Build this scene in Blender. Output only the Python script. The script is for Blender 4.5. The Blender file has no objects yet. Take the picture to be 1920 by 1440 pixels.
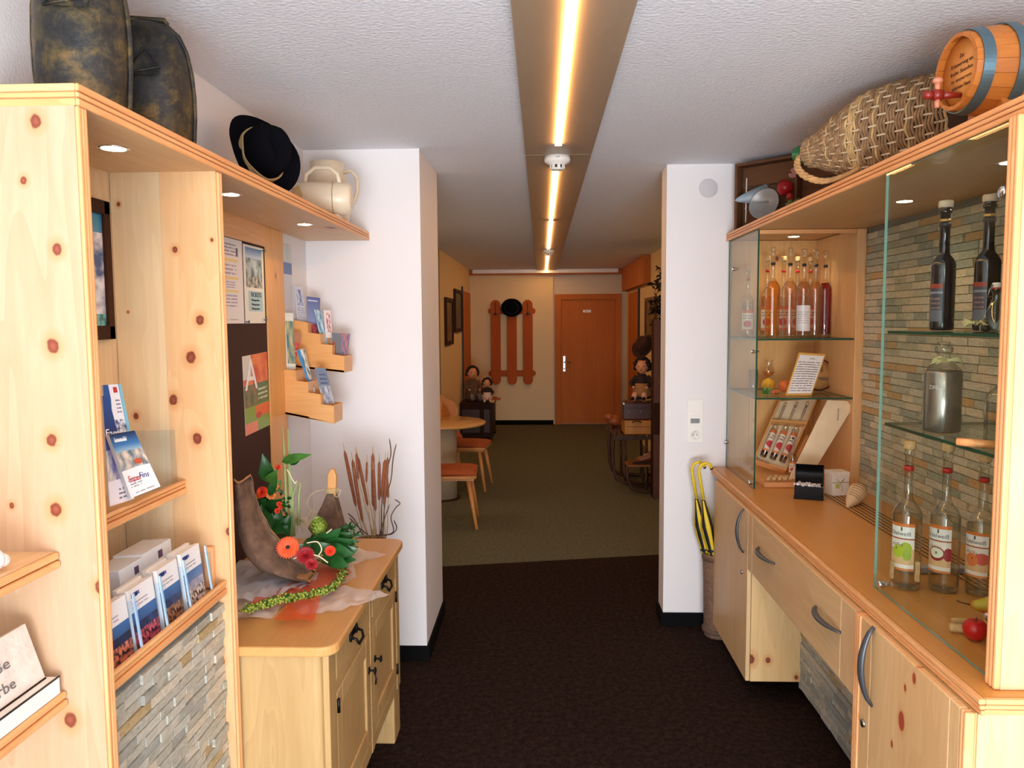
import bpy, bmesh, math, random
from mathutils import Vector, Matrix, noise
random.seed(7)
S = bpy.context.scene
COL = S.collection
# ---------------------------------------------------------------- camera, world, light, exposure
CF, CP, CYW, CR, CH = 1465.3, .0807, .0381, -.0068, 1.698
F_ = Vector((-math.sin(CYW)*math.cos(CP), math.cos(CYW)*math.cos(CP), -math.sin(CP)))
R0 = Vector((math.cos(CYW), math.sin(CYW), 0)); U0 = R0.cross(F_)
cc, ss = math.cos(CR), math.sin(CR)
CAMR = R0*cc + U0*ss; CAMU = U0*cc - R0*ss
cam = bpy.data.cameras.new('camera'); co = bpy.data.objects.new('camera', cam); COL.objects.link(co)
cam.sensor_width = 36; cam.lens = CF/1920*36; cam.clip_start = .05; cam.clip_end = 100
m = Matrix((CAMR, CAMU, -F_)).transposed().to_4x4(); m.translation = (0, 0, CH); co.matrix_world = m
S.camera = co
w = bpy.data.worlds.new('world'); S.world = w; w.use_nodes = True
w.node_tree.nodes['Background'].inputs[0].default_value = (.80, .88, 1, 1)
w.node_tree.nodes['Background'].inputs[1].default_value = .5
S.view_settings.view_transform = 'Standard'; S.view_settings.look = 'None'
S.view_settings.gamma = 1; S.view_settings.use_curve_mapping = False
S.view_settings.exposure = -0.06
S.cycles.use_denoising = True
S.cycles.max_bounces = 10; S.cycles.transparent_max_bounces = 24; S.cycles.diffuse_bounces = 5
S.cycles.glossy_bounces = 4; S.cycles.transmission_bounces = 8; S.cycles.sample_clamp_indirect = 6
S.cycles.caustics_reflective = False; S.cycles.caustics_refractive = False

def light(name, kind, loc, energy, color, size=None, size_y=None, look=None, spot=None, blend=.6):
    l = bpy.data.lights.new(name, kind); o = bpy.data.objects.new(name, l); COL.objects.link(o)
    l.energy = energy; l.color = color; o.location = loc
    if kind == 'AREA':
        l.shape = 'RECTANGLE'; l.size = size; l.size_y = size_y or size
    elif size: l.shadow_soft_size = size
    if spot: l.spot_size = spot; l.spot_blend = blend
    if look is not None:
        o.rotation_euler = (Vector(look)-Vector(loc)).to_track_quat('-Z', 'Y').to_euler()
    return o
light('entrance_daylight', 'AREA', (.25, -6.5, 1.5), 150, (.95, .975, 1), 3.4, 2.4, look=(.1, 4, 1.4))
light('added_ceiling_fill', 'AREA', (.2, -2.4, .5), 275, (.90, .95, 1), 2.3, 1.3, look=(.15, .9, 2.52))  # added fill that brightens the ceiling from behind the camera, no real lamp
light('entrance_ceiling_lamp', 'POINT', (.35, -.5, 2.2), 9, (1, .95, .88), size=.10)

# ---------------------------------------------------------------- picture measurement -> world
def ray(px, py):
    return F_*CF + CAMR*(px-960) - CAMU*(py-720)
CAM0 = Vector((0, 0, CH))
def at(px, py, X=None, Y=None, Z=None):
    r = ray(px, py)
    i, v = (0, X) if X is not None else (1, Y) if Y is not None else (2, Z)
    return CAM0 + r*((v-CAM0[i])/r[i])
def onpl(px, py, p0, n):
    r = ray(px, py); n = Vector(n)
    return CAM0 + r*((Vector(p0)-CAM0).dot(n)/r.dot(n))

# ---------------------------------------------------------------- materials
def lin(c):
    return tuple(((x/255/12.92) if x/255 <= .04045 else ((x/255+.055)/1.055)**2.4) for x in c[:3]) + (1,)
class NT:
    def __init__(s, name):
        s.m = bpy.data.materials.new(name); s.m.use_nodes = True; s.t = s.m.node_tree; s.n = s.t.nodes
        s.b = s.n['Principled BSDF']; s.out = s.n['Material Output']
    def new(s, kind, ins=None, **kw):
        x = s.n.new('ShaderNode'+kind)
        for k, v in kw.items(): setattr(x, k, v)
        for k, v in (ins or {}).items(): s.set(x.inputs[k], v)
        return x
    def set(s, sock, v):
        if hasattr(v, 'links'): s.t.links.new(v, sock)
        elif isinstance(v, bpy.types.Node): s.t.links.new(v.outputs[0], sock)
        else: sock.default_value = v
    def math(s, op, a, b=None, c=None):
        x = s.n.new('ShaderNodeMath'); x.operation = op; s.set(x.inputs[0], a)
        if b is not None: s.set(x.inputs[1], b)
        if c is not None: s.set(x.inputs[2], c)
        return x.outputs[0]
    def mix(s, f, a, b, blend='MIX'):
        x = s.n.new('ShaderNodeMix'); x.data_type = 'RGBA'; x.blend_type = blend
        s.set(x.inputs[0], f); s.set(x.inputs[6], a); s.set(x.inputs[7], b); return x.outputs[2]
    def ramp(s, f, stops):
        x = s.n.new('ShaderNodeValToRGB'); s.set(x.inputs[0], f); e = x.color_ramp.elements
        e[0].position, e[0].color = stops[0]; e[1].position, e[1].color = stops[-1]
        for p, c in stops[1:-1]: q = e.new(p); q.color = c
        return x.outputs[0]
    def base(s, c): s.set(s.b.inputs['Base Color'], c)
    def bump(s, h, strength=.3, dist=.01):
        x = s.new('Bump', {'Height': h, 'Strength': strength, 'Distance': dist}); s.set(s.b.inputs['Normal'], x.outputs[0])
MATS = {}
def flat(name, c, rough=.5, metal=0, var=.0, scale=20, bump=0, bscale=60, spec=.5):
    if name in MATS: return MATS[name]
    t = NT(name); c1 = lin(c); t.b.inputs['Roughness'].default_value = rough; t.b.inputs['Metallic'].default_value = metal
    t.b.inputs['Specular IOR Level'].default_value = spec
    if var:
        tc = t.new('TexCoord'); nz = t.new('TexNoise', {'Vector': tc.outputs['Object'], 'Scale': scale, 'Detail': 5})
        d = tuple(max(0, x*(1-var)) for x in c1[:3])+(1,); l = tuple(min(1, x*(1+var)) for x in c1[:3])+(1,)
        t.base(t.ramp(nz.outputs[0], [(.3, d), (.7, l)]))
    else: t.base(c1)
    if bump:
        tc = t.new('TexCoord'); nz = t.new('TexNoise', {'Vector': tc.outputs['Object'], 'Scale': bscale, 'Detail': 4})
        t.bump(nz.outputs[0], bump, .01)
    MATS[name] = t.m; return t.m
def emis(name, c, k):
    t = NT(name); e = t.new('Emission', {'Color': lin(c), 'Strength': k}); t.t.links.new(e.outputs[0], t.out.inputs[0]); return t.m
def wood(name, c1, c2, axis='z', knots=None, vor=3.2, kr=.055, rough=.42, gs=1.0, spec=.4):
    """light knotty wood: long grain along axis, sparse red-brown knots with a halo"""
    t = NT(name); tc = t.new('TexCoord'); oi = t.new('ObjectInfo')
    off = t.new('VectorMath', {0: tc.outputs['Object'], 1: (0, 0, 0)}, operation='ADD')
    rnd = t.math('MULTIPLY', oi.outputs['Random'], 37.0)
    cv = t.new('CombineXYZ', {0: rnd, 1: rnd, 2: rnd}); t.set(off.inputs[1], cv.outputs[0])
    sc = {'x': (.10, 1, 1), 'y': (1, .10, 1), 'z': (1, 1, .10)}[axis]
    mp = t.new('Mapping', {'Vector': off.outputs[0], 'Scale': tuple(a*gs for a in sc)})
    n0 = t.new('TexNoise', {'Vector': mp.outputs[0], 'Scale': 9, 'Detail': 2, 'Distortion': .6})
    n1 = t.new('TexNoise', {'Vector': mp.outputs[0], 'Scale': 70, 'Detail': 5, 'Distortion': .4})
    n2 = t.new('TexNoise', {'Vector': mp.outputs[0], 'Scale': 3.2, 'Detail': 1})
    rings = t.math('FRACT', t.math('MULTIPLY', n0.outputs[0], 7.0))
    g = t.math('ADD', t.math('MULTIPLY', rings, .14), t.math('MULTIPLY', n1.outputs[0], .34))
    g = t.math('ADD', g, t.math('MULTIPLY', n2.outputs[0], .62))
    col = t.ramp(g, [(.32, lin(c1)), (.55, tuple((a+b)/2 for a, b in zip(lin(c1), lin(c2)))), (.85, lin(c2))])
    core, halo = lin((118, 58, 40)), lin((205, 138, 84))
    if vor:
        ks = {'x': (.55, 1, 1), 'y': (1, .55, 1), 'z': (1, 1, .55)}[axis]
        mk = t.new('Mapping', {'Vector': off.outputs[0], 'Scale': ks})
        v = t.new('TexVoronoi', {'Vector': mk.outputs[0], 'Scale': vor})
        d = t.math('DIVIDE', v.outputs[0], kr*vor)
        col = t.mix(t.ramp(t.math('MULTIPLY', d, .25), [(.0, (.7,)*3+(1,)), (.38, (0, 0, 0, 1))]), col, halo)
        col = t.mix(t.ramp(t.math('MULTIPLY', d, .25), [(.06, (1,)*3+(1,)), (.13, (0, 0, 0, 1))]), col, core)
    if knots:
        ob = tc.outputs['Object']; mn = None
        for (kx, ky, kz, r) in knots:
            a = t.new('VectorMath', {0: ob, 1: (kx, ky, kz)}, operation='SUBTRACT')
            flatv = {'z': (1/r, .0, .8/r)}[axis]
            b_ = t.new('VectorMath', {0: a.outputs[0], 1: flatv}, operation='MULTIPLY')
            l = t.new('VectorMath', {0: b_.outputs[0]}, operation='LENGTH').outputs['Value']
            mn = l if mn is None else t.math('MINIMUM', mn, l)
        nn = t.new('TexNoise', {'Vector': tc.outputs['Object'], 'Scale': 90, 'Detail': 2})
        mn = t.math('ADD', mn, t.math('MULTIPLY', t.math('SUBTRACT', nn.outputs[0], .5), .5))
        q = t.math('MULTIPLY', mn, .25)
        col = t.mix(t.ramp(q, [(.2, (.75,)*3+(1,)), (.62, (0, 0, 0, 1))]), col, halo)
        col = t.mix(t.ramp(q, [(.20, (1,)*3+(1,)), (.27, (0, 0, 0, 1))]), col, core)
        col = t.mix(t.ramp(q, [(.03, (.7,)*3+(1,)), (.16, (0, 0, 0, 1))]), col, lin((160, 84, 62)))
    t.base(col); t.b.inputs['Roughness'].default_value = rough; t.b.inputs['Specular IOR Level'].default_value = spec
    t.bump(g, .06, .003)
    MATS[name] = t.m; return t.m
def glass(name, tint=(255, 255, 255), edge=(150, 160, 155), k=1.0, fill=None, ff=.3, rough=.02, grad=.55):
    """clear thin glass: see-through, reflecting more at grazing angles"""
    t = NT(name); lw = t.new('LayerWeight', {0: .5}); fc_ = lw.outputs['Facing']
    fr = t.math('ADD', .04, t.math('MULTIPLY', t.math('POWER', fc_, 5.0), .9)); f = t.math('POWER', fc_, 2.6)
    tr = t.new('BsdfTransparent', {'Color': t.mix(t.math('MULTIPLY', f, grad), lin(tint), lin(edge))})
    gl = t.new('BsdfGlossy', {'Roughness': rough})
    sh = t.new('MixShader', {0: t.math('MINIMUM', t.math('MULTIPLY', fr, k), 1.0), 1: tr.outputs[0], 2: gl.outputs[0]})
    if fill:
        di = t.new('BsdfDiffuse', {'Color': lin(fill)})
        sh = t.new('MixShader', {0: ff, 1: sh.outputs[0], 2: di.outputs[0]})
    t.t.links.new(sh.outputs[0], t.out.inputs[0]); MATS[name] = t.m; return t.m
def sheer(name, c, alpha, c2=None, net=0):
    t = NT(name); tr = t.new('BsdfTransparent'); di = t.new('BsdfDiffuse', {'Color': lin(c)})
    sh_ = t.new('BsdfTranslucent', {'Color': lin(c)})
    d2 = t.new('MixShader', {0: .35, 1: di.outputs[0], 2: sh_.outputs[0]})
    f = alpha
    if net:
        tc = t.new('TexCoord'); mp = t.new('Mapping', {'Vector': tc.outputs['Object'], 'Rotation': (0, 0, .7)})
        sp = t.new('SeparateXYZ', {0: mp.outputs[0]})
        a = t.math('GREATER_THAN', t.math('SINE', t.math('MULTIPLY', sp.outputs[0], net)), .3)
        b = t.math('GREATER_THAN', t.math('SINE', t.math('MULTIPLY', sp.outputs[1], net)), .3)
        f = t.math('MAXIMUM', t.math('MULTIPLY', t.math('MAXIMUM', a, b), .75), alpha)
    sh = t.new('MixShader', {0: f, 1: tr.outputs[0], 2: d2.outputs[0]})
    t.t.links.new(sh.outputs[0], t.out.inputs[0]); return t.m
def printed(name, base, ops, rough=.35):
    """flat print on a card with UVs (u right, v up); ops: ('r',u0,u1,v0,v1,col) ('e',u,v,ru,rv,col) ('n',u0,u1,v0,v1,colA,colB,scale) ('l',u0,u1,v0,v1,col,lines)"""
    t = NT(name); uv = t.new('UVMap'); sp = t.new('SeparateXYZ', {0: uv.outputs[0]}); u, v = sp.outputs[0], sp.outputs[1]
    def rect(u0, u1, v0, v1):
        x = t.math('LESS_THAN', t.math('ABSOLUTE', t.math('SUBTRACT', u, (u0+u1)/2)), (u1-u0)/2)
        y = t.math('LESS_THAN', t.math('ABSOLUTE', t.math('SUBTRACT', v, (v0+v1)/2)), (v1-v0)/2)
        return t.math('MULTIPLY', x, y)
    col = lin(base)
    for o in ops:
        k = o[0]
        if k == 'r': col = t.mix(rect(*o[1:5]), col, lin(o[5]))
        elif k == 'e':
            x = t.math('DIVIDE', t.math('SUBTRACT', u, o[1]), o[3]); y = t.math('DIVIDE', t.math('SUBTRACT', v, o[2]), o[4])
            d = t.math('ADD', t.math('MULTIPLY', x, x), t.math('MULTIPLY', y, y))
            col = t.mix(t.math('LESS_THAN', d, 1), col, lin(o[5]))
        elif k == 'n':
            nz = t.new('TexNoise', {'Vector': uv.outputs[0], 'Scale': o[7], 'Detail': 5})
            col = t.mix(rect(*o[1:5]), col, t.ramp(nz.outputs[0], [(.38, lin(o[5])), (.62, lin(o[6]))]))
        elif k == 'g':
            f = t.math('DIVIDE', t.math('SUBTRACT', v, o[3]), o[4]-o[3])
            col = t.mix(rect(*o[1:5]), col, t.ramp(f, [(0, lin(o[5])), (1, lin(o[6]))]))
        elif k == 'l':
            f = t.math('FRACT', t.math('MULTIPLY', t.math('SUBTRACT', v, o[3]), o[6]/(o[4]-o[3])))
            nz = t.new('TexNoise', {'Vector': t.new('Mapping', {'Vector': uv.outputs[0], 'Scale': (14, o[6]*1.0/(o[4]-o[3]), 1)}).outputs[0], 'Scale': 1, 'Detail': 3})
            mk = t.math('MULTIPLY', t.math('LESS_THAN', f, .42), t.math('GREATER_THAN', nz.outputs[0], .42))
            col = t.mix(t.math('MULTIPLY', mk, t.math('MULTIPLY', rect(*o[1:5]), .8)), col, lin(o[5]))
    t.base(col); t.b.inputs['Roughness'].default_value = rough; return t.m

# ---------------------------------------------------------------- mesh builder
class MB:
    def __init__(s): s.v = []; s.f = []; s.m = []; s.s = []; s.uv = {}
    def add(s, vs, fs, mi=0, smooth=False):
        b = len(s.v); s.v += [Vector(x) for x in vs]
        for f in fs: s.f.append([b+i for i in f]); s.m.append(mi); s.s.append(smooth)
        return b
    def box(s, x0, x1, y0, y1, z0, z1, mi=0):
        x0, x1 = sorted((x0, x1)); y0, y1 = sorted((y0, y1)); z0, z1 = sorted((z0, z1))
        s.add([(x0,y0,z0),(x1,y0,z0),(x1,y1,z0),(x0,y1,z0),(x0,y0,z1),(x1,y0,z1),(x1,y1,z1),(x0,y1,z1)],
              [(0,3,2,1),(4,5,6,7),(0,1,5,4),(1,2,6,5),(2,3,7,6),(3,0,4,7)], mi); return s
    def obox(s, c, size, R=None, mi=0):
        c = Vector(c); R = R or Matrix.Identity(3); h = [x/2 for x in size]
        vs = [c + R @ Vector((sx*h[0], sy*h[1], sz*h[2])) for sz in (-1, 1) for sx, sy in ((-1,-1),(1,-1),(1,1),(-1,1))]
        s.add(vs, [(0,3,2,1),(4,5,6,7),(0,1,5,4),(1,2,6,5),(2,3,7,6),(3,0,4,7)], mi); return s
    def tube(s, pts, r, n=8, mi=0, closed=False, caps=True, flat=1.0):
        pts = [Vector(p) for p in pts]; N = len(pts); rr = r if isinstance(r, (list, tuple)) else [r]*N
        vs = []; prev = None
        for i, p in enumerate(pts):
            a = pts[i-1] if (i > 0 or closed) else p; b = pts[(i+1) % N] if (i < N-1 or closed) else p
            d = (b-a).normalized() if (b-a).length > 1e-9 else Vector((0, 0, 1))
            if prev is None:
                q = Vector((0, 0, 1)) if abs(d.z) < .9 else Vector((1, 0, 0)); e1 = d.cross(q).normalized()
            else:
                e1 = (prev - d*prev.dot(d)); e1 = e1.normalized() if e1.length > 1e-6 else d.orthogonal().normalized()
            prev = e1; e2 = d.cross(e1)
            for k in range(n):
                t = 2*math.pi*k/n; vs.append(p + (e1*math.cos(t) + e2*math.sin(t)*flat)*rr[i])
        fs = []
        for i in range(N if closed else N-1):
            j = (i+1) % N
            for k in range(n): k2 = (k+1) % n; fs.append((i*n+k, i*n+k2, j*n+k2, j*n+k))
        if caps and not closed: fs += [tuple(range(n-1, -1, -1)), tuple((N-1)*n+k for k in range(n))]
        s.add(vs, fs, mi, True); return s
    def cyl(s, p0, p1, r0, r1=None, n=16, mi=0): return s.tube([p0, p1], [r0, r0 if r1 is None else r1], n, mi)
    def lathe(s, prof, c=(0,0,0), n=24, R=None, mi=0, smooth=True, sq=1.0):
        c = Vector(c); R = R or Matrix.Identity(3); vs = []; fs = []; M = len(prof)
        for (r, z) in prof:
            for k in range(n):
                t = 2*math.pi*k/n; vs.append(c + R @ Vector((r*math.cos(t), r*math.sin(t)*sq, z)))
        for i in range(M-1):
            for k in range(n): k2 = (k+1) % n; fs.append((i*n+k, i*n+k2, (i+1)*n+k2, (i+1)*n+k))
        s.add(vs, fs, mi, smooth); return s
    def ell(s, c, r, nu=14, nv=9, R=None, mi=0):
        r = (r,)*3 if isinstance(r, (int, float)) else r; c = Vector(c); R = R or Matrix.Identity(3)
        vs = [c + R @ Vector((0, 0, -r[2]))]
        for j in range(1, nv):
            p = -math.pi/2 + math.pi*j/nv
            for i in range(nu):
                t = 2*math.pi*i/nu; vs.append(c + R @ Vector((r[0]*math.cos(p)*math.cos(t), r[1]*math.cos(p)*math.sin(t), r[2]*math.sin(p))))
        vs.append(c + R @ Vector((0, 0, r[2]))); fs = []
        for i in range(nu): fs.append((0, 1+(i+1) % nu, 1+i))
        for j in range(nv-2):
            for i in range(nu): a = 1+j*nu; fs.append((a+i, a+(i+1) % nu, a+nu+(i+1) % nu, a+nu+i))
        L = len(vs)-1; a = 1+(nv-2)*nu
        for i in range(nu): fs.append((a+i, a+(i+1) % nu, L))
        s.add(vs, fs, mi, True); return s
    def prism(s, poly, vec, mi=0, mside=None):
        poly = [Vector(p) for p in poly]; vec = Vector(vec); n = len(poly)
        nrm = sum(((poly[i]-poly[0]).cross(poly[(i+1) % n]-poly[0]) for i in range(1, n)), Vector())
        if nrm.dot(vec) > 0: poly = poly[::-1]; flipped = True
        b = s.add(poly + [p+vec for p in poly], [tuple(range(n)), tuple(range(2*n-1, n-1, -1))], mi)
        for i in range(n):
            j = (i+1) % n; s.f.append([b+j, b+i, b+n+i, b+n+j]); s.m.append(mi if mside is None else mside); s.s.append(False)
        return s
    def card(s, TL, TR, BR, BL, thick, mi=0, mside=1):
        """printed card: front face (towards the viewer side) with UVs, real thickness behind"""
        P = [Vector(p) for p in (TL, TR, BR, BL)]
        n = (P[1]-P[0]).cross(P[3]-P[0]).normalized()      # points away from the reader
        b = s.add(P + [p+n*thick for p in P], [(0, 3, 2, 1)], mi)
        fi = len(s.f)-1; s.uv[fi] = [(0, 1), (0, 0), (1, 0), (1, 1)]
        for f in [(4, 5, 6, 7), (0, 1, 5, 4), (1, 2, 6, 5), (2, 3, 7, 6), (3, 0, 4, 7)]:
            s.f.append([b+i for i in f]); s.m.append(mside); s.s.append(False)
        return s
    def grid(s, fn, nu, nv, mi=0, uvs=False, smooth=True, closed=False):
        vs = [fn(i/(nu-1 if not closed else nu), j/(nv-1)) for j in range(nv) for i in range(nu)]
        b = s.add(vs, [], mi)
        for j in range(nv-1):
            for i in range(nu if closed else nu-1):
                i2 = (i+1) % nu
                s.f.append([b+j*nu+i, b+j*nu+i2, b+(j+1)*nu+i2, b+(j+1)*nu+i]); s.m.append(mi); s.s.append(smooth)
                if uvs: s.uv[len(s.f)-1] = [(i/(nu-1), j/(nv-1)), ((i+1)/(nu-1), j/(nv-1)), ((i+1)/(nu-1), (j+1)/(nv-1)), (i/(nu-1), (j+1)/(nv-1))]
        return s
    def leaf(s, p0, p1, width, up=(0, 0, 1), bend=0, mi=0, n=6, shape=.8):
        p0, p1 = Vector(p0), Vector(p1); d = p1-p0; side = d.cross(Vector(up)).normalized(); nr = side.cross(d).normalized()
        vs = []
        for i in range(n+1):
            t = i/n; wd = width*math.sin(math.pi*min(1, t**shape))*.5+.0004
            c = p0+d*t+nr*bend*math.sin(math.pi*t)
            vs += [c-side*wd+nr*wd*.35, c, c+side*wd+nr*wd*.35]
        fs = []
        for i in range(n): fs += [(3*i, 3*i+1, 3*i+4, 3*i+3), (3*i+1, 3*i+2, 3*i+5, 3*i+4)]
        s.add(vs, fs, mi, True); return s
    def mesh(s, name, mats, off=None, Minv=None):
        me = bpy.data.meshes.new(name)
        vs = [(Minv @ v if Minv is not None else v) for v in s.v]
        me.from_pydata([tuple(v) for v in vs], [], s.f)
        for mt in (mats if isinstance(mats, (list, tuple)) else [mats]): me.materials.append(mt)
        me.polygons.foreach_set('material_index', s.m); me.polygons.foreach_set('use_smooth', s.s)
        if s.uv:
            ul = me.uv_layers.new(name='UVMap')
            for fi, c in s.uv.items():
                p = me.polygons[fi]
                for k, li in enumerate(p.loop_indices): ul.data[li].uv = c[k]
        me.update(); return me

def sm(pts, k=6):
    P = [Vector(p) for p in pts]; P = [P[0]*2-P[1]]+P+[P[-1]*2-P[-2]]; out = []
    for i in range(1, len(P)-2):
        for j in range(k):
            t = j/k; a, b, c, d = P[i-1:i+3]
            out.append(.5*((2*b)+(c-a)*t+(2*a-5*b+4*c-d)*t*t+(3*b-a-3*c+d)*t**3))
    return out+[P[-2]]
def props(o, label=None, cat=None, group=None, kind=None):
    if label: o['label'] = label
    if cat: o['category'] = cat
    if group: o['group'] = group
    if kind: o['kind'] = kind
def bevel(o, wd, seg=2):
    b = o.modifiers.new('bevel', 'BEVEL'); b.width = wd; b.segments = seg; b.limit_method = 'ANGLE'; b.angle_limit = .7
class Thing:
    pre = None
    def __init__(s, name, label, cat, loc=(0,0,0), rot=0, group=None):
        s.o = bpy.data.objects.new(name, None); COL.objects.link(s.o); s.o.empty_display_size = .05
        s.o.location = loc; s.o.rotation_euler = (0, 0, rot); props(s.o, label, cat, group)
        s.M = Matrix.Translation(loc) @ Matrix.Rotation(rot, 4, 'Z'); s.I = s.M.inverted()
    def part(s, name, mb, mat, parent=None, world=True, label=None, bev=0, kind=None, seg=2):
        if s.pre: mb.v = [s.pre(v) for v in mb.v]
        o = bpy.data.objects.new(name, mb.mesh(name, mat, Minv=s.I if world else None)); COL.objects.link(o)
        o.parent = parent or s.o; props(o, label, kind=kind)
        if bev: bevel(o, bev, seg)
        return o
class Solo(Thing):
    def __init__(s, name, label, cat, mb, mat, loc=(0,0,0), rot=0, group=None, world=True, bev=0, kind=None, seg=2):
        s.M = Matrix.Translation(loc) @ Matrix.Rotation(rot, 4, 'Z'); s.I = s.M.inverted()
        s.o = bpy.data.objects.new(name, mb.mesh(name, mat, Minv=s.I if world else None)); COL.objects.link(s.o)
        s.o.location = loc; s.o.rotation_euler = (0, 0, rot); props(s.o, label, cat, group, kind)
        if bev: bevel(s.o, bev, seg)
def struct(name, mb, mat, parent=None, bev=0):
    o = bpy.data.objects.new(name, mb.mesh(name, mat)); COL.objects.link(o)
    if parent: o.parent = parent
    else: o['kind'] = 'structure'
    if bev: bevel(o, bev)
    return o
def text(thing, string, TL, right, down, height, mat, parent=None, name='lettering', depth=.0004, width=None, center=False):
    """real lettering; TL top-left (or centre) in world, right and down directions in world"""
    cu = bpy.data.curves.new('t', 'FONT'); cu.body = string; cu.size = 1; cu.extrude = .002; cu.resolution_u = 2
    if center: cu.align_x = 'CENTER'
    o = bpy.data.objects.new('t', cu); COL.objects.link(o)
    bpy.context.view_layer.update()
    me = bpy.data.meshes.new_from_object(o.evaluated_get(bpy.context.evaluated_depsgraph_get())); bpy.data.objects.remove(o)
    if not me.vertices: return None
    r = Vector(right).normalized(); u = -Vector(down).normalized(); u = (u-r*u.dot(r)).normalized(); n = r.cross(u)
    hs = height/.72; ws = hs
    xs = [v.co.x for v in me.vertices]
    if width: ws = width/(max(xs)-min(xs))
    base = Vector(TL) - u*height*(.5 if center else 1)
    for v in me.vertices:
        q = base + r*v.co.x*ws + u*v.co.y*hs + n*(depth*(1 if v.co.z > 0 else -1)+depth)
        v.co = thing.I @ q
    me.materials.clear(); me.materials.append(mat); me.name = name
    ob = bpy.data.objects.new(name, me); COL.objects.link(ob); ob.parent = parent or thing.o
    return ob
def copy_tree(o, parent=None):
    c = o.copy(); COL.objects.link(c)
    if parent: c.parent = parent
    for ch in o.children: copy_tree(ch, c)
    return c
def rotz(a): return Matrix.Rotation(a, 3, 'Z')
def align(d, up=(0,0,1)):
    """3x3 matrix whose Z axis is d"""
    return Vector(d).to_track_quat('Z', 'Y').to_matrix()

# ---- palette
PINE = wood('pine_upright', (228, 204, 166), (206, 170, 124), 'z')
PINEX = wood('pine_across', (226, 198, 156), (204, 162, 114), 'x')
PINEY = wood('pine_long', (224, 190, 146), (202, 156, 106), 'y')
PALE = wood('pine_pale', (226, 200, 150), (206, 172, 118), 'z', vor=2.0)
EDGE = wood('pine_edge_z', (240, 188, 132), (214, 142, 86), 'z', vor=0)
EDGEY = wood('pine_edge_y', (240, 188, 130), (214, 142, 84), 'y', vor=5, kr=.02)
EDGEX = wood('pine_edge_x', (240, 188, 130), (214, 142, 84), 'x', vor=0)
COUNTER = wood('counter_beech', (214, 156, 82), (198, 136, 64), 'y', vor=0, rough=.28, gs=1.6)
DRESSER = wood('dresser_wood', (198, 166, 114), (172, 134, 82), 'z', vor=2.2, kr=.03)
DRTOP = wood('dresser_top', (210, 162, 100), (192, 140, 80), 'y', vor=0, rough=.3)
BEECH = wood('beech', (222, 168, 104), (204, 144, 84), 'z', vor=0)
DOORW = wood('door_beech', (198, 122, 64), (178, 102, 50), 'z', vor=0, rough=.6, spec=.1)
SKIW = wood('red_brown_pine', (190, 98, 42), (164, 76, 30), 'z', vor=4, kr=.02, rough=.6, spec=.1)
DARKW = wood('dark_wood', (66, 38, 24), (42, 24, 16), 'z', vor=0, rough=.6, spec=.12)
CRATEW = wood('crate_wood', (116, 78, 48), (84, 52, 32), 'x', vor=0, rough=.7)
OAK = wood('barrel_oak', (206, 132, 60), (178, 100, 38), 'x', vor=0, rough=.4, gs=1.5)
WHITEW = flat('white_plaster', (232, 230, 231), .9, bump=.12, bscale=130)
FARW = flat('cream_plaster', (230, 208, 164), .9, bump=.1, bscale=130)
BLACK = flat('black_paint', (18, 18, 20), .5)
IRON = flat('black_iron', (26, 24, 24), .45, metal=.6)
STEEL = flat('brushed_steel', (176, 178, 182), .28, metal=1)
CHROME = flat('chrome', (225, 228, 232), .12, metal=1)
ANTH = flat('anthracite_handle', (86, 90, 96), .4, metal=.5)
WHITEP = flat('white_plastic', (236, 234, 228), .4)
PAPER = flat('white_paper', (238, 236, 232), .6)
GPANE = glass('pane_glass', (250, 254, 251), (232, 244, 238), k=.75, grad=.4)
GEDGE = flat('glass_edge', (38, 78, 62), .15)
GEDGL = flat('glass_edge_highlight', (120, 160, 145), .15)  # highlight along the near pane's edge, put into a paler edge colour
ACRYL = glass('acrylic', (244, 250, 255), (190, 215, 235), k=.6)
GCLR = glass('bottle_glass', (252, 252, 250), (120, 122, 112), k=2.6, grad=.8, rough=.05)
CORK = flat('cork', (206, 170, 120), .8, var=.2, scale=80)
# ================================================================ THE SETTING
ZC = 2.52
def carpet(name, cs, fleck):
    t = NT(name); tc = t.new('TexCoord')
    n1 = t.new('TexNoise', {'Vector': tc.outputs['Object'], 'Scale': 260, 'Detail': 2})
    n2 = t.new('TexNoise', {'Vector': tc.outputs['Object'], 'Scale': 40, 'Detail': 3})
    g = t.math('ADD', t.math('MULTIPLY', n1.outputs[0], .75), t.math('MULTIPLY', n2.outputs[0], .25))
    t.base(t.ramp(g, [(.40, lin(cs[0])), (.52, lin(cs[1])), (.66, lin(fleck))])); t.b.inputs['Roughness'].default_value = 1
    t.b.inputs['Specular IOR Level'].default_value = .1; t.bump(n1.outputs[0], .5, .004); return t.m
C1 = carpet('brown_black_carpet', ((16, 10, 9), (40, 28, 25)), (74, 56, 48))
C2 = carpet('green_grey_carpet', ((74, 78, 66), (104, 106, 92)), (134, 136, 118))
mb = MB().prism([(-3.3, -3, 0), (2.7, -3, 0), (2.7, 5.952, 0), (-3.3, 4.777, 0)], (0, 0, -.05)); struct('floor', mb, C1)
mb = MB().prism([(-3.3, 4.777, 0), (2.7, 5.952, 0), (2.7, 12.9, 0), (-3.3, 12.9, 0)], (0, 0, -.05)); struct('floor', mb, C2)
CEILM = flat('ceiling_plaster', (234, 237, 244), .95, var=.05, scale=90, bump=.45, bscale=75)
struct('ceiling', MB().box(-3.3, 2.7, -3, 12.9, ZC, ZC+.08), CEILM)
struct('wall_left', MB().box(-1.24, -1.14, -3, 3.787, 0, ZC), WHITEW)
struct('wall_left', MB().box(-3.3, -.58, 3.787, 4.415, 0, ZC), WHITEW)
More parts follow.
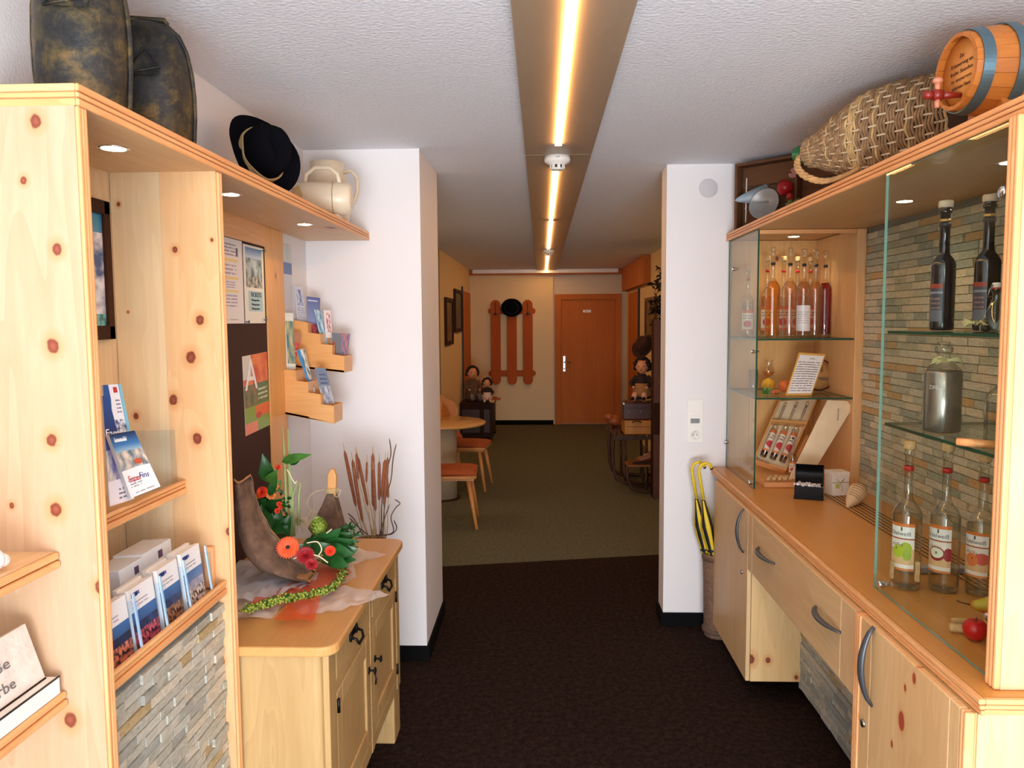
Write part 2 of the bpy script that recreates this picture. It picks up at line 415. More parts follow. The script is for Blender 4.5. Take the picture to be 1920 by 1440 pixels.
struct('wall_right', MB().box(1.515, 1.62, -3, 4.263, 0, ZC), WHITEW)
struct('wall_right', MB().box(.67, 2.7, 4.263, 4.43, 0, ZC), WHITEW)
struct('wall_lounge', MB().box(-3.4, -3.3, 4.415, 8.95, 0, ZC), FARW)
struct('wall_lounge', MB().box(-3.3, -1.16, 8.82, 8.95, 0, ZC), flat('grey_green_plaster', (150, 150, 130), .9))
struct('wall_far_left', MB().box(-1.30, -1.16, 8.95, 12.9, 0, ZC), FARW)
struct('wall_far_right', MB().box(1.38, 1.50, 4.43, 12.9, 0, ZC), FARW)
struct('wall_back', MB().box(-1.16, .19, 12.71, 12.9, 0, ZC), FARW)
struct('wall_back', MB().box(.19, 1.38, 12.77, 12.9, 0, ZC), flat('recess_plaster', (214, 204, 184), .9, bump=.1, bscale=130))
BB = flat('black_baseboard', (10, 10, 12), .8, spec=.1)
struct('baseboard_left', MB().box(-1.14, -.567, 3.774, 3.787, 0, .075).box(-.58, -.567, 3.787, 4.415, 0, .075), BB)
struct('baseboard_right', MB().box(.657, 1.515, 4.25, 4.263, 0, .075).box(.657, .67, 4.263, 4.43, 0, .075), BB)
struct('baseboard_back', MB().box(-1.16, .19, 12.697, 12.71, 0, .075), BB)
struct('baseboard_far_left', MB().box(-1.16, -1.147, 8.95, 12.7, 0, .075), BB)
# round painted cover on the right pier
p = at(1328, 353, Y=4.263)
Solo('junction_cover', 'round grey painted-over cover high on the white right pier', 'wall cover',
     MB().lathe([(.05, 0), (.05, .003), (.047, .005), (0, .005)], p, 32, align((0, -1, 0))), flat('cover_grey', (205, 203, 207), .8), loc=p)
# ---- ceiling light channel
BEAM = wood('light_channel_veneer', (170, 152, 130), (158, 138, 114), 'y', vor=0, rough=.35)
ch = Thing('ceiling_light_channel', 'long brown veneered ceiling channel with a glowing line of light down its middle', 'ceiling light', (.085, 3, 2.5))
for a, b in ((-1.5, 1.9), (1.904, 3.86), (3.864, 6.33), (6.334, 8.80), (8.804, 10.9), (10.904, 12.62)):
    ch.part('panel', MB().box(-.075, .245, a, b, 2.497, ZC), BEAM, bev=.002)
LED = emis('led_strip_glow', (255, 186, 116), 34)
for a, b in ((-1.4, 3.62), (4.20, 6.24), (6.40, 8.76), (9.15, 10.85), (10.95, 12.58)):
    ch.part('light_strip', MB().box(.064, .094, a, b, 2.486, 2.4975), LED, label='warm white glowing light strip')
def smoke(loc, label):
    t = Thing('smoke_detector', label, 'smoke detector', loc)
    t.part('base', MB().lathe([(0, 0), (.062, 0), (.064, -.018), (.06, -.030), (.04, -.040), (.038, -.044)][::-1], (0, 0, 0), 28), WHITEP, world=False)
    g = MB().lathe([(0, -.066), (.030, -.066), (.034, -.062), (.034, -.058)], (0, 0, 0), 20)
    for k in range(8):
        a = k*math.pi/4+.2; g.obox((.034*math.cos(a), .034*math.sin(a), -.051), (.005, .014, .016), rotz(a))
    t.part('sensor_cage', g, WHITEP, world=False)
    t.part('sensor_core', MB().cyl((0, 0, -.058), (0, 0, -.040), .026, n=16), flat('sensor_dark', (60, 58, 60), .6), world=False)
    return t
t = smoke((.080, 3.90, 2.497), 'white smoke detector in the light channel, the nearer one over the opening')
text(t, '147', Vector((.080, 3.90-.0640, 2.482)), (1, 0, 0), (0, 0, -1), .010, BLACK, center=True)
smoke((.086, 8.95, 2.497), 'small far smoke detector in the light channel near the corridor end')

# ================================================================ LEFT SHELF UNIT
L0 = (-1.0, 2.0, 0)
sh = Thing('pine_shelf_unit', 'tall knotty pine shelf unit along the left wall with a lit top shelf', 'shelf unit', L0)
ZS0, ZS1 = 2.089, 2.127
sh.part('top_shelf', MB().box(-1.138, -.834, 1.412, 3.783, ZS0, ZS1), PINEY)
for z0, z1 in ((ZS0-.001, ZS0+.013), (ZS0+.0145, ZS0+.024), (ZS0+.0255, ZS1+.001)):
    e = MB().box(-.834, -.827, 1.406, 3.784, z0, z1); sh.part('edge_moulding', e, EDGEY, bev=.003)
for z0, z1 in ((ZS0-.001, ZS0+.013), (ZS0+.0145, ZS0+.024), (ZS0+.0255, ZS1+.001)):
    sh.part('edge_moulding', MB().box(-1.138, -.834, 1.406, 1.412, z0, z1), EDGEX, bev=.0025)
def rel(px, py, Y, r):
    q = at(px, py, Y=Y); return (q.x-L0[0], q.y-L0[1], q.z, r)
KA = [rel(*k) for k in ((67,227,1.407,.0105),(44,338,1.407,.006),(107,467,1.407,.0095),(99,648,1.407,.0115),(97,825,1.407,.010),(105,955,1.407,.0115),(188,1100,1.407,.011),(132,1350,1.407,.013),(168,342,1.407,.004),(22,948,1.407,.005))]
KB = [rel(*k) for k in ((222,383,2.03,.005),(328,468,2.03,.007),(397,450,2.03,.004),(375,600,2.03,.011),(358,670,2.03,.0135),(325,750,2.03,.0115),(370,822,2.03,.0125),(430,997,2.03,.010),(255,780,2.03,.007),(240,585,2.03,.003),(416,1240,2.03,.008))]
PA = wood('pine_panel_a', (198, 170, 142), (178, 142, 108), 'z', knots=KA, vor=0)
PB = wood('pine_panel_b', (230, 198, 152), (212, 164, 114), 'z', knots=KB, vor=0)
PB2 = wood('pine_panel_b_pale', (228, 208, 170), (212, 182, 138), 'z', knots=KB[:1]+KB[8:10], vor=0)
sh.part('side_panel', MB().box(-1.138, -.836, 1.407, 1.432, 0, ZS0), PA)
for y0, y1 in ((1.406, 1.416), (1.4175, 1.4235), (1.425, 1.434)):
    sh.part('edge_bead', MB().box(-.836, -.828, y0, y1, 0, ZS0-.001), EDGE, bev=.003)
sh.part('side_plank', MB().box(-1.122, -.9912, 2.030, 2.052, 0, ZS0), PB2)
sh.part('side_plank', MB().box(-.9908, -.842, 2.030, 2.052, 0, ZS0), PB)
for y0, y1 in ((2.030, 2.0385), (2.0395, 2.0445), (2.0455, 2.0535)):
    sh.part('edge_bead', MB().box(-.842, -.834, y0, y1, 0, ZS0-.001), EDGE, bev=.003)
sh.part('back_panel', MB().box(-1.138, -1.124, 1.433, 2.053, .05, ZS0), PINE)
def lip(part, x, y0, y1, z, h=.034):
    for k, (dz0, dz1) in enumerate(((0, .42), (.46, .72), (.76, 1.0))):
        sh.part('lip_moulding', MB().box(x-.012, x+(0, -.003, 0)[k], y0, y1, z+h*dz0, z+h*dz1), EDGEY, bev=.003)
# upper leaflet trough
sh.part('trough_shelf', MB().box(-1.124, -.962, 1.433, 2.029, 1.243, 1.255), PINEY)
lip('a', -.95, 1.433, 2.029, 1.244, .036)
# lower leaflet trough
sh.part('trough_shelf', MB().box(-1.124, -.862, 1.433, 2.029, .970, .982), PINEY)
lip('b', -.850, 1.433, 2.029, .968, .038)
sh.part('trough_end_block', MB().box(-.905, -.880, 2.012, 2.029, .99, 1.10), EDGE, bev=.002)
# near shelves in front of the tall panel
for z in (1.243, .973):
    sh.part('near_shelf', MB().box(-1.138, -.917, .55, 1.406, z, z+.028), PINEY)
    sh.part('lip_moulding', MB().box(-.917, -.905, .55, 1.406, z-.002, z+.012), EDGEY, bev=.004)
    sh.part('lip_moulding', MB().box(-.917, -.907, .55, 1.406, z+.014, z+.028), EDGEY, bev=.004)
sh.part('back_panel', MB().box(-1.138, -1.126, .55, 1.406, 0, 1.6), PALE)
# downlights in the shelf
LAMP = emis('downlight_glow', (255, 226, 170), 14)
def downlight(th, p, e=1.6, tgt=None, col=(1, .74, .42)):
    x, y, z = p
    r = th.part('downlight_ring', MB().lathe([(.027, .0), (.034, -.001), (.035, .002), (.027, .004)], (x, y, z), 24), CHROME)
    th.part('downlight_lamp', MB().lathe([(0, -.0015), (.026, -.001), (.026, .002)], (x, y, z), 24), LAMP, label='glowing warm downlight lamp')
    l = light('downlight_beam', 'SPOT', (x, y, z-.006), e, col, .02, look=(x, y, 0), spot=2.3, blend=.8)
for px, py in ((213, 279), (432, 365), (571, 421)):
    downlight(sh, at(px, py, Z=ZS0-.001), 2.2)
# ---- ledger stones
STONES = []
for i, (a, b) in enumerate((((150, 152, 142), (192, 190, 176)), ((168, 170, 160), (204, 202, 190)), ((138, 144, 140), (172, 174, 166)), ((160, 140, 100), (196, 176, 136)), ((178, 170, 152), (214, 208, 192)))):
    t = NT('ledger_stone_%d' % i); tc = t.new('TexCoord')
    n1 = t.new('TexNoise', {'Vector': t.new('Mapping', {'Vector': tc.outputs['Object'], 'Scale': (1, 1, 2.5)}).outputs[0], 'Scale': 38, 'Detail': 6, 'Distortion': 1})
    t.base(t.ramp(n1.outputs[0], [(.3, lin(a)), (.7, lin(b))])); t.b.inputs['Roughness'].default_value = .45
    t.bump(n1.outputs[0], .5, .006); STONES.append(t.m)
def stone_wall(th, xf, sgn, y0, y1, z0, z1, rh, ln, parent_label, seed, limit=300, mats=STONES, wts=(5, 4, 3, 1.6, 3)):
    """courses of ledger stones; their faces look towards -sgn... sgn=+1 faces +x, -1 faces -x"""
    rnd = random.Random(seed); rows = int((z1-z0)/rh); cells = []
    for r in range(rows):
        y = y0 - rnd.random()*ln*.6; zz = z0+r*rh
        while y < y1:
            L = ln*rnd.uniform(.6, 1.6); a, b = max(y, y0), min(y+L, y1)
            if b-a > .012: cells.append((a, b, zz, zz+rh, rnd.uniform(0, .006)))
            y += L
    cells.sort(key=lambda c: -sum(1/((c[0]+c[1])/2)**2 for _ in (0,)))
    shared = {}
    rest = MB()
    for i, (a, b, c, d, pr) in enumerate(cells):
        mi = rnd.choices(range(5), wts)[0]; g = .0004
        xb, xo = xf, xf + sgn*(.008+pr)
        tlt = rnd.uniform(-.002, .002)
        m_ = MB() if i < limit else rest
        vs = [(xb, a+g, c+g), (xb, b-g, c+g), (xb, b-g, d-g), (xb, a+g, d-g),
              (xo+tlt, a+g+.001, c+g+.001), (xo-tlt, b-g-.001, c+g+.001), (xo-tlt+rnd.uniform(-.001, .001), b-g-.001, d-g-.001), (xo+tlt+rnd.uniform(-.001, .001), a+g+.001, d-g-.001)]
        cy, cz = (a+b)/2, (c+d)/2
        fs = [(0,3,2,1),(4,5,6,7),(0,1,5,4),(1,2,6,5),(2,3,7,6),(3,0,4,7)]
        if sgn < 0: fs = [f[::-1] for f in fs]
        if sgn > 0: pass
        m_.add(vs, fs, mi if i >= limit else 0)
        if i < limit:
            th.part('stone', m_, mats[mi])
    if rest.v: th.part('stone', rest, mats, kind='stuff')
GROUT = flat('stone_backing', (120, 118, 108), .9)
sh.part('stone_backing', MB().box(-.900, -.874, 1.433, 2.029, .10, .968), GROUT)
stone_wall(sh, -.874, 1, 1.434, 2.029, .392, .968, .024, .085, '', 3, wts=(5, 4, 3, .8, 3))
# ---- framed poster on the back panel
q1 = [at(172, 372, X=-1.112), at(205, 380, X=-1.112), at(209, 636, X=-1.112), at(190, 642, X=-1.112)]
y1 = (q1[1].y+q1[2].y)/2; zt = (q1[1].z); zb = q1[2].z
fr = Thing('framed_poster', 'tall dark brown framed mountain poster hanging inside the left shelf unit', 'framed picture', (-1.12, y1-.2, zb))
W = .42
for (a, b, c, d) in ((y1-.028, y1, zb, zt), (y1-W, y1-W+.028, zb, zt), (y1-W, y1, zt-.035, zt), (y1-W, y1, zb, zb+.035)):
    fr.part('frame_bar', MB().box(-1.123, -1.105, a, b, c, d), DARKW, bev=.002)
PM = printed('poster_mountain', (90, 110, 150), [('g', 0, 1, .5, 1, (120, 160, 190), (20, 120, 160)), ('n', 0, 1, .0, .82, (60, 84, 130), (222, 222, 230), 6), ('r', .6, .86, .62, .7, (180, 140, 40)), ('n', 0, 1, 0, .12, (40, 90, 90), (120, 190, 190), 20)])
fr.part('poster', MB().card((-1.113, y1-W+.02, zt-.03), (-1.113, y1-.02, zt-.03), (-1.113, y1-.02, zb+.03), (-1.113, y1-W+.02, zb+.03), .004), [PM, PAPER])

# ---- leaflets in the upper trough
def quad(px, p0, n): return [onpl(x, y, p0, n) for x, y in px]
def leaflet(name, label, cat, px, p0, n, thick, mats, group=None, texts=()):
    Q = quad(px, p0, n); c = sum(Q, Vector())/4; c.z = min(v.z for v in Q)
    t = Solo(name, label, cat, MB().card(*Q, thick), mats, loc=c, group=group)
    for (s, u, v, h, wd, mt) in texts:
        r = Q[1]-Q[0]; d = Q[3]-Q[0]
        text(t, s, Q[0]+r*u+d*v - (r.cross(d)).normalized()*.0004, r, d, h, mt, width=wd)
    return t, Q
BLUEP = flat('blue_print', (36, 70, 140), .4); REDP = flat('red_print', (196, 40, 36), .4); WHP = flat('white_print', (245, 245, 245), .4); DKP = flat('dark_print', (40, 40, 52), .5)
LB = flat('leaflet_side', (214, 226, 238), .5)
N1 = (1, -.55, .12)
m1 = printed('cover_snow', (40, 84, 150), [('g', 0, 1, 0, .4, (30, 70, 130), (60, 120, 190)), ('r', .28, .82, .3, 1, (228, 232, 240)), ('n', .3, 1, .0, .32, (60, 70, 120), (220, 228, 240), 9), ('r', .84, 1, 0, 1, (120, 190, 215)), ('r', .5, .72, .84, .95, (190, 50, 50)), ('l', .5, .75, .45, .75, (70, 60, 120), 4)])
leaflet('brochure', 'tall blue and white brochure with a red badge, at the back of the upper trough', 'brochure', [(193, 722), (227, 720), (246, 815), (200, 820)], (-1.085, 1.62, 1.5), N1, .006, [m1, LB])
m2 = printed('cover_family', (44, 60, 120), [('g', 0, 1, .6, 1, (30, 40, 90), (40, 80, 150)), ('n', 0, 1, .12, .5, (90, 90, 150), (226, 216, 190), 4), ('r', 0, 1, 0, .22, (226, 220, 224)), ('l', .4, .95, .04, .16, (50, 50, 70), 3)])
leaflet('brochure', 'dark blue brochure marked Family, standing behind the tilted one', 'brochure', [(192, 742), (203, 742), (252, 935), (206, 950)], (-1.02, 1.63, 1.3), N1, .006, [m2, LB],
        texts=[('Family', .05, .30, .018, .05, WHP)])
m3 = printed('cover_superski', (238, 238, 240), [('g', 0, 1, .80, 1, (60, 120, 180), (16, 30, 70)), ('g', 0, 1, .66, .80, (170, 200, 210), (60, 120, 180)), ('n', .0, 1, .42, .70, (100, 120, 130), (222, 206, 190), 5), ('e', .62, .50, .16, .05, (190, 90, 60)), ('r', .1, .55, .86, .90, (230, 240, 250)), ('l', .12, .5, .14, .30, (90, 90, 110), 4), ('l', .2, .85, .04, .08, (110, 100, 110), 1)])
leaflet('brochure', 'tilted white and blue ski brochure reading Super, in front in the upper trough', 'brochure', [(204, 815), (252, 807), (301, 912), (246, 934)], (-.985, 1.66, 1.3), N1, .014, [m3, LB],
        texts=[('Super', .14, .66, .014, .034, REDP), ('Fins', .60, .64, .014, .024, BLUEP), ('Super Ski', .12, .06, .008, .03, WHP)])
q = [onpl(x, y, (-1.0, 1.9, 1.3), (1, -.25, 0)) for x, y in ((252, 808), (328, 806), (333, 903), (262, 930))]
Solo('acrylic_holder', 'empty clear acrylic leaflet holder beside the tilted ski brochure', 'leaflet holder', MB().card(*q, .003), [ACRYL, ACRYL], loc=q[3])
# ---- blue pocket holders in the lower trough (stacks of booklets)
def pic(name, seed, a, b, c): return printed(name, (236, 236, 238), [('g', 0, 1, .3, .64, a, (60, 110, 170)), ('n', 0, 1, .0, .36, (14, 18, 34), c, 14), ('n', 0, 1, .33, .46, b, a, 5), ('r', .08, .34, .86, .93, (60, 50, 110)), ('l', .08, .7, .70, .82, (150, 140, 160), 2)])
MC = [pic('cover_night_a', 1, (20, 40, 90), (20, 24, 50), (210, 120, 90)), pic('cover_night_b', 2, (24, 50, 110), (20, 24, 50), (200, 90, 110)), pic('cover_night_c', 3, (20, 30, 70), (50, 70, 110), (170, 120, 90)), pic('cover_snow_d', 4, (120, 130, 160), (180, 170, 180), (230, 210, 200))]
names = ['leftmost front stack beside the upright', 'second stack of the front row', 'third stack of the front row', 'rightmost stack of the front row']
spans = [((150, 250), 1103, 1092, 1258, 1238), ((255, 303), 1088, 1066, 1235, 1196), ((313, 352), 1060, 1038, 1192, 1160), ((360, 396), 1030, 1006, 1153, 1118)]
p0, nn = (-.868, 1.75, 1.0), (1, 0, .10)
hold = Thing('booklet_holder', 'row of blue-tinted clear booklet pockets on the lower trough of the left shelf', 'leaflet holder', (-.9, 1.75, .985))
ys = []
for i, (x0, x1, a, b) in enumerate(((180, 248, 1, 1), (254, 303, 1, 1), (312, 352, 1, 1), (360, 397, 1, 1))):
    A = onpl(x0, 1150, p0, nn); B = onpl(x1, 1150, p0, nn); y0, y1_ = max(A.y, 1.438), B.y
    zb_, zt_ = .9835, (1.120, 1.122, 1.126, 1.128)[i]
    for k in range(3 if i else 2):
        xo = -.874-.0125*k; zz = zt_ + (.002, -.002, .003)[k]
        Q = [Vector((xo-.016, y0, zz)), Vector((xo-.016, y1_, zz)), Vector((xo, y1_, zb_)), Vector((xo, y0, zb_))]
        lab = ('dark mountain booklet, front of the ' if i < 3 else 'pale snow booklet, front of the ')+names[i] if k == 0 else 'white booklet, %s, in the %s' % (('', 'second from front', 'rearmost')[k], names[i])
        tt = Solo('booklet', lab, 'booklet', MB().card(*Q, .010), [MC[i] if k == 0 else PAPER, PAPER], loc=Q[3], group='mountain booklets in the front pockets')
        if k == 0:
            r = Q[1]-Q[0]; d = Q[3]-Q[0]; text(tt, 'OSTTIROL', Q[0]+r*.12+d*.07-(r.cross(d)).normalized()*.0004, r, d, .008, BLUEP, width=.03)
    ys.append((y0, y1_))
for i, (y0, y1_) in enumerate(ys):
    hold.part('divider', MB().box(-.925, -.861, y1_+.001, y1_+.0035, .9835, 1.105), ACRYL)
    hold.part('divider', MB().prism([(-.856, y1_+.001, .9835), (-.856, y1_+.0065, .9835), (-.873, y1_+.0065, 1.122), (-.873, y1_+.001, 1.122)], (-.004, 0, 0)), flat('blue_acrylic_edge', (176, 206, 230), .2))
ARM = printed('cover_arena', (226, 234, 242), [('r', 0, 1, 0, .35, (190, 210, 232)), ('r', .5, .66, .8, .92, (80, 60, 110)), ('l', .1, .8, .55, .7, (150, 150, 170), 2)])
for (x0, x1, yt, lab, tx) in ((214, 287, 1015, 'thick pale stack reading Arena in the rear pocket, left of the other rear stack', 'ARENA'), (262, 332, 984, 'thick white booklet stack standing highest in the rear pocket', '')):
    A = onpl(x0, 1060, (-.955, 0, 0), (1, 0, 0)); B = onpl(x1-5, 1060, (-.955, 0, 0), (1, 0, 0))
    T = onpl(x1-12, yt+28, (-.955, 0, 0), (1, 0, 0)).z
    Q = [Vector((-.962, A.y+.03, T)), Vector((-.962, B.y, T)), Vector((-.952, B.y, .9835)), Vector((-.952, A.y+.03, .9835))]
    tt = Solo('booklet_stack', lab, 'booklet', MB().card(*Q, .075), [ARM, flat('page_edges', (226, 232, 238), .7, var=.05, scale=200)], loc=Q[3], bev=.001)
    if tx: text(tt, tx, Q[0]+(Q[1]-Q[0])*.12+(Q[3]-Q[0])*.30+Vector((.0005, 0, 0)), Q[1]-Q[0], Q[3]-Q[0], .022, BLUEP, width=.06)
# ---- whitewashed plaque in its white stand, near shelf
WASH = flat('whitewashed_wood', (216, 208, 200), .7, var=.12, scale=30, bump=.2)
st = Thing('plaque_stand', 'white box-shaped stand holding the whitewashed plaque on the near left shelf', 'stand', (-.99, 1.25, 1.0015))
st.part('stand_body', MB().box(-1.00, -.912, .95, 1.393, 1.002, 1.034), flat('white_lacquer', (236, 236, 232), .5), bev=.001)
st.part('lid_line', MB().box(-.914, -.9112, .95, 1.394, 1.0335, 1.0362), BLACK)
st.part('slot', MB().box(-.955, -.932, .95, 1.385, 1.033, 1.0365), DARKW)
pq = [Vector((-.962, .95, 1.143)), Vector((-.962, 1.378, 1.143)), Vector((-.934, 1.385, 1.0368)), Vector((-.934, .95, 1.0368))]
pl_ = Solo('wooden_plaque', 'whitewashed wooden plaque with handwritten grey lettering on the near left shelf', 'plaque', MB().card(*pq, .008), [WASH, WASH], loc=pq[3], bev=.0005)
GREYP = flat('pencil_grey', (110, 104, 104), .7)
for s_, v_ in (('Süße', .32), ('Zirbe', .66)):
    text(pl_, s_, pq[0]+Vector((0, .285, 0))+(pq[3]-pq[0])*v_+Vector((.0008, 0, .0004)), (0, 1, 0), pq[3]-pq[0], .020, GREYP, width=.075)
wo = Solo('lace_ornament', 'small white lacy ornament on the upper near shelf at the left picture edge', 'ornament', MB().ell((-.94, 1.285, 1.293), (.012, .012, .018), 12, 8).ell((-.94, 1.30, 1.287), (.010, .012, .012), 10, 7).ell((-.94, 1.27, 1.286), (.012, .012, .011), 10, 7), flat('ornament_lace', (242, 242, 240), .6, bump=.8, bscale=200), loc=(-.94, 1.285, 1.275))
# ================================================================ NOTICE BOARD
nb = Thing('notice_board', 'pine-framed notice board with dark brown felt beside the left shelf unit', 'notice board', (-1.13, 2.7, .9))
xb = -1.118
nb.part('felt_panel', MB().box(-1.138, -1.124, 2.10, 3.17, .80, 2.02), flat('brown_felt', (62, 34, 22), 1, var=.15, scale=200))
nb.part('frame_stile', MB().box(-1.139, xb, 3.168, 3.386, .40, 2.089), wood('board_stile', (236, 180, 108), (214, 150, 76), 'z', vor=5, kr=.02), bev=.003)
nb.part('frame_stile', MB().box(-1.139, xb, 2.055, 2.12, .40, 2.089), EDGE)
nb.part('frame_rail', MB().box(-1.139, xb, 2.12, 3.167, 2.004, 2.089), EDGEY)
nb.part('frame_rail', MB().box(-1.139, xb, 2.12, 3.167, .70, .80), EDGEY)
def paper(name, label, cat, y0, y1, z0, z1, mat, x=-1.1225, thick=.0008, texts=(), rot=0, world=True):
    cy, cz = (y0+y1)/2, (z0+z1)/2
    def P(y, z):
        dy, dz = y-cy, z-cz; return Vector((x, cy+dy*math.cos(rot)-dz*math.sin(rot), cz+dy*math.sin(rot)+dz*math.cos(rot)))
    t = Solo(name, label, cat, MB().card(P(y0, z1), P(y1, z1), P(y1, z0), P(y0, z0), thick), [mat, PAPER], loc=(x, cy, cz))
    for (s, u, v, h, wd, mt) in texts:
        text(t, s, P(y0+(y1-y0)*u, z1-(z1-z0)*v)+Vector((.0006, 0, 0)), P(y1, z1)-P(y0, z1), P(y0, z0)-P(y0, z1), h, mt, width=wd)
    return t
pm = printed('price_list_print', (232, 226, 224), [('l', .1, .8, .80, .96, (110, 90, 130), 4), ('r', .12, .85, .73, .76, (236, 210, 110)), ('l', .1, .8, .58, .72, (150, 120, 150), 3), ('r', .12, .85, .52, .55, (236, 210, 110)), ('l', .1, .75, .42, .51, (150, 120, 150), 3), ('r', .12, .85, .37, .395, (236, 210, 110)), ('l', .1, .8, .2, .36, (140, 120, 160), 4), ('l', .2, .8, .04, .07, (170, 160, 150), 1), ('r', .80, .86, .80, .9, (60, 50, 70))])
paper('price_sheet', 'long white price sheet with yellow bars, left sheet on the notice board', 'notice', 2.62, 2.925, 1.695, 2.002, pm)
pm = printed('photo_sheet_print', (232, 228, 214), [('n', .1, .9, .46, .97, (70, 88, 80), (190, 206, 210), 6), ('g', .1, .9, .84, .97, (190, 210, 226), (50, 110, 170)), ('n', .1, .9, .46, .6, (40, 60, 70), (200, 190, 160), 12)])
tk = paper('ticket_sheet', 'cream sheet with a mountain photo and a light blue box, right of the price sheet', 'notice', 2.935, 3.150, 1.695, 1.995, pm)
tk.part('blue_box', MB().box(-1.1222, -1.1218, 2.975, 3.125, 1.742, 1.820), flat('pale_blue_print', (176, 208, 214), .5))
text(tk, 'TICKETS', (-1.1212, 2.995, 1.816), (0, 1, 0), (0, 0, -1), .018, DKP, width=.11)
for zz in (1.790, 1.773, 1.757): text(tk, 'Öffnungszeiten', (-1.1212, 3.0, zz), (0, 1, 0), (0, 0, -1), .008, DKP, width=.085)
for (y, z) in ((2.635, 1.995), (2.94, 1.70), (3.135, 1.985), (3.13, 1.708), (2.70, 1.708)):
    Solo('push_pin', 'small clear push pin at %s of the notice sheets' % {2.635: 'the top left corner', 2.94: 'the bottom middle', 3.135: 'the top right corner', 3.13: 'the bottom right corner', 2.70: 'the bottom left corner'}[y], 'push pin', MB().lathe([(.003, 0), (.002, .006), (.006, .010), (.005, .013), (0, .013)], (-1.121, y, z), 10, align((1, 0, .1))), flat('pin_grey', (90, 100, 115), .3), loc=(-1.121, y, z))
pm = printed('apple_poster_print', (226, 96, 40), [('n', 0, 1, .62, 1, (214, 70, 30), (240, 130, 50), 5), ('r', 0, .32, .7, 1, (220, 214, 206)), ('r', 0, 1, .34, .62, (72, 110, 56)), ('n', 0, .5, .34, .62, (50, 90, 50), (140, 110, 60), 8), ('l', .55, .95, .40, .58, (220, 220, 200), 3), ('r', 0, 1, 0, .34, (130, 160, 50)), ('r', .45, 1, .18, .33, (232, 100, 50)), ('r', 0, .5, 0, .14, (232, 130, 90)), ('e', .55, .2, .12, .04, (200, 50, 60))])
ap = paper('event_poster', 'orange and green poster with a big white A, pinned to the brown felt', 'poster', 2.895, 3.160, 1.272, 1.575, pm, rot=.03)
text(ap, 'A', (-1.1212, 2.905, 1.565), (0, 1, 0), (0, 0, -1), .125, WHP, width=.13)
pm = printed('wall_sheet_print', (206, 208, 216), [('r', 0, 1, .55, .72, (76, 108, 168)), ('n', 0, 1, .74, 1, (196, 204, 200), (216, 216, 206), 4)])
paper('wall_sheet', 'pale grey sheet with a blue band on the wall right of the notice board', 'notice', 3.40, 3.555, 1.745, 2.05, pm, x=-1.137)
paper('wall_sheet', 'blank white sheet on the wall below the sheet with the blue band', 'notice', 3.40, 3.56, 1.55, 1.738, PAPER, x=-1.137)
# ---- stepped leaflet racks
RK = wood('rack_pine', (236, 184, 120), (220, 158, 92), 'x', vor=4, kr=.02)
def c1(x, y): return (500+x/4.5, 500+y/4.5)
def rack(label, prof, Y, dy, nsteps):
    P = [at(*c1(*q), Y=Y) for q in prof]
    for v in P:
        if v.x < -1.137: v.x = -1.137
    t = Thing('leaflet_rack', label, 'leaflet rack', (P[-1].x, Y, P[-1].z))
    t.part('side_cheek', MB().prism(P, (0, .010, 0)), RK, bev=.001)
    t.part('side_cheek', MB().prism([v+Vector((0, dy-.010, 0)) for v in P], (0, .010, 0)), RK, bev=.001)
    # pocket fronts and floor
    R = P[-3]
    xs = sorted(set(round(v.x, 3) for v in P))
    bl, br = P[-1], P[-2]
    for i in range(1, len(P)-2, 2):      # vertical risers between step i and i+1
        a, b = P[i], P[i+1]
        zb = bl.z+(br.z-bl.z)*((a.x-bl.x)/(br.x-bl.x))
        t.part('pocket_front', MB().box(a.x-.010, a.x, Y+.010, Y+dy-.010, zb+.001, a.z), RK)
    t.part('rack_bottom', MB().prism([bl, br, br+Vector((0, 0, .01)), bl+Vector((0, 0, .01))], (0, dy, 0)), RK)
    return P
PU = rack('upper stepped pine leaflet rack on the white wall', [(228, 450), (345, 472), (345, 555), (450, 570), (450, 650), (552, 662), (552, 740), (655, 755), (655, 895), (228, 850)], 3.52, .155, 4)
PLo = rack('lower stepped pine leaflet rack above the dresser', [(145, 865), (248, 878), (248, 962), (345, 975), (350, 1062), (455, 1078), (455, 1160), (565, 1175), (565, 1325), (155, 1245)], 3.35, .155, 4)
def lf(label, pts, y, base, ops, nx=.62, th=.006):
    Q4 = [c1(*q) for q in pts]; c = at(sum(q[0] for q in Q4)/4, sum(q[1] for q in Q4)/4, Y=y)
    leaflet('leaflet', label, 'leaflet', Q4, c, (nx, -1, 0), th, [printed('lf_'+str(len(bpy.data.materials)), base, ops), LB])
lf('grey-blue leaflet in the top step of the upper rack', [(228, 160), (292, 166), (345, 465), (258, 452)], 3.58, (190, 190, 200), [('n', .2, .9, .45, .9, (90, 100, 150), (200, 200, 210), 4), ('l', .1, .9, .1, .42, (120, 120, 130), 5)])
lf('tall blue leaflet with a red foot in the upper rack', [(335, 250), (452, 264), (450, 560), (352, 556)], 3.585, (96, 108, 160), [('g', 0, 1, .3, 1, (130, 140, 180), (80, 96, 150)), ('n', .2, 1, 0, .25, (60, 20, 50), (190, 60, 70), 3), ('r', .1, .8, .88, .91, (210, 214, 230))])
lf('light blue leaflet leaning before the tall blue one', [(398, 358), (462, 372), (515, 652), (462, 642)], 3.59, (150, 186, 200), [('n', 0, 1, .3, 1, (60, 130, 160), (200, 214, 222), 3)])
lf('white leaflet with a red figure in the upper rack', [(478, 366), (538, 368), (556, 600), (500, 600)], 3.61, (226, 214, 214), [('n', .3, .9, .2, .9, (160, 50, 70), (230, 222, 222), 6)])
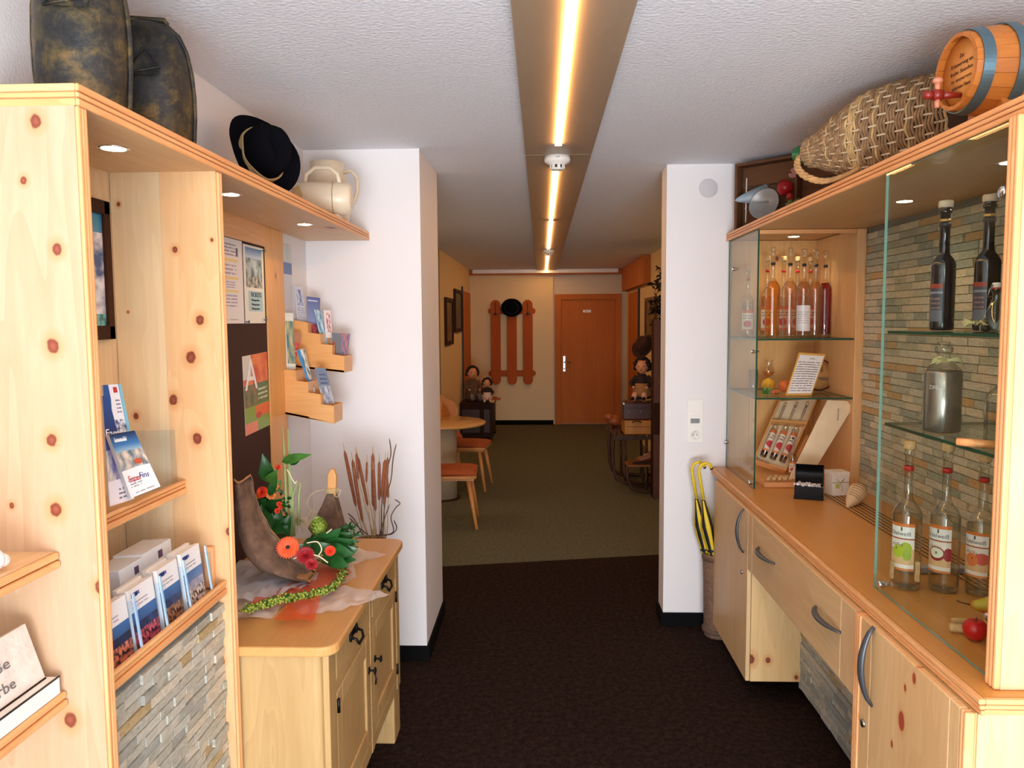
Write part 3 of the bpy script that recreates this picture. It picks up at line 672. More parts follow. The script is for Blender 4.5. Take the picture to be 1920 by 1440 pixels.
lf('grey leaflet at the low front step of the upper rack', [(548, 556), (628, 562), (630, 748), (562, 742)], 3.57, (110, 112, 120), [('n', 0, .4, 0, .6, (60, 90, 60), (180, 60, 60), 5)])
lf('small colourful leaflet at the outer end of the upper rack', [(630, 560), (705, 566), (685, 750), (632, 748)], 3.60, (120, 130, 160), [('n', 0, 1, 0, 1, (90, 110, 150), (200, 120, 110), 3)])
lf('white magazine standing in the lower rack against the wall', [(133, 388), (222, 392), (246, 866), (158, 862)], 3.41, (214, 214, 208), [('n', 0, 1, .1, .86, (60, 110, 120), (190, 180, 120), 3), ('r', 0, .25, 0, 1, (224, 224, 222))], th=.012)
lf('brown leaflet behind the red one in the lower rack', [(214, 546), (290, 552), (290, 642), (222, 640)], 3.45, (170, 110, 70), [])
lf('red leaflet in the lower rack', [(174, 640), (284, 642), (250, 768), (180, 764)], 3.44, (196, 60, 44), [('l', .1, .9, .1, .9, (230, 160, 120), 3)])
lf('blue leaflet shaped like a snowboard leaning in the lower rack', [(252, 706), (318, 690), (412, 1062), (378, 1062)], 3.42, (40, 130, 200), [('n', .45, 1, .3, 1, (60, 90, 80), (220, 216, 210), 5), ('r', 0, 1, 0, .12, (228, 228, 230))])
lf('grey-blue brochure leaning at the outer end of the lower rack', [(408, 852), (496, 856), (577, 1152), (476, 1164)], 3.40, (110, 122, 146), [('n', 0, 1, 0, .5, (110, 120, 140), (190, 190, 196), 4), ('l', .2, .8, .55, .9, (50, 60, 90), 3)])
# ================================================================ DRESSER
DZ = .808
dr = Thing('dresser', 'low honey-coloured pine dresser with black iron handles by the left wall', 'dresser', (-.85, 2.6, 0))
dr.pre = lambda v: Vector((max(-1.137, v.x*1.035), v.y*1.035, max(0, CH-(CH-v.z)*1.035)))
def rtop(x0, x1, y0, y1, r, n=6):
    pts = [(x0, y0), (x1-r, y0)]
    pts += [(x1-r+r*math.sin(a), y0+r-r*math.cos(a)) for a in [math.pi/2*i/n for i in range(1, n+1)]]
    pts += [(x1-r+r*math.cos(a), y1-r+r*math.sin(a)) for a in [math.pi/2*i/n for i in range(0, n+1)]]
    return pts + [(x0, y1)]
dr.part('tabletop', MB().prism([(x, y, .810) for x, y in rtop(-1.136, -.548, 1.985, 3.032, .05)], (0, 0, .028)), DRTOP, bev=.006)
dr.part('carcass', MB().prism([(x, y, .25) for x, y in rtop(-1.134, -.590, 2.003, 3.016, .025)], (0, 0, .56)), DRESSER)
for y0, y1 in ((2.003, 2.075), (2.50, 2.535), (2.955, 3.016)):
    dr.part('front_stile', MB().box(-.590, -.572, y0, y1, .25, .81), DRESSER, bev=.003)
for z0, z1 in ((.25, .30), (.672, .700), (.792, .81)):
    dr.part('front_rail', MB().box(-.590, -.574, 2.075, 2.955, z0, z1), DRESSER, bev=.003)
for y0, y1 in ((2.08, 2.495), (2.54, 2.95)):
    d = dr.part('drawer', MB().box(-.592, -.572, y0, y1, .703, .789), DRESSER, bev=.004)
    yc = (y0+y1)/2-.02
    h = MB()
    h.tube([(-.570, yc-.035, .765), (-.552, yc-.035, .758), (-.546, yc-.026, .742), (-.546, yc+.026, .742), (-.552, yc+.035, .758), (-.570, yc+.035, .765)], .0045, 8)
    for s_ in (-1, 1): h.ell((-.568, yc+s_*.035, .765), (.004, .010, .016))
    h.box(-.572, -.570, yc-.045, yc+.045, .755, .775)
    dr.part('handle', h, IRON, parent=d, label='black iron drop handle')
for i, (y0, y1) in enumerate(((2.08, 2.497), (2.538, 2.95))):
    d = dr.part('door', MB().box(-.592, -.573, y0, y0+.06, .303, .669).box(-.592, -.573, y1-.06, y1, .303, .669).box(-.592, -.573, y0+.06, y1-.06, .303, .365).box(-.592, -.573, y0+.06, y1-.06, .61, .669), DRESSER, bev=.004)
    dr.part('door_panel', MB().box(-.592, -.580, y0+.062, y1-.062, .367, .608), DRESSER, parent=d, bev=.003)
    yk = y1-.025 if i == 0 else y0+.025
    k = MB().cyl((-.573, yk, .552), (-.556, yk, .552), .004, n=8).ell((-.552, yk, .552), (.005, .012, .012)).cyl((-.573, yk, .552), (-.570, yk, .552), .012)
    if i == 0: k.tube([(-.552, yk, .54), (-.550, yk+.004, .522), (-.551, yk, .505)], .003, 6)
    dr.part('door_knob', k, IRON, parent=d, label='black iron knob')
    yh = y0+.004 if i == 0 else y1-.004
    for z in (.34, .63): dr.part('hinge', MB().cyl((-.570, yh, z-.02), (-.570, yh, z+.02), .005, n=8), IRON, parent=d)
for y0, y1 in ((2.003, 2.11), (2.90, 3.016)):
    dr.part('foot', MB().box(-.70, -.576, y0, y1, 0, .25), DRESSER, bev=.006)
    dr.part('foot', MB().box(-1.13, -1.03, y0, y1, 0, .25), DRESSER, bev=.006)
# ---------------------------------------------------------------- cattails in a floor vase behind the dresser
vp = (-.76, 3.36, 0)
va = Solo('floor_vase', 'tall floor vase standing behind the dresser with dried cattails', 'vase', MB().lathe([(0, 0), (.08, 0), (.10, .2), (.09, .5), (.06, .66), (.07, .74), (.062, .74), (.05, .66), (0, .60)], vp, 24), flat('vase_clay', (120, 92, 70), .6), loc=vp)
ca = Thing('cattail_bunch', 'bunch of dried brown cattails and curly twigs standing against the white wall', 'dried plants', (-.76, 3.36, .61))
CATB = flat('cattail_brown', (132, 76, 46), .9, var=.2, scale=60); STEM = flat('dry_stem', (176, 148, 104), .8, var=.2, scale=60); TWIG = flat('dark_twig', (92, 66, 52), .8)
for (bx, by, x1_, y1_, x2, y2, r) in ((682,1003,668,952,646,845,5.5),(690,1003,676,962,661,862,5.5),(697,1003,690,950,671,857,5),(690,1003,680,980,665,890,5),(706,1003,700,952,699,850,6),(712,1003,711,940,711,865,5),(716,1003,716,935,722,862,6),(704,1003,687,905,688,866,3.5),(722,1003,720,950,727,858,5.5),(700,1003,704,960,700,880,5),(726,1000,728,935,724,880,4.5),(700,1003,672,900,668,850,4)):
    Yd = 3.33+random.uniform(-.03, .05); g = lambda x, y: at(x, y, Y=Yd)
    b = g(bx, by); root = Vector((-.76+(b.x+.76)*.35, 3.36, .64)); a1, a2 = g(x1_, y1_), g(x2, y2)
    s0 = a1+(a2-a1)*.02
    tip = a2+(a2-a1).normalized()*.035
    ca.part('stem', MB().tube([root, b, a1, a2, tip], [.0025, .0025, .002, .002, .0008], 6), STEM)
    k = r*.00145
    ca.part('cattail_head', MB().tube([s0, s0+(a2-s0)*.06, s0+(a2-s0)*.5, s0+(a2-s0)*.93, a2], [.002, k*.8, k, k*.85, .002], 10), CATB)
for pts in ([(715,1003),(716,940),(726,880),(733,850),(730,822)], [(718,1003),(722,940),(733,900),(737,860),(743,832)], [(712,1003),(720,975),(731,945)], [(705,1003),(725,1003),(738,995),(733,970),(742,952),(750,944),(740,936)], [(680,1003),(665,975),(652,962)], [(690,1003),(668,985),(655,970)], [(720,1003),(735,1001),(744,990),(738,975)]):
    ca.part('twig', MB().tube(sm([at(x, y, Y=3.30) for x, y in pts], 4), [.0026]*(4*(len(pts)-1))+[.001], 6), TWIG)
# ---------------------------------------------------------------- cloth and net under the arrangement
ZT = DZ+.001
def drape(name, label, px, mat, amp, z0, seed, res=.02):
    P = [at(x, y, Z=z0) for x, y in px]
    bm = bmesh.new(); vs = [bm.verts.new(p) for p in P]; f = bm.faces.new(vs)
    if f.normal.z < 0: f.normal_flip()
    bmesh.ops.triangulate(bm, faces=[f])
    bmesh.ops.subdivide_edges(bm, edges=bm.edges[:], cuts=9, use_grid_fill=True)
    bmesh.ops.triangulate(bm, faces=bm.faces[:])
    bmesh.ops.subdivide_edges(bm, edges=bm.edges[:], cuts=1, use_grid_fill=True)
    for v in bm.verts:
        n_ = noise.noise(Vector((v.co.x*14+seed, v.co.y*9, seed))) + .5*noise.noise(Vector((v.co.x*34, v.co.y*22+seed, 0)))
        v.co.z = z0 + amp*abs(n_) + .0008
    me = bpy.data.meshes.new(name); bm.to_mesh(me); bm.free()
    for p_ in me.polygons: p_.use_smooth = True
    me.materials.append(mat); c = sum(P, Vector())/len(P)
    for v in me.vertices: v.co -= Vector((c.x, c.y, z0))
    o = bpy.data.objects.new(name, me); COL.objects.link(o); o.location = (c.x, c.y, z0); props(o, label, 'cloth'); return o
ORG = sheer('white_organza', (240, 236, 236), .72); ORB = sheer('blue_white_organza', (214, 222, 236), .8)
NETO = sheer('orange_net', (240, 104, 56), .30, net=900)
drape('organza_cloth', 'white sheer cloth laid on the dresser top, its tip pointing at the front edge', [(425, 1085), (480, 1050), (600, 1040), (665, 1030), (727, 1040), (663, 1060), (668, 1082), (635, 1102), (686, 1106), (731, 1116), (640, 1146), (566, 1156), (540, 1130), (510, 1160), (430, 1164)], ORG, .014, ZT, 1)
drape('organza_cloth', 'crumpled bluish white cloth under the curved bark', [(430, 1070), (470, 1055), (560, 1075), (600, 1072), (590, 1098), (500, 1128), (430, 1130)], ORB, .030, ZT+.016, 4)
drape('orange_net', 'strip of orange net lying over the white cloth in front of the bark', [(575, 1062), (640, 1050), (660, 1075), (628, 1100), (600, 1108), (600, 1130), (588, 1166), (512, 1164), (545, 1130), (470, 1138), (480, 1118), (560, 1092)], NETO, .012, ZT+.020, 8)
# ---------------------------------------------------------------- flower arrangement
fa = Thing('flower_arrangement', 'flower arrangement with curved bark, orange gerbera, green leaves and reeds on the dresser', 'flower arrangement', (-.86, 2.6, ZT))
BARK = flat('bark', (112, 88, 72), .9, var=.35, scale=26, bump=.8, bscale=50)
BARKI = flat('bark_inner', (176, 128, 84), .85, var=.2, scale=30)
secs = [((438, 902), (470, 893)), ((440, 930), (478, 925)), ((442, 965), (488, 958)), ((446, 1005), (505, 992)), ((462, 1045), (528, 1020)), ((490, 1072), (552, 1044)), ((530, 1084), (575, 1062)), ((575, 1086), (592, 1074))]
def barkf(o):
    def f(u, v):
        k = v*(len(secs)-1); i = min(int(k), len(secs)-2); t = k-i
        oa = [secs[i][0][j]*(1-t)+secs[i+1][0][j]*t for j in (0, 1)]; ib = [secs[i][1][j]*(1-t)+secs[i+1][1][j]*t for j in (0, 1)]
        Ya=2.472+.02*v; a = at(*oa, Y=Ya); b = at(*ib, Y=Ya+.10); b.z = max(b.z, DZ+.02); a.z = max(a.z, DZ+.012)
        p = a.lerp(b, u); bul = math.sin(math.pi*u)
        p += Vector((.012*bul, -.05*bul, -.004*bul))
        p += Vector((noise.noise(p*30), noise.noise(p*30+Vector((5, 0, 0))), noise.noise(p*22)))*.004
        p.z = max(p.z, DZ+.004)
        return p + Vector(o)
    return f
B1 = MB().grid(barkf((0, 0, 0)), 12, 30, 0); B1.grid(barkf((-.006, .016, .004)), 12, 30, 1)
# close rim
n0 = 0; n1 = 12*30
for j in range(29):
    for c_ in (0, 11):
        B1.f.append([n0+j*12+c_, n0+(j+1)*12+c_, n1+(j+1)*12+c_, n1+j*12+c_]); B1.m.append(1); B1.s.append(False)
for c_ in range(11):
    for j in (0, 29): B1.f.append([n0+j*12+c_, n0+j*12+c_+1, n1+j*12+c_+1, n1+j*12+c_]); B1.m.append(1); B1.s.append(False)
fa.part('curved_bark', B1, [BARK, BARKI])
Y2 = 2.946
BP = [at(x, y, Y=Y2) for x, y in ((612, 925), (604, 945), (590, 972), (575, 990), (590, 1012), (640, 1012), (642, 985), (634, 955), (626, 925))]
b2 = MB().prism(BP, (0, .05, 0)); fa.part('upright_bark', b2, BARK, bev=.008)
fa.part('wooden_stake', MB().prism([at(x, y, Y=Y2+.004) for x, y in ((613, 930), (614, 890), (620, 879), (625, 880), (630, 892), (629, 930))], (0, .02, 0)), BEECH, bev=.003)
RAF = flat('raffia', (206, 194, 140), .8)
r_ = MB()
for k in range(4): r_.tube([at(609, 917+k*2, Y=Y2-.005), at(620, 919+k*2, Y=Y2-.012), at(632, 916+k*2, Y=Y2-.004), at(630, 915+k*2, Y=Y2+.06), at(611, 916+k*2, Y=Y2+.06)], .0012, 5, closed=True)
for pts in ([(610,918),(590,922),(578,935),(577,948),(585,960)], [(630,918),(638,922),(632,932),(626,928)], [(632,916),(640,920)], [(585,958),(570,985)], [(588,958),(580,985)], [(586,955),(600,972)], [(586,955),(573,978)], [(584,960),(562,970),(545,985)]):
    r_.tube(sm([at(x, y, Y=Y2-.02) for x, y in pts], 4), .0011, 5)
fa.part('raffia_tie', r_, RAF)
GREEN = flat('leaf_green', (30, 84, 34), .35, var=.25, scale=30); GREEN2 = flat('leaf_mid_green', (70, 122, 48), .4, var=.25, scale=30); REED = flat('reed_green', (150, 168, 110), .6, var=.15, scale=20)
for pts in ([(546,1008),(543,900),(540,806)], [(540,1005),(536,930),(533,850),(530,800)], [(552,1005),(548,930),(541,860),(548,852)], [(560,985),(560,930),(563,905)], [(548,1005),(546,940),(552,920),(560,900)]):
    fa.part('reed', MB().tube([at(x, y, Y=2.822) for x, y in pts], [.0065, .0055, .003] if len(pts) == 3 else [.005]*(len(pts)-1)+[.0015], 8), REED)
lv = [((528,866),(585,852),18,.02,2.72),((545,872),(570,850),14,.02,2.74),((505,905),(492,850),26,.03,2.66),((505,905),(520,880),22,.02,2.66),((500,900),(490,868),24,.02,2.7),((510,920),(528,900),20,.02,2.7),((505,930),(520,890),16,.02,2.68),
      ((495,990),(490,945),34,.03,2.70),((510,1000),(525,950),34,.03,2.70),((500,960),(530,935),30,.02,2.72),((520,1010),(545,965),30,.02,2.7),((490,960),(510,1000),30,.02,2.68),((505,985),(535,1000),26,.02,2.68),
      ((595,1030),(640,990),40,.03,2.62),((600,1035),(665,1012),36,.02,2.60),((590,1025),(615,985),34,.02,2.66),((605,1045),(668,1050),34,.02,2.58),((600,1030),(655,995),30,.02,2.66),((585,1030),(600,1000),30,.02,2.6),((610,1030),(665,1040),30,.02,2.56),((575,1010),(590,1030),26,.02,2.6),((470,1000),(500,960),34,.02,2.72),((480,1010),(470,960),30,.02,2.72),((520,1015),(515,975),34,.02,2.7),((530,1000),(540,985),30,.02,2.68),((485,950),(500,935),28,.02,2.7),((620,1020),(660,1000),38,.03,2.64),((630,1040),(672,1030),34,.03,2.58),((585,1045),(560,1020),26,.02,2.5),((620,1050),(655,1063),26,.02,2.52),((580,1035),(620,1020),28,.02,2.55)]
for i, (a, b, wpx, bd, Y) in enumerate(lv):
    Y *= 1.03; A, B = at(*a, Y=Y), at(*b, Y=Y-.03+random.uniform(-.02, .04)); A.z = max(A.z, DZ+.01); B.z = max(B.z, DZ+.02)
    fa.part('leaf', MB().leaf(A, B, wpx*Y/1465, up=(.35, -1, .35), bend=bd*.5), GREEN if i not in (0, 3, 5) else GREEN2)
ft = MB()
for k in range(70):
    a = at(random.uniform(640, 668), random.uniform(985, 1030), Y=2.822+random.uniform(-.1, .05)); d = Vector((random.uniform(-1, 1), random.uniform(-1, .3), random.uniform(-.3, 1))).normalized()*.028
    ft.leaf(a, a+d, .007, up=(.2, -1, .2), n=3)
for k in range(60):
    a = at(random.uniform(482, 540), random.uniform(925, 1000), Y=2.822); d = Vector((random.uniform(-1, 1), random.uniform(-1, .3), random.uniform(-.3, 1))).normalized()*.035
    ft.leaf(a, a+d, .012, up=(.2, -1, .2), n=3)
fa.part('small_foliage', ft, GREEN, kind='stuff')
def rosette(c, d, rad, layers, mat, pw, label, core=None, cup=.2):
    R = align(d); c = Vector(c); f = MB()
    for (n, rr, ang, ph) in layers:
        for k in range(n):
            t = 2*math.pi*(k+ph)/n; e = R @ Vector((math.cos(t)*math.cos(ang), math.sin(t)*math.cos(ang), math.sin(ang)))
            nr = R @ Vector((-math.cos(t)*math.sin(ang), -math.sin(t)*math.sin(ang), math.cos(ang)))
            f.leaf(c+e*rr*rad*.12, c+e*rr*rad, pw*rr, up=nr, bend=rad*.05, n=4, shape=1.3)
    o = fa.part(label, f, mat)
    if core: fa.part('flower_centre', MB().ell(c+R@Vector((0, 0, rad*.06)), (rad*.26, rad*.26, rad*.12), R=R, mi=0), core, parent=o)
    return o
ORNG = flat('gerbera_orange', (246, 92, 44), .5, var=.12, scale=60); REDF = flat('chrysanthemum_red', (158, 24, 34), .6, var=.3, scale=80); CARN = flat('carnation_orange_red', (226, 62, 30), .6, var=.2, scale=60); SALM = flat('rose_apricot', (232, 140, 70), .6, var=.15, scale=40)
rosette(at(540, 1027, Y=2.534), (.18, -.8, .55), .040, [(26, 1, .05, 0), (26, .93, .2, .5), (20, .55, .45, .2)], ORNG, .0065, 'gerbera', BLACK)
rosette(at(573, 1042, Y=2.513), (.2, -.75, .6), .032, [(22, 1, .1, 0), (22, .95, .35, .5), (18, .85, .65, .2), (12, .7, .95, 0), (8, .55, 1.25, 0)], REDF, .011, 'chrysanthemum')
rosette(at(584, 1058, Y=2.493), (.3, -.7, .6), .022, [(18, 1, .1, 0), (18, .9, .45, .5), (12, .75, .85, .2), (8, .6, 1.2, 0)], REDF, .010, 'chrysanthemum')
rosette(at(492, 923, Y=2.740), (-.1, -.9, .4), .022, [(14, 1, .1, 0), (14, .95, .5, .5), (10, .85, .9, .2), (6, .7, 1.25, 0)], CARN, .018, 'carnation')
rosette(at(619, 1033, Y=2.575), (.2, -.8, .5), .019, [(14, 1, .1, 0), (14, .95, .5, .5), (10, .85, .9, .2), (6, .7, 1.25, 0)], CARN, .016, 'carnation')
for (x, y, r) in ((522, 876, .011), (523, 945, .010), (520, 958, .011), (526, 952, .009), (603, 1012, .007)):
    rosette(at(x, y, Y=2.740), (0, -1, .3), r, [(7, 1, .2, 0), (6, .9, .7, .5), (4, .7, 1.2, 0)], CARN, r*.9, 'small_blossom')
for (x, y, r) in ((509, 928, .020), (516, 912, .018), (482, 937, .013), (484, 930, .012)):
    rosette(at(x, y, Y=2.771), (.1, -1, .3), r, [(7, 1, .35, 0), (6, .9, .8, .5), (4, .7, 1.2, 0)], SALM, r*.9, 'apricot_rose')
ar = MB(); c = at(599, 993, Y=2.699); R = align((-.1, -.25, 1))
for l in range(8):
    a = l/7*math.pi*.9
    for k in range(12):
        t = 2*math.pi*(k+(l % 2)*.5)/12; rr = .026*math.sin(a*.9+.25); zz = .034*math.cos(a)
        b = c+R@Vector((rr*math.cos(t), rr*math.sin(t), -zz)); ar.leaf(b, b+R@Vector((math.cos(t)*.004, math.sin(t)*.004, .014)), .013, up=(R@Vector((math.cos(t), math.sin(t), .2))), n=3)
ar.ell(c, (.024, .024, .032), R=R)
fa.part('artichoke_bud', ar, flat('artichoke_green', (136, 158, 60), .5, var=.3, scale=40))
dg = MB(); c = at(580, 955, Y=2.843)
for k in range(46):
    t = random.uniform(0, 6.283); e = Vector((math.cos(t)*.07-.02, random.uniform(-.03, .03), math.sin(t)*.04-.02)); dg.tube([at(560, 975, Y=2.843), at(560, 975, Y=2.843)+e], [.0012, .0005], 4)
fa.part('dried_grass_tuft', dg, flat('dried_grass', (210, 190, 150), .8), kind='stuff')
wl = MB()
for pts in ([(550,1048),(570,1040),(595,1042),(615,1055)], [(575,1018),(595,1016),(603,1030),(597,1042)], [(612,1000),(622,992)], [(538,880),(552,905),(556,902)]):
    wl.tube(sm([at(x, y, Y=2.513 if y > 1000 else 2.6) for x, y in pts]), .0024, 6)
fa.part('pale_willow_loop', wl, flat('pale_willow', (212, 196, 164), .6))
# candle
cd = at(568, 1022, Y=2.637); cd.z = DZ+.024
cn = Thing('pillar_candle', 'short cream pillar candle amid the flowers beside the artichoke', 'candle', cd)
cn.part('wax', MB().lathe([(0, -.022), (.0235, -.022), (.0235, .062), (.020, .066), (.016, .062), (0, .061)], cd, 28), flat('candle_wax', (240, 222, 188), .45))
cn.part('wick', MB().tube([cd+Vector((0, 0, .06)), cd+Vector((.001, 0, .072))], .0012, 5), BLACK)
# berry garland
gp = [(455,1144),(478,1138),(505,1130),(530,1124),(552,1119),(575,1117),(598,1112),(618,1104),(634,1092),(643,1078),(642,1064),(632,1054),(616,1050),(602,1049)]
gp2 = [(640,1050),(650,1040),(658,1022),(662,1008)]
ga = Thing('berry_garland', 'curling garland of small green-yellow berries and leaves lying on the white cloth', 'garland', at(600, 1112, Z=DZ+.03))
BY = flat('berry_yellow_green', (150, 166, 62), .35, var=.2, scale=60); br, lf_ = MB(), MB()
def along(P, n, sp, zf):
    P = [at(x, y, Z=zf) for x, y in P]
    for k in range(n):
        u = k/n*(len(P)-1); i = int(u); c = P[i].lerp(P[i+1], u-i) + Vector([random.gauss(0, sp) for _ in range(3)])
        c.z = max(c.z, DZ+.024)
        br.ell(c, random.uniform(.0030, .0046), 7, 5)
        if k % 2: d = Vector([random.uniform(-1, 1) for _ in range(3)]).normalized()*.016; d.z = abs(d.z)*.6; lf_.leaf(c, c+d, .007, up=(.1, -.6, 1), n=3)
along(gp, 700, .0062, DZ+.034); along(gp2, 170, .008, DZ+.05)
ga.part('stem_wire', MB().tube([at(x, y, Z=DZ+.03) for x, y in gp], .002, 6), GREEN)
ga.part('berries', br, BY, kind='stuff'); ga.part('garland_leaves', lf_, flat('garland_leaf', (62, 92, 36), .5, var=.3, scale=50), kind='stuff')
# ================================================================ ON THE LEFT TOP SHELF
SZ = ZS1+.0015
BELLM = NT('mottled_bell_metal'); tc = BELLM.new('TexCoord')
n1 = BELLM.new('TexNoise', {'Vector': tc.outputs['Object'], 'Scale': 17, 'Detail': 9, 'Roughness': .75, 'Distortion': .3}); n2 = BELLM.new('TexNoise', {'Vector': tc.outputs['Object'], 'Scale': 5, 'Detail': 2})
g = BELLM.math('ADD', BELLM.math('MULTIPLY', n1.outputs[0], .75), BELLM.math('MULTIPLY', n2.outputs[0], .25))
BELLM.base(BELLM.ramp(g, [(.38, lin((12, 15, 20))), (.47, lin((34, 34, 32))), (.54, lin((72, 62, 34))), (.64, lin((124, 94, 52)))]))
BELLM.b.inputs['Roughness'].default_value = .3; BELLM.b.inputs['Metallic'].default_value = .25; BELLM.bump(g, .5, .01); BELLM = BELLM.m
def cowbell(label, cx, cy, w_, h, rot, lean):
    t = Thing('cowbell', label, 'cowbell', (cx, cy, SZ), rot)
    prof = [(.40, .012), (.42, .0), (.44, .012), (.47, .10), (.495, .28), (.50, .45), (.485, .62), (.44, .78), (.36, .90), (.24, .97), (.10, 1.0), (0, 1.0)]
    L = Matrix.Rotation(lean, 3, 'X')
    m_ = MB().lathe([(r*w_, z*h) for r, z in prof], (0, 0, 0), 40, L, sq=.82)
    for v in m_.v: v.z += .42*w_*.82*abs(math.sin(lean))
    b = t.part('bell_body', m_, BELLM, world=False)
    zo = .42*w_*.82*abs(math.sin(lean))
    seam = [L @ Vector((-(r+.012)*w_, 0, z*h))+Vector((0, 0, zo)) for r, z in prof[2:]] + [L @ Vector(((r+.012)*w_, 0, z*h))+Vector((0, 0, zo)) for r, z in prof[2:][::-1]]
    t.part('seam_rib', MB().tube(seam, .006, 6), BELLM, world=False)
    s = .82; pr = L @ Vector((0, -.47*w_*s, .70*h)) + Vector((0, 0, zo))
    t.part('loop_bracket', MB().tube([L @ Vector((-.05, 0, h*.985))+Vector((0, 0, zo)), L @ Vector((-.045, 0, h*1.018))+Vector((0, 0, zo)), L @ Vector((.045, 0, h*1.018))+Vector((0, 0, zo)), L @ Vector((.05, 0, h*.985))+Vector((0, 0, zo))], .007, 8), BELLM, world=False)
    pl = MB()
    fr_ = lambda u, v: L @ Vector(((u-.5)*.085, -w_*s*.5*(.985-.15*(v-.3))-.004, h*(.56+.2*v)))+Vector((0, 0, zo))
    pl.grid(fr_, 5, 5); pl.tube([fr_(0, 0), fr_(1, .3), fr_(.6, 1), fr_(0, 0)], .004, 6)
    t.part('riveted_patch', pl, BELLM, world=False)
    return t
cowbell('huge mottled dark brown cowbell nearest the camera on the left top shelf', -.975, 1.68, .186, .375, .2, 0)
cowbell('second mottled dark cowbell leaning behind the nearest one on the left top shelf', -1.0, 2.03, .205, .318, .25, .12)
# hat
def hat(label, loc, rot, tilt, s, felt, band, name='felt_hat', rib=True):
    t = Thing(name, label, 'hat', loc, 0)
    R = Matrix.Rotation(rot, 3, 'Z') @ Matrix.Rotation(tilt, 3, 'X')
    crown = MB().lathe([(.085, 0), (.088, .02), (.086, .06), (.080, .10), (.066, .125), (.040, .128), (.018, .118), (0, .114)], (0, 0, 0), 36, sq=1.18)
    for v in crown.v:
        if v.z > .07: v.z -= .022*math.exp(-(v.x/.022)**2)*(v.z-.07)/.055; 
    brim = MB().lathe([(.086, .004), (.10, .0), (.125, .002), (.145, .014), (.150, .026), (.146, .027), (.125, .006), (.10, .005), (.086, .008)], (0, 0, 0), 40, sq=1.14)
    for v in brim.v: v.z += .03*(abs(v.x)/.15)**2 - .02*max(0, v.y/.17)
    bd = MB()
    for k in range(4 if rib else 2):
        bd.tube([((.0905+.002*math.sin(a*7+k))*math.cos(a), (.0905)*1.18*math.sin(a), .010+.006*k+.003*math.sin(a*5+k*2)) for a in [2*math.pi*i/40 for i in range(40)]], .0042, 6, closed=True)
    for m_ in (crown, brim, bd):
        for i, v in enumerate(m_.v): m_.v[i] = R @ (v*s)
    zm = min(v.z for v in brim.v+crown.v)
    for m_ in (crown, brim, bd):
        for v in m_.v: v.z -= zm
    c_ = t.part('crown', crown, felt, world=False); t.part('brim', brim, felt, world=False); t.part('hat_band', bd, band, world=False)
    return t
FELT = flat('black_felt', (12, 12, 18), .95, bump=.2, bscale=300, spec=.05); ROPE = flat('rope_tan', (176, 148, 104), .8)
hp = at(502, 368, X=-.99)
hat('black felt hat with twisted tan rope band tipped over on the left shelf', (-.965, 2.70, SZ), .95, 1.25, .88, FELT, ROPE)
tl = MB()
for k in range(7): a = at(560-k*2, 348+k*1, X=-.90); tl.tube([a, a+Vector((.005, .02, -.03)), Vector((a.x+.004*k, a.y+.03, SZ+.003))], .0028, 6)
Solo('rope_tail', 'loose frayed rope ends hanging between the black hat and the cream jug', 'rope', tl, ROPE, loc=(-.90, 2.9, SZ))
# jugs
CREAM = flat('cream_ceramic', (222, 208, 182), .32, var=.05, scale=8)
jg = Thing('ceramic_jug', 'barrel-shaped cream ceramic jug with an arched handle on top, beside the hat', 'jug', (-.905, 3.27, SZ))
R = align((1, .12, 0)); r = .068; jc = Vector((-.905, 3.27, SZ+r+.012))
jg.part('jug_body', MB().lathe([(0, -.118), (.055, -.118), (.064, -.108), (r, -.06), (r, .06), (.064, .108), (.055, .118), (0, .118)], jc, 36, R), CREAM)
jg.part('foot_ring', MB().box(jc.x-.07, jc.x+.07, jc.y-.03, jc.y+.03, SZ, SZ+.014), CREAM, bev=.004)
jg.part('handle', MB().tube([jc+Vector((-.075, 0, .058)), jc+Vector((-.07, 0, .10)), jc+Vector((-.03, 0, .128)), jc+Vector((.03, 0, .126)), jc+Vector((.062, 0, .10)), jc+Vector((.07, 0, .058))], .009, 10), CREAM)
jg.part('glaze_line', MB().tube([jc+R@Vector((.0685*math.cos(a), .0685*math.sin(a), .045)) for a in [2*math.pi*i/40 for i in range(40)]], .0022, 6, closed=True), ROPE, label='tan line round the jug body')
j2 = Thing('ceramic_jug', 'tall cream ceramic jug with an ear-shaped side handle, standing behind the barrel-shaped jug', 'jug', (-.965, 3.56, SZ))
jc = Vector((-.965, 3.56, SZ))
j2.part('jug_body', MB().lathe([(0, 0), (.088, 0), (.094, .01), (.098, .08), (.095, .16), (.088, .21), (.078, .25), (.074, .285), (.070, .287), (.066, .28), (0, .26)], jc, 36), CREAM)
j2.part('handle', MB().tube([jc+Vector((.068, -.01, .24)), jc+Vector((.115, -.015, .245)), jc+Vector((.142, -.02, .21)), jc+Vector((.140, -.02, .15)), jc+Vector((.12, -.015, .10)), jc+Vector((.085, -.01, .07))], [.010, .009, .009, .009, .009, .010], 10), CREAM)
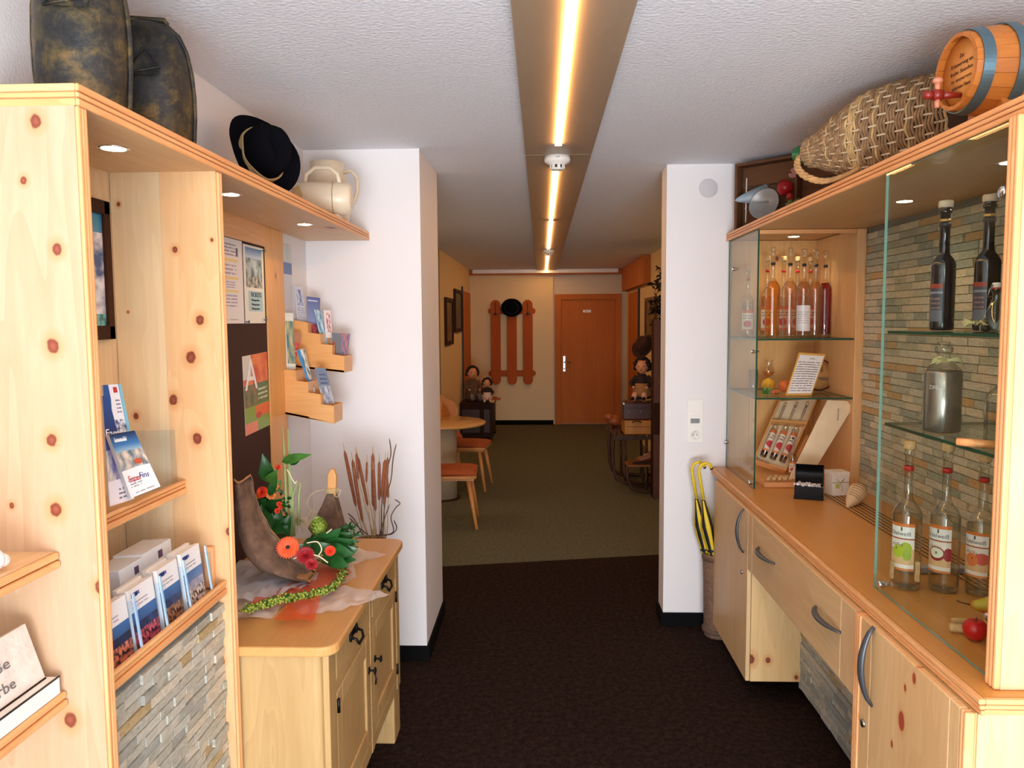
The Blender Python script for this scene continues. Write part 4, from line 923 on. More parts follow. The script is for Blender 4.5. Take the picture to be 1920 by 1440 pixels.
# ================================================================ RIGHT SIDE: stone cladding, worktop, cabinets
class Hold(Thing):
    def __init__(s, o): s.o = o; s.M = Matrix.Identity(4); s.I = s.M
CZ = .897
wr = struct('wall_right', MB().box(1.507, 1.515, 1.62, 3.70, .60, 2.11), GROUT)
_sw = random.seed
RST = []
for i, (a, b) in enumerate((((150, 150, 130), (190, 190, 168)), ((172, 170, 150), (210, 208, 190)), ((132, 140, 128), (166, 172, 158)), ((172, 140, 94), (196, 168, 120)), ((180, 172, 146), (214, 206, 180)))):
    t = NT('warm_ledger_stone_%d' % i); tc = t.new('TexCoord')
    n1 = t.new('TexNoise', {'Vector': t.new('Mapping', {'Vector': tc.outputs['Object'], 'Scale': (1, 1, 2.5)}).outputs[0], 'Scale': 38, 'Detail': 6, 'Distortion': 1})
    t.base(t.ramp(n1.outputs[0], [(.3, lin(a)), (.7, lin(b))])); t.b.inputs['Roughness'].default_value = .5
    t.bump(n1.outputs[0], .5, .006); RST.append(t.m)
stone_wall(Hold(wr), 1.507, -1, 2.30, 3.70, CZ, 2.113, .0305, .115, '', 11, mats=RST, wts=(5, 4, 2.4, 1.5, 4))
stone_wall(Hold(wr), 1.507, -1, 1.62, 2.30, CZ, 2.113, .0305, .115, '', 12, limit=0, mats=RST, wts=(5, 4, 2.4, 1.5, 4))
uc = Thing('stone_clad_panel', 'grey ledger-stone clad panel under the right worktop behind the drawer unit', 'stone panel', (1.17, 2.8, .06))
uc.part('panel_core', MB().box(1.152, 1.20, 2.19, 3.405, .06, .60), GROUT)
stone_wall(uc, 1.152, -1, 2.19, 3.404, .062, .60, .030, .12, '', 5)
wt = Thing('worktop', 'long orange-brown beech worktop with moulded edge along the right wall', 'worktop', (1.2, 3, CZ-.035))
wt.part('board', MB().box(.932, 1.500, 1.634, 4.248, CZ-.034, CZ), COUNTER)
for (x0, z0, z1) in ((.917, .024, .036), (.919, .013, .0225), (.922, .0, .0115)):
    wt.part('edge_moulding', MB().box(x0, .9315, 1.620, 4.248, CZ-.036+z0, CZ-.036+z1), EDGEY, bev=.003)
    wt.part('edge_moulding', MB().box(.9315, 1.500, 1.620+x0-.917, 1.6335, CZ-.036+z0, CZ-.036+z1), EDGEX, bev=.003)
SLOT = flat('vent_slot', (40, 40, 38), .6)
gr = Thing('vent_grille', 'dark slotted ventilation grille set in the worktop along the stone wall', 'vent grille', (1.34, 2.9, CZ))
gr.part('grille_plate', MB().box(1.275, 1.405, 2.30, 3.60, CZ+.0005, CZ+.002), COUNTER)
sl = MB()
for i in range(46):
    for j in range(6):
        y = 2.312+i*.028+(.012 if j % 2 else 0); x = 1.286+j*.0205; sl.obox((x, y, CZ+.0022), (.0085, .020, .0012), rotz(.2))
gr.part('slots', sl, SLOT, kind='stuff')
FX = .902
FRONT = wood('cabinet_front_pine', (228, 198, 152), (208, 168, 118), 'z', vor=2.6, kr=.028)
FRONTY = wood('drawer_front_pine', (226, 196, 148), (206, 166, 114), 'y', vor=3, kr=.03)
def bow(th, parent, y0, y1, z0, z1, out, rad, label):
    """bowed pull handle between two ends on the plane x = FX"""
    P = []
    for i in range(13):
        t = i/12; e = math.sin(math.pi*t)**.7
        P.append(Vector((FX-.002-out*e, y0+(y1-y0)*t, z0+(z1-z0)*t)))
    return th.part('handle', MB().tube(P, [rad*(.7+.6*math.sin(math.pi*i/12)) for i in range(13)], 10, flat=.6), ANTH, parent=parent, label=label)
c1_ = Thing('wall_cabinet', 'floating knotty pine base cabinet at the far end of the right worktop', 'cabinet', (1.05, 3.7, .09))
KC = [(at(px, py, Y=3.40).x-1.05, 3.40-3.7, at(px, py, Y=3.40).z-.09, r) for px, py, r in ((1407, 1236, .018), (1440, 1238, .011), (1493, 1270, .009), (1487, 1100, .004))]
PC = wood('cabinet_side_pine', (230, 196, 142), (208, 166, 108), 'z', knots=KC, vor=0)
c1_.part('carcass', MB().box(FX+.02, 1.15, 3.400, 4.07, .09, .860), PC)
d = c1_.part('door', MB().box(FX, FX+.019, 3.402, 4.068, .09, .858), FRONT, bev=.004)
bow(c1_, d, 3.47, 3.47, .855, .655, .030, .009, 'curved anthracite bow handle')
p = at(1391, 1072, X=FX-.001); c1_.part('lock', MB().cyl((FX-.006, p.y, p.z), (FX+.002, p.y, p.z), .010, n=16), STEEL, parent=d, label='small round steel lock')
du = Thing('drawer_unit', 'pine drawer unit with two grey pulls hung under the right worktop', 'drawer unit', (1.05, 2.8, .603))
du.part('carcass', MB().box(FX+.02, 1.145, 2.232, 3.398, .606, .858), PALE)
du.part('front_stile', MB().box(FX, FX+.019, 3.33, 3.398, .603, .858), FRONT, bev=.002)
d = du.part('drawer_front', MB().box(FX, FX+.019, 2.335, 3.328, .603, .858), FRONTY, bev=.004)
du.part('front_stile', MB().box(FX, FX+.019, 2.232, 2.333, .603, .858), FRONT, bev=.002)
for a, b in (((1417, 1022), (1446, 1048)), ((1522, 1132), (1568, 1182))):
    A, B = at(*a, X=FX-.015), at(*b, X=FX-.015); bow(du, d, A.y, B.y, .752, .752, .028, .009, 'curved anthracite bow handle')
c2 = Thing('base_cabinet', 'near pine base cabinet with a tall curved grey handle under the right worktop', 'cabinet', (1.2, 1.9, 0))
c2.part('carcass', MB().box(FX+.02, 1.49, 1.640, 2.185, 0, .858), PALE)
for y in (2.187, 2.2, 2.213): c2.part('corner_bead', MB().box(FX-.004, FX+.03, y, y+.012, 0, .858), EDGE, bev=.004)
for y in (1.638, 1.650): c2.part('corner_bead', MB().box(FX-.002, FX+.02, y, y+.0105, 0, .858), EDGE, bev=.004)
NK = [(FX-1.2, at(px, py, X=FX).y-1.9, at(px, py, X=FX).z, r) for px, py, r in ((1690, 1352, .016), (1714, 1272, .009), (1719, 1242, .008), (1672, 1395, .006), (1697, 1290, .006))]
t = wood('near_door_pine', (236, 202, 150), (214, 170, 112), 'z', vor=0)
def wood_sideknots(name, knots):
    m0 = wood(name, (236, 202, 150), (216, 172, 116), 'z', vor=0)
    nt = m0.node_tree; bs = nt.nodes['Principled BSDF']; src = bs.inputs['Base Color'].links[0].from_socket
    t = NT.__new__(NT); t.m = m0; t.t = nt; t.n = nt.nodes; t.b = bs
    ob = t.new('TexCoord').outputs['Object']; mn = None
    for (kx, ky, kz, r) in knots:
        a = t.new('VectorMath', {0: ob, 1: (kx, ky, kz)}, operation='SUBTRACT'); b = t.new('VectorMath', {0: a.outputs[0], 1: (0, 1/r, .62/r)}, operation='MULTIPLY')
        l = t.new('VectorMath', {0: b.outputs[0]}, operation='LENGTH').outputs['Value']; mn = l if mn is None else t.math('MINIMUM', mn, l)
    col = t.mix(t.ramp(t.math('MULTIPLY', mn, .25), [(.2, (.5,)*3+(1,)), (.5, (0, 0, 0, 1))]), src, lin((205, 138, 84)))
    col = t.mix(t.ramp(t.math('MULTIPLY', mn, .25), [(.22, (1,)*3+(1,)), (.27, (0, 0, 0, 1))]), col, lin((176, 84, 56)))
    t.base(col); return m0
ND = wood_sideknots('near_door_pine_k', NK)
for (a, b) in ((2.118, 2.185), (1.706, 2.116), (1.664, 1.704)):
    d = c2.part('door_board', MB().box(FX, FX+.019, a, b, 0, .858), ND, bev=.0035)
    if a == 2.118: dd = d
bow(c2, dd, 2.10, 2.10, .862, .640, .032, .011, 'tall curved anthracite bow handle')
p = at(1619, 1356, X=FX-.001); c2.part('lock', MB().cyl((FX-.006, p.y, p.z), (FX+.002, p.y, p.z), .011, n=16), STEEL, parent=dd, label='small round steel lock')
c2.part('end_panel', MB().box(FX+.022, 1.49, 1.634, 1.640, 0, .858), FRONT)
# ---------------------------------------------------------------- top shelf right
RZ0, RZ1 = 2.113, 2.152
rs = Thing('lit_top_shelf', 'long pine shelf with recessed downlights over the glass cases on the right', 'shelf', (1.25, 2.8, RZ0))
rs.part('board', MB().box(.995, 1.512, 1.42, 4.255, RZ0, RZ1), wood('shelf_underside', (214, 178, 126), (190, 148, 96), 'y', vor=2.5, kr=.03))
for z0, z1 in ((-.001, .013), (.0145, .025), (.0265, .040)):
    rs.part('edge_moulding', MB().box(.985, .995, 1.42, 4.26, RZ0+z0, RZ0+z1), EDGEY, bev=.004)
for px, py in ((1467, 451), (1696, 378), (1895, 305)):
    q = at(px, py, Z=RZ0-.001); q.y = min(q.y, 4.05); downlight(rs, q, 2.6, col=(1, .82, .58))
# ---------------------------------------------------------------- glass cases
def pane(th, name, x0, x1, y0, y1, z0, z1, axis, parent=None, label=None, edge=None):
    m_ = MB().box(x0, x1, y0, y1, z0, z1)
    big = {'x': (3, 5), 'y': (2, 4), 'z': (0, 1)}[axis]       # faces order: z0,z1,y0,x1,y1,x0
    m_.m = [0 if i in big else 1 for i in range(6)]
    return th.part(name, m_, [GPANE, edge or GEDGE], parent=parent, label=label)
def standoff(th, p, ln=.03, r=.011):
    x, y, z = p; return th.part('chrome_standoff', MB().lathe([(0, -.008), (r*.9, -.008), (r, -.005), (r, .006), (r*.6, .008), (r*.55, ln), (0, ln)], (x, y, z), 16, align((1, 0, 0))), CHROME)
gc = Thing('glass_display_case', 'far glass display case with pine back, glass shelves and rows of tall bottles', 'display case', (1.2, 3.95, CZ))
gc.part('side_panel', MB().box(1.458, 1.500, 3.700, 4.255, CZ+.001, RZ0-.002), wood('case_post', (236, 196, 142), (216, 162, 106), 'z', vor=3, kr=.02), bev=.003)
gc.part('back_panel', MB().box(1.012, 1.457, 4.236, 4.256, CZ+.001, RZ0-.002), wood('case_back', (228, 184, 122), (204, 148, 84), 'z', vor=4.2, kr=.022))
gc.part('top_rail', MB().box(1.012, 1.457, 3.705, 3.722, RZ0-.022, RZ0-.003), EDGEX, bev=.002)
gc.part('base_board', MB().box(1.058, 1.457, 3.712, 4.235, CZ+.001, CZ+.024), EDGEX, bev=.002)
pane(gc, 'glass_pane', 1.000, 1.008, 3.690, 4.250, CZ+.001, RZ0-.003, 'x')
S1, S2 = 1.606, 1.328
for z in (S1, S2): pane(gc, 'glass_shelf', 1.0085, 1.456, 3.705, 4.234, z-.008, z, 'z')
for px, py in ((1375, 505), (1361, 829)): q = at(px, py, X=.999); standoff(gc, (.999, q.y, q.z))
standoff(gc, (.997, 3.74, CZ+.02)); standoff(gc, (.997, 3.735, 1.545), r=.009)
nc = Thing('glass_display_case', 'near glass display case with large clear pane on chrome fittings before the stone wall', 'display case', (1.2, 2.0, CZ))
nc.part('side_panel', MB().box(.985, 1.500, 1.664, 1.700, CZ+.001, RZ0-.002), wood('near_post_panel', (222, 194, 154), (206, 168, 122), 'z', vor=0))
for y in (1.662, 1.675, 1.688): nc.part('edge_bead', MB().box(.970, .985, y, y+.0115, CZ+.001, RZ0-.002), EDGE, bev=.004)
pane(nc, 'glass_pane', .990, .998, 1.702, 2.321, CZ+.001, RZ0-.003, 'x', edge=GEDGL)
NS1, NS2 = 1.662, 1.396
for z in (NS1, NS2): pane(nc, 'glass_shelf', .9985, 1.496, 1.705, 2.300, z-.008, z, 'z')
standoff(nc, (.985, 2.262, .925)); standoff(nc, (.989, 1.722, 1.035)); standoff(nc, (.989, 1.735, 1.965), r=.013)
# ================================================================ BOTTLES
def cylmap(th, mb_or_me, *a): pass
def label_band(th, c, R, ang, span, z0, z1, mat, name='paper_label', world=True, parent=None):
    m_ = MB().grid(lambda u, v: c+Vector((R*math.cos(ang+(u-.5)*span), R*math.sin(ang+(u-.5)*span), z0+(z1-z0)*v)), 14, 2, uvs=True)
    return th.part(name, m_, mat, world=world, parent=parent)
def text_cyl(th, s, c, R, ang, z, h, wd, mat, arc=0):
    cu = bpy.data.curves.new('t', 'FONT'); cu.body = s; cu.size = 1; cu.align_x = 'CENTER'
    o = bpy.data.objects.new('t', cu); COL.objects.link(o); bpy.context.view_layer.update()
    me = bpy.data.meshes.new_from_object(o.evaluated_get(bpy.context.evaluated_depsgraph_get())); bpy.data.objects.remove(o)
    xs = [v.co.x for v in me.vertices]; w0 = max(xs)-min(xs)
    for v in me.vertices:
        u = v.co.x/w0*wd; a = ang + u/R
        v.co = th.I @ (c+Vector((R*math.cos(a), R*math.sin(a), z+v.co.y*h/.72+arc*(1-(2*u/wd)**2))))
    me.name = 'lettering'; me.materials.clear(); me.materials.append(mat)
    ob = bpy.data.objects.new('lettering', me); COL.objects.link(ob); ob.parent = th.o; return ob
def face_ang(c): d = Vector((0, 0, 0))-Vector((c.x, c.y, 0)); return math.atan2(d.y, d.x)
AMBER = glass('amber_liquid', (254, 218, 138), (206, 132, 46), k=.3, fill=(240, 180, 90), ff=.09, grad=.8)
ROSE = glass('rose_liquid', (255, 238, 228), (218, 160, 136), k=.3, fill=(240, 200, 176), ff=.03, grad=.8)
REDL = glass('red_liquid', (214, 70, 84), (110, 16, 30), k=.3, fill=(140, 20, 40), ff=.3, grad=.8)
CLRL = glass('clear_spirit', (250, 250, 246), (170, 170, 160), k=.4)
DARKG = flat('dark_bottle_glass', (26, 22, 34), .08, spec=.8)
def bottle(label, c, H, R, body=GCLR, liquid=None, lev=.52, top='cork', group=None, nr=.30, sh0=.50, sh1=.62, name='bottle', lmat=None, lz=(.12, .40), lspan=1.9, loff=0, topmat=None):
    t = Thing(name, label, 'bottle', c, 0, group); c = Vector(c); r = R*nr
    prof = [(0, .004), (R*.7, .0), (R*.96, .002), (R, .012), (R, H*sh0), (R*.97, H*(sh0+.02)), (R*.80, H*(sh0+.052)), (R*.5, H*(sh0+.085)), (r*1.05, H*sh1), (r, H*(sh1+.03)), (r*.95, H*.90), (r*1.25, H*.905), (r*1.25, H*.925), (r, H*.93), (r*1.15, H*.945)]
    t.part('glass_body', MB().lathe(prof, c, 26), body)
    if liquid:
        k = .93; L = [(0, .012), (R*k*.9, .012), (R*k, .02)]
        if lev <= sh0: L += [(R*k, H*lev), (0, H*lev)]
        else: L += [(R*k, H*sh0), (R*.74, H*(sh0+.052)), (R*.42, H*(sh0+.085))] + ([(r*.85, H*sh1), (r*.85, H*lev), (0, H*lev)] if lev > sh1 else [(0, H*(sh0+.085))])
        t.part('liquid', MB().lathe(L, c, 22), liquid)
    if top == 'cork': t.part('cork_stopper', MB().lathe([(r*.8, H*.93), (r*.85, H*.945), (r*1.35, H*.947), (r*1.4, H*.952), (r*1.4, H*.99), (r*1.25, H), (0, H)], c, 18), topmat or CORK)
    elif top == 'glass': t.part('glass_stopper', MB().lathe([(r*.7, H*.93), (r*.8, H*.95), (r*1.5, H*.955), (r*1.5, H*.985), (r*.9, H*.99), (r*1.3, H), (0, H)], c, 18), GCLR)
    t.part('neck_ring', MB().lathe([(r*1.02, H*.80), (r*1.12, H*.80), (r*1.12, H*.83), (r*1.02, H*.83)], c, 18), REDP if top == 'cork' and body is GCLR else DKP)
    if lmat: label_band(t, c, R+.0008, face_ang(c)+loff, lspan, H*lz[0], H*lz[1], lmat)
    return t
def lab(name, ops): return printed(name, (226, 188, 140), [('r', 0, 1, .93, 1, (222, 122, 50)), ('r', 0, 1, .69, .93, (244, 242, 240)), ('r', 0, 1, .66, .69, (170, 84, 50)), ('r', 0, 1, .46, .66, (240, 232, 222)), ('r', .47, .53, .84, .92, (60, 60, 60))]+ops+[('r', 0, 1, .05, .13, (244, 236, 228)), ('r', 0, 1, 0, .05, (222, 140, 80))], rough=.45)
LA = lab('label_green_apple', [('e', .68, .48, .22, .13, (168, 190, 40)), ('e', .38, .40, .24, .13, (180, 200, 50)), ('e', .72, .34, .17, .12, (156, 184, 40)), ('e', .30, .46, .03, .02, (80, 90, 30))])
LB_ = lab('label_red_apple', [('e', .46, .40, .33, .15, (150, 24, 40)), ('e', .45, .42, .27, .11, (236, 236, 214)), ('e', .45, .42, .05, .03, (120, 150, 110)), ('e', .90, .40, .18, .14, (160, 30, 50))])
LC = lab('label_peach', [('e', .78, .42, .30, .13, (214, 90, 70)), ('e', .40, .38, .24, .15, (230, 130, 70)), ('e', .42, .42, .03, .02, (120, 60, 40))])
NB = [(1697, 1100, 1.337, LA, 'Apfel', 'clear spirit bottle with a green apple label, leftmost of three in the near case'), (1768, 1105, 1.333, LB_, 'Kaiser', 'clear spirit bottle with a halved red apple label, middle of three in the near case'), (1837, 1112, 1.307, LC, 'Marille', 'clear spirit bottle with an orange peach label, rightmost of three in the near case')]
for px, py, zt_, lm, tx, lb in NB:
    c = at(px, py, Z=CZ+.002); t = bottle(lb, c, zt_-CZ, .0405, liquid=CLRL, lev=.50, lmat=lm, lz=(.135, .455), lspan=1.75, loff=-.45 if lm is not LA else -.35)
    a = face_ang(c)-.45; H = zt_-CZ
    text_cyl(t, 'Edelweiß', c, .0420, a, H*.373, .012, .058, DKP); text_cyl(t, tx, c, .0420, a-.2, H*.295, .009, .034, flat('label_rust', (150, 90, 60), .5), arc=.004)
wc = Solo('label_clip', 'small wooden clothes peg clipped at the foot of the green apple bottle', 'clothes peg', MB().obox(at(1672, 1068, Y=2.30), (.008, .012, .052)), CORK, loc=at(1672, 1068, Y=2.30), bev=.001)
wc = Solo('label_clip', 'wooden clothes peg standing between the green and the red apple bottles', 'clothes peg', MB().obox(at(1720, 1072, Y=2.25), (.010, .012, .058)), CORK, loc=at(1720, 1072, Y=2.25), bev=.001)
Solo('small_grey_card', 'small grey card lying on the worktop behind the three clear bottles', 'card', MB().box(1.13, 1.33, 2.44, 2.475, CZ+.003, CZ+.02), flat('grey_card', (160, 164, 172), .4), loc=(1.2, 2.45, CZ))
# dark bottles
LD = printed('dark_label', (70, 66, 84), [('r', 0, 1, .88, 1, (150, 60, 44)), ('r', 0, 1, .74, .80, (130, 140, 150)), ('l', .1, .9, .1, .7, (150, 120, 110), 5), ('r', 0, 1, 0, .3, (100, 106, 120))])
CAPM = flat('beige_cap', (206, 190, 168), .5)
for px, Y, lb in ((1765, 2.2, 'nearly black bottle with a beige cap, alone at the left of the top glass shelf'), (1847, 2.1, 'nearly black bottle with a beige cap behind the small swing-top flask'), (1905, 2.08, 'nearly black bottle at the right end of the top glass shelf by the post')):
    c = at(px, 619, Y=Y); c.z = NS1+.0015; t = bottle(lb, c, 2.014-NS1, .0305, body=DARKG, nr=.44, sh0=.50, sh1=.60, topmat=CAPM, lmat=LD, lz=(.07, .36), lspan=1.5, loff=-.75)
    t.part('gold_ring', MB().lathe([(.0137, .295), (.0143, .295), (.0143, .302), (.0137, .302)], c, 18), flat('gold_band', (206, 170, 100), .4, metal=.5))
def swing(label, c, H, R, fluted=False):
    t = Thing('swing_top_flask', label, 'flask', c); c = Vector(c)
    prof = [(0, .002), (R*.9, 0), (R, .01), (R, H*.45), (R*.93, H*.53), (R*.6, H*.62), (R*.30, H*.67), (R*.26, H*.82), (R*.34, H*.83), (R*.34, H*.87)]
    if fluted: prof = [(0, .002), (R, 0), (R, .012), (R*.8, H*.3), (R*.4, H*.58), (R*.28, H*.66), (R*.26, H*.80), (R*.36, H*.82), (R*.36, H*.88)]
    t.part('glass_body', MB().lathe(prof, c, 24), GCLR)
    t.part('rubber_ring', MB().lathe([(R*.2, H*.872), (R*.36, H*.872), (R*.36, H*.895), (R*.2, H*.895)], c, 16), REDP)
    t.part('porcelain_stopper', MB().lathe([(R*.30, H*.897), (R*.34, H*.905), (R*.34, H*.975), (R*.25, H), (0, H)], c, 16), WHITEP)
    wr_ = [c+Vector((-R*.40, -.004, H*.95)), c+Vector((-R*.62, -.006, H*.85)), c+Vector((-R*.70, -.004, H*.70)), c+Vector((-R*.30, -.01, H*.74))]
    t.part('wire_bail', MB().tube(wr_, .0016, 6).tube([c+Vector((2*(c.x-p.x)+p.x-c.x, p.y-c.y, p.z-c.z)) for p in wr_], .0016, 6).tube([wr_[0], c+Vector((0, 0, H*.95)), c+Vector((R*.40, 0, H*.95))], .0016, 6), STEEL)
    return t
c = at(1866, 618, Y=1.93); c.z = NS1+.0015
swing('small clear swing-top flask on the top glass shelf before the right dark bottle', c, .118, .033, True)
rb = MB(); q = c+Vector((-.052, -.012, 0))
for k in range(16):
    a = random.uniform(0, 6.28); rb.tube([q+Vector((0, 0, .016)), q+Vector((.012*math.cos(a), .008*math.sin(a), .026)), q+Vector((.030*math.cos(a), .018*math.sin(a), random.uniform(.002, .034)))], .0018, 5)
Solo('raffia_bow', 'frayed raffia bow lying on the top glass shelf left of the small flask', 'bow', rb, RAF, loc=q)
bs_ = q+Vector((.014, -.018, .0085)); Solo('black_bead', 'small black stopper lying by the raffia bow on the top glass shelf', 'stopper', MB().ell(bs_, (.010, .009, .0085)), BLACK, loc=bs_)
c = at(1866, 860, Y=1.95); c = Vector((1.115, 1.88, NS2+.0015))
swing('large clear swing-top bottle with white stopper on the lower glass shelf', c, .225, .060)
c = Vector((1.062, 2.105, NS2+.0015))
t = Thing('etched_bottle', 'grey satin-etched cylindrical bottle with glass stopper and raffia on the lower glass shelf', 'bottle', c)
ETCH = flat('etched_silver', (158, 150, 142), .22, metal=.75)
t.part('glass_body', MB().lathe([(0, .001), (.043, 0), (.046, .005), (.046, .158), (.043, .163), (0, .164)], c, 32), ETCH)
t.part('glass_neck', MB().lathe([(.044, .1645), (.030, .178), (.017, .186), (.015, .205), (.020, .208)], c, 24), GCLR)
t.part('glass_stopper', MB().lathe([(.014, .209), (.022, .211), (.022, .222), (.012, .226), (.016, .236), (0, .24)], c, 20), GCLR)
rb = MB()
for k in range(5): rb.tube([c+Vector((.0175*math.cos(a), .0175*math.sin(a), .186+.002*k)) for a in [2*math.pi*i/20 for i in range(20)]], .0016, 5, closed=True)
for k in range(14): s_ = random.choice((-1, 1)); rb.tube([c+Vector((0, -.018, .190)), c+Vector((s_*random.uniform(.015, .03), -.022, .19+random.uniform(-.004, .012))), c+Vector((s_*random.uniform(.03, .045), -.02, .186+random.uniform(-.012, .01)))], .0016, 5)
t.part('raffia_bow', rb, RAF)
text_cyl(t, 'ZIRBEN', c, .0465, face_ang(c)-.3, .115, .010, .040, flat('etch_light', (190, 186, 180), .4))
COPW = flat('peeled_wood', (232, 160, 100), .35, var=.1, scale=30)
for i, (a, b, r) in enumerate((((1795, 806), (1880, 812), .010), ((1802, 822), (1882, 826), .009))):
    A, B = at(*a, Y=1.86), at(*b, Y=1.80); A.z = B.z = NS2+.0015+r
    Solo('wooden_roll', ('upper' if i == 0 else 'lower, nearer')+' of two smooth orange wooden rolls lying on the lower glass shelf', 'wooden roll', MB().tube([A, A.lerp(B, .3), B], [r*.9, r, r*.95], 14), COPW, loc=A)
# fruit and corks
def apple(label, c, r, mat, name='apple', stem=True):
    t = Thing(name, label, 'fruit', c); c = Vector(c)
    m_ = MB().lathe([(0, .10*r), (.25*r, 0), (.55*r, .06*r), (.88*r, .45*r), (1.0*r, .95*r), (.92*r, 1.4*r), (.62*r, 1.72*r), (.28*r, 1.74*r), (.08*r, 1.60*r), (0, 1.56*r)], c, 26)
    t.part('flesh', m_, mat)
    t.part('stem', MB().tube([c+Vector((0, 0, 1.55*r)), c+Vector((.05*r, 0, 1.8*r)), c+Vector((.15*r, 0, 2.0*r))], .0016, 6), TWIG)
    return t
REDA = flat('apple_red', (206, 28, 30), .25, var=.15, scale=14)
apple('small glossy red apple on the near end of the worktop in the near case', (1.075, 1.93, CZ+.002), .0285, REDA)
def pear_mat():
    t = NT('pear_skin'); tc = t.new('TexCoord'); nz = t.new('TexNoise', {'Vector': tc.outputs['Object'], 'Scale': 16, 'Detail': 2}); t.base(t.ramp(nz.outputs[0], [(.42, lin((196, 176, 52))), (.58, lin((204, 92, 50)))])); t.b.inputs['Roughness'].default_value = .4; return t.m
pc = Vector((1.205, 2.075, CZ+.033)); Rp = align((-1, .15, .02))
pr = Thing('pear', 'yellow and red pear lying on its side behind the red apple', 'fruit', pc)
pr.part('flesh', MB().lathe([(0, -.050), (.018, -.049), (.030, -.036), (.0325, -.015), (.027, .012), (.017, .035), (.012, .052), (.006, .060), (0, .061)], pc, 24, Rp), pear_mat())
pr.part('stem', MB().tube([pc+Rp@Vector((0, 0, .058)), pc+Rp@Vector((0, .004, .080)), pc+Rp@Vector((.004, .010, .096))], .0018, 6), TWIG)
def corkp(label, c, d, r=.011, ln=.042, grp=None): 
    d = Vector(d).normalized(); c = Vector(c); return Solo('cork', label, 'cork', MB().lathe([(0, -ln/2), (r*.9, -ln/2), (r, -ln/2+.002), (r, ln/2-.002), (r*.9, ln/2), (0, ln/2)], c, 14, align(d)), CORK, loc=c, group=grp)
corkp('cork lying beside the red apple, farther of the two', (1.085, 2.015, CZ+.013), (1, -.1, 0)); corkp('cork lying beside the red apple, nearer of the two', (1.062, 1.972, CZ+.013), (1, -.35, 0), ln=.05)
cap = Vector((1.125, 1.90, CZ+.018)); Solo('black_stopper', 'black and chrome stopper lying right of the red apple', 'stopper', MB().lathe([(0, 0), (.015, 0), (.015, .02), (.010, .022), (.010, .04), (0, .04)], cap, 18, align((1, -.5, .1))), BLACK, loc=cap)
# ---------------------------------------------------------------- far case contents
LW = printed('label_pale', (228, 216, 200), [('r', 0, 1, .86, 1, (212, 110, 50)), ('l', .1, .9, .6, .82, (90, 50, 50), 2), ('e', .5, .35, .3, .16, (200, 70, 80)), ('r', 0, 1, 0, .10, (222, 140, 90))])
LWH = printed('label_white_plain', (240, 238, 236), [('l', .15, .85, .3, .8, (180, 176, 176), 6)])
row = [(1447, 3.83, AMBER, .62, 'clear bottle of amber liqueur, leftmost of the front row in the far case', None), (1479, 3.88, ROSE, .60, 'bottle of pale rose-amber liqueur, second of the front row in the far case', None),
       (1505, 3.93, ROSE, .60, 'bottle with a plain white label in the middle of the front row, far case', LWH), (1527, 3.98, REDL, .58, 'bottle fourth in the front row of the far case, next to the dark red one', None), (1545, 4.04, REDL, .58, 'dark red liqueur bottle at the right end of the front row, far case', None)]
row[3] = (1527, 3.98, ROSE, .60)+row[3][4:]
for px, Y, lq, lv_, lb, lm in row:
    c = at(px, 632, Y=Y); c.z = S1+.0015; bottle(lb, c, .435, .0345, liquid=lq, lev=lv_, top='glass', lmat=lm, lz=(.07, .36), lspan=2.4, nr=.27, sh0=.54, sh1=.66)
for px, Y, lq, lb in ((1437, 4.06, AMBER, 'shorter corked bottle behind the leftmost amber bottle, far case'), (1467, 4.09, CLRL, 'shorter corked bottle behind the gap of the first two front bottles'), (1493, 4.12, ROSE, 'shorter corked bottle behind the plain white label bottle'), (1517, 4.15, CLRL, 'shorter corked bottle behind the fourth front bottle, far case')):
    c = at(px, 625, Y=Y); c.z = S1+.0015; bottle(lb, c, .41, .031, liquid=lq, lev=.5, lmat=LW, lz=(.08, .38), lspan=2.2, sh0=.5, sh1=.62)
c = at(1401, 630, Y=4.08); c.z = S1+.0015; c.x = max(c.x, 1.045)
bottle('clear labelled bottle standing alone at the left behind the side pane, far case', c, .36, .030, liquid=CLRL, lev=.5, lmat=LW, lz=(.08, .38), lspan=2.2)
# shelf 2
z = S2+.0015
c = Vector((1.155, 4.02, z)); YEL = flat('lemon_yellow', (240, 180, 50), .4, var=.1, scale=20)
Solo('lemon', 'yellow lemon on the middle glass shelf under the stemmed glass', 'fruit', MB().lathe([(0, 0), (.012, .003), (.030, .02), (.034, .035), (.028, .055), (.010, .066), (0, .070)], c, 22), YEL, loc=c)
c = Vector((1.235, 4.0, z)); Solo('mandarin', 'orange-red fruit half hidden behind the framed price card', 'fruit', MB().lathe([(0, .002), (.015, 0), (.030, .012), (.034, .03), (.028, .050), (.010, .058), (0, .056)], c, 22), flat('mandarin_skin', (236, 120, 60), .4, var=.15, scale=10), loc=c)
c = Vector((1.142, 3.85, z+.014)); nt_ = MB().ell(c, (.028, .016, .014), R=rotz(.3)).ell(c+Vector((-.016, -.01, -.002)), (.014, .012, .011)); Solo('dried_fruit', 'brown-orange dried fruit piece before the lemon on the middle glass shelf', 'dried fruit', nt_, flat('dried_orange', (196, 112, 60), .7, var=.35, scale=60, bump=.6), loc=c)
c = Vector((1.098, 3.86, z)); gl = MB()
for k in range(9): a = Vector((random.uniform(-.014, .014), random.uniform(-.01, .01), 0)); gl.leaf(c+a, c+a+Vector((random.uniform(-.02, .02), -.005, random.uniform(.02, .045))), .014, up=(0, -1, .2), n=3)
Solo('green_sprig', 'green leafy sprig beside the dried fruit on the middle glass shelf', 'sprig', gl, GREEN2, loc=c)
c = Vector((1.178, 3.98, z+.070))
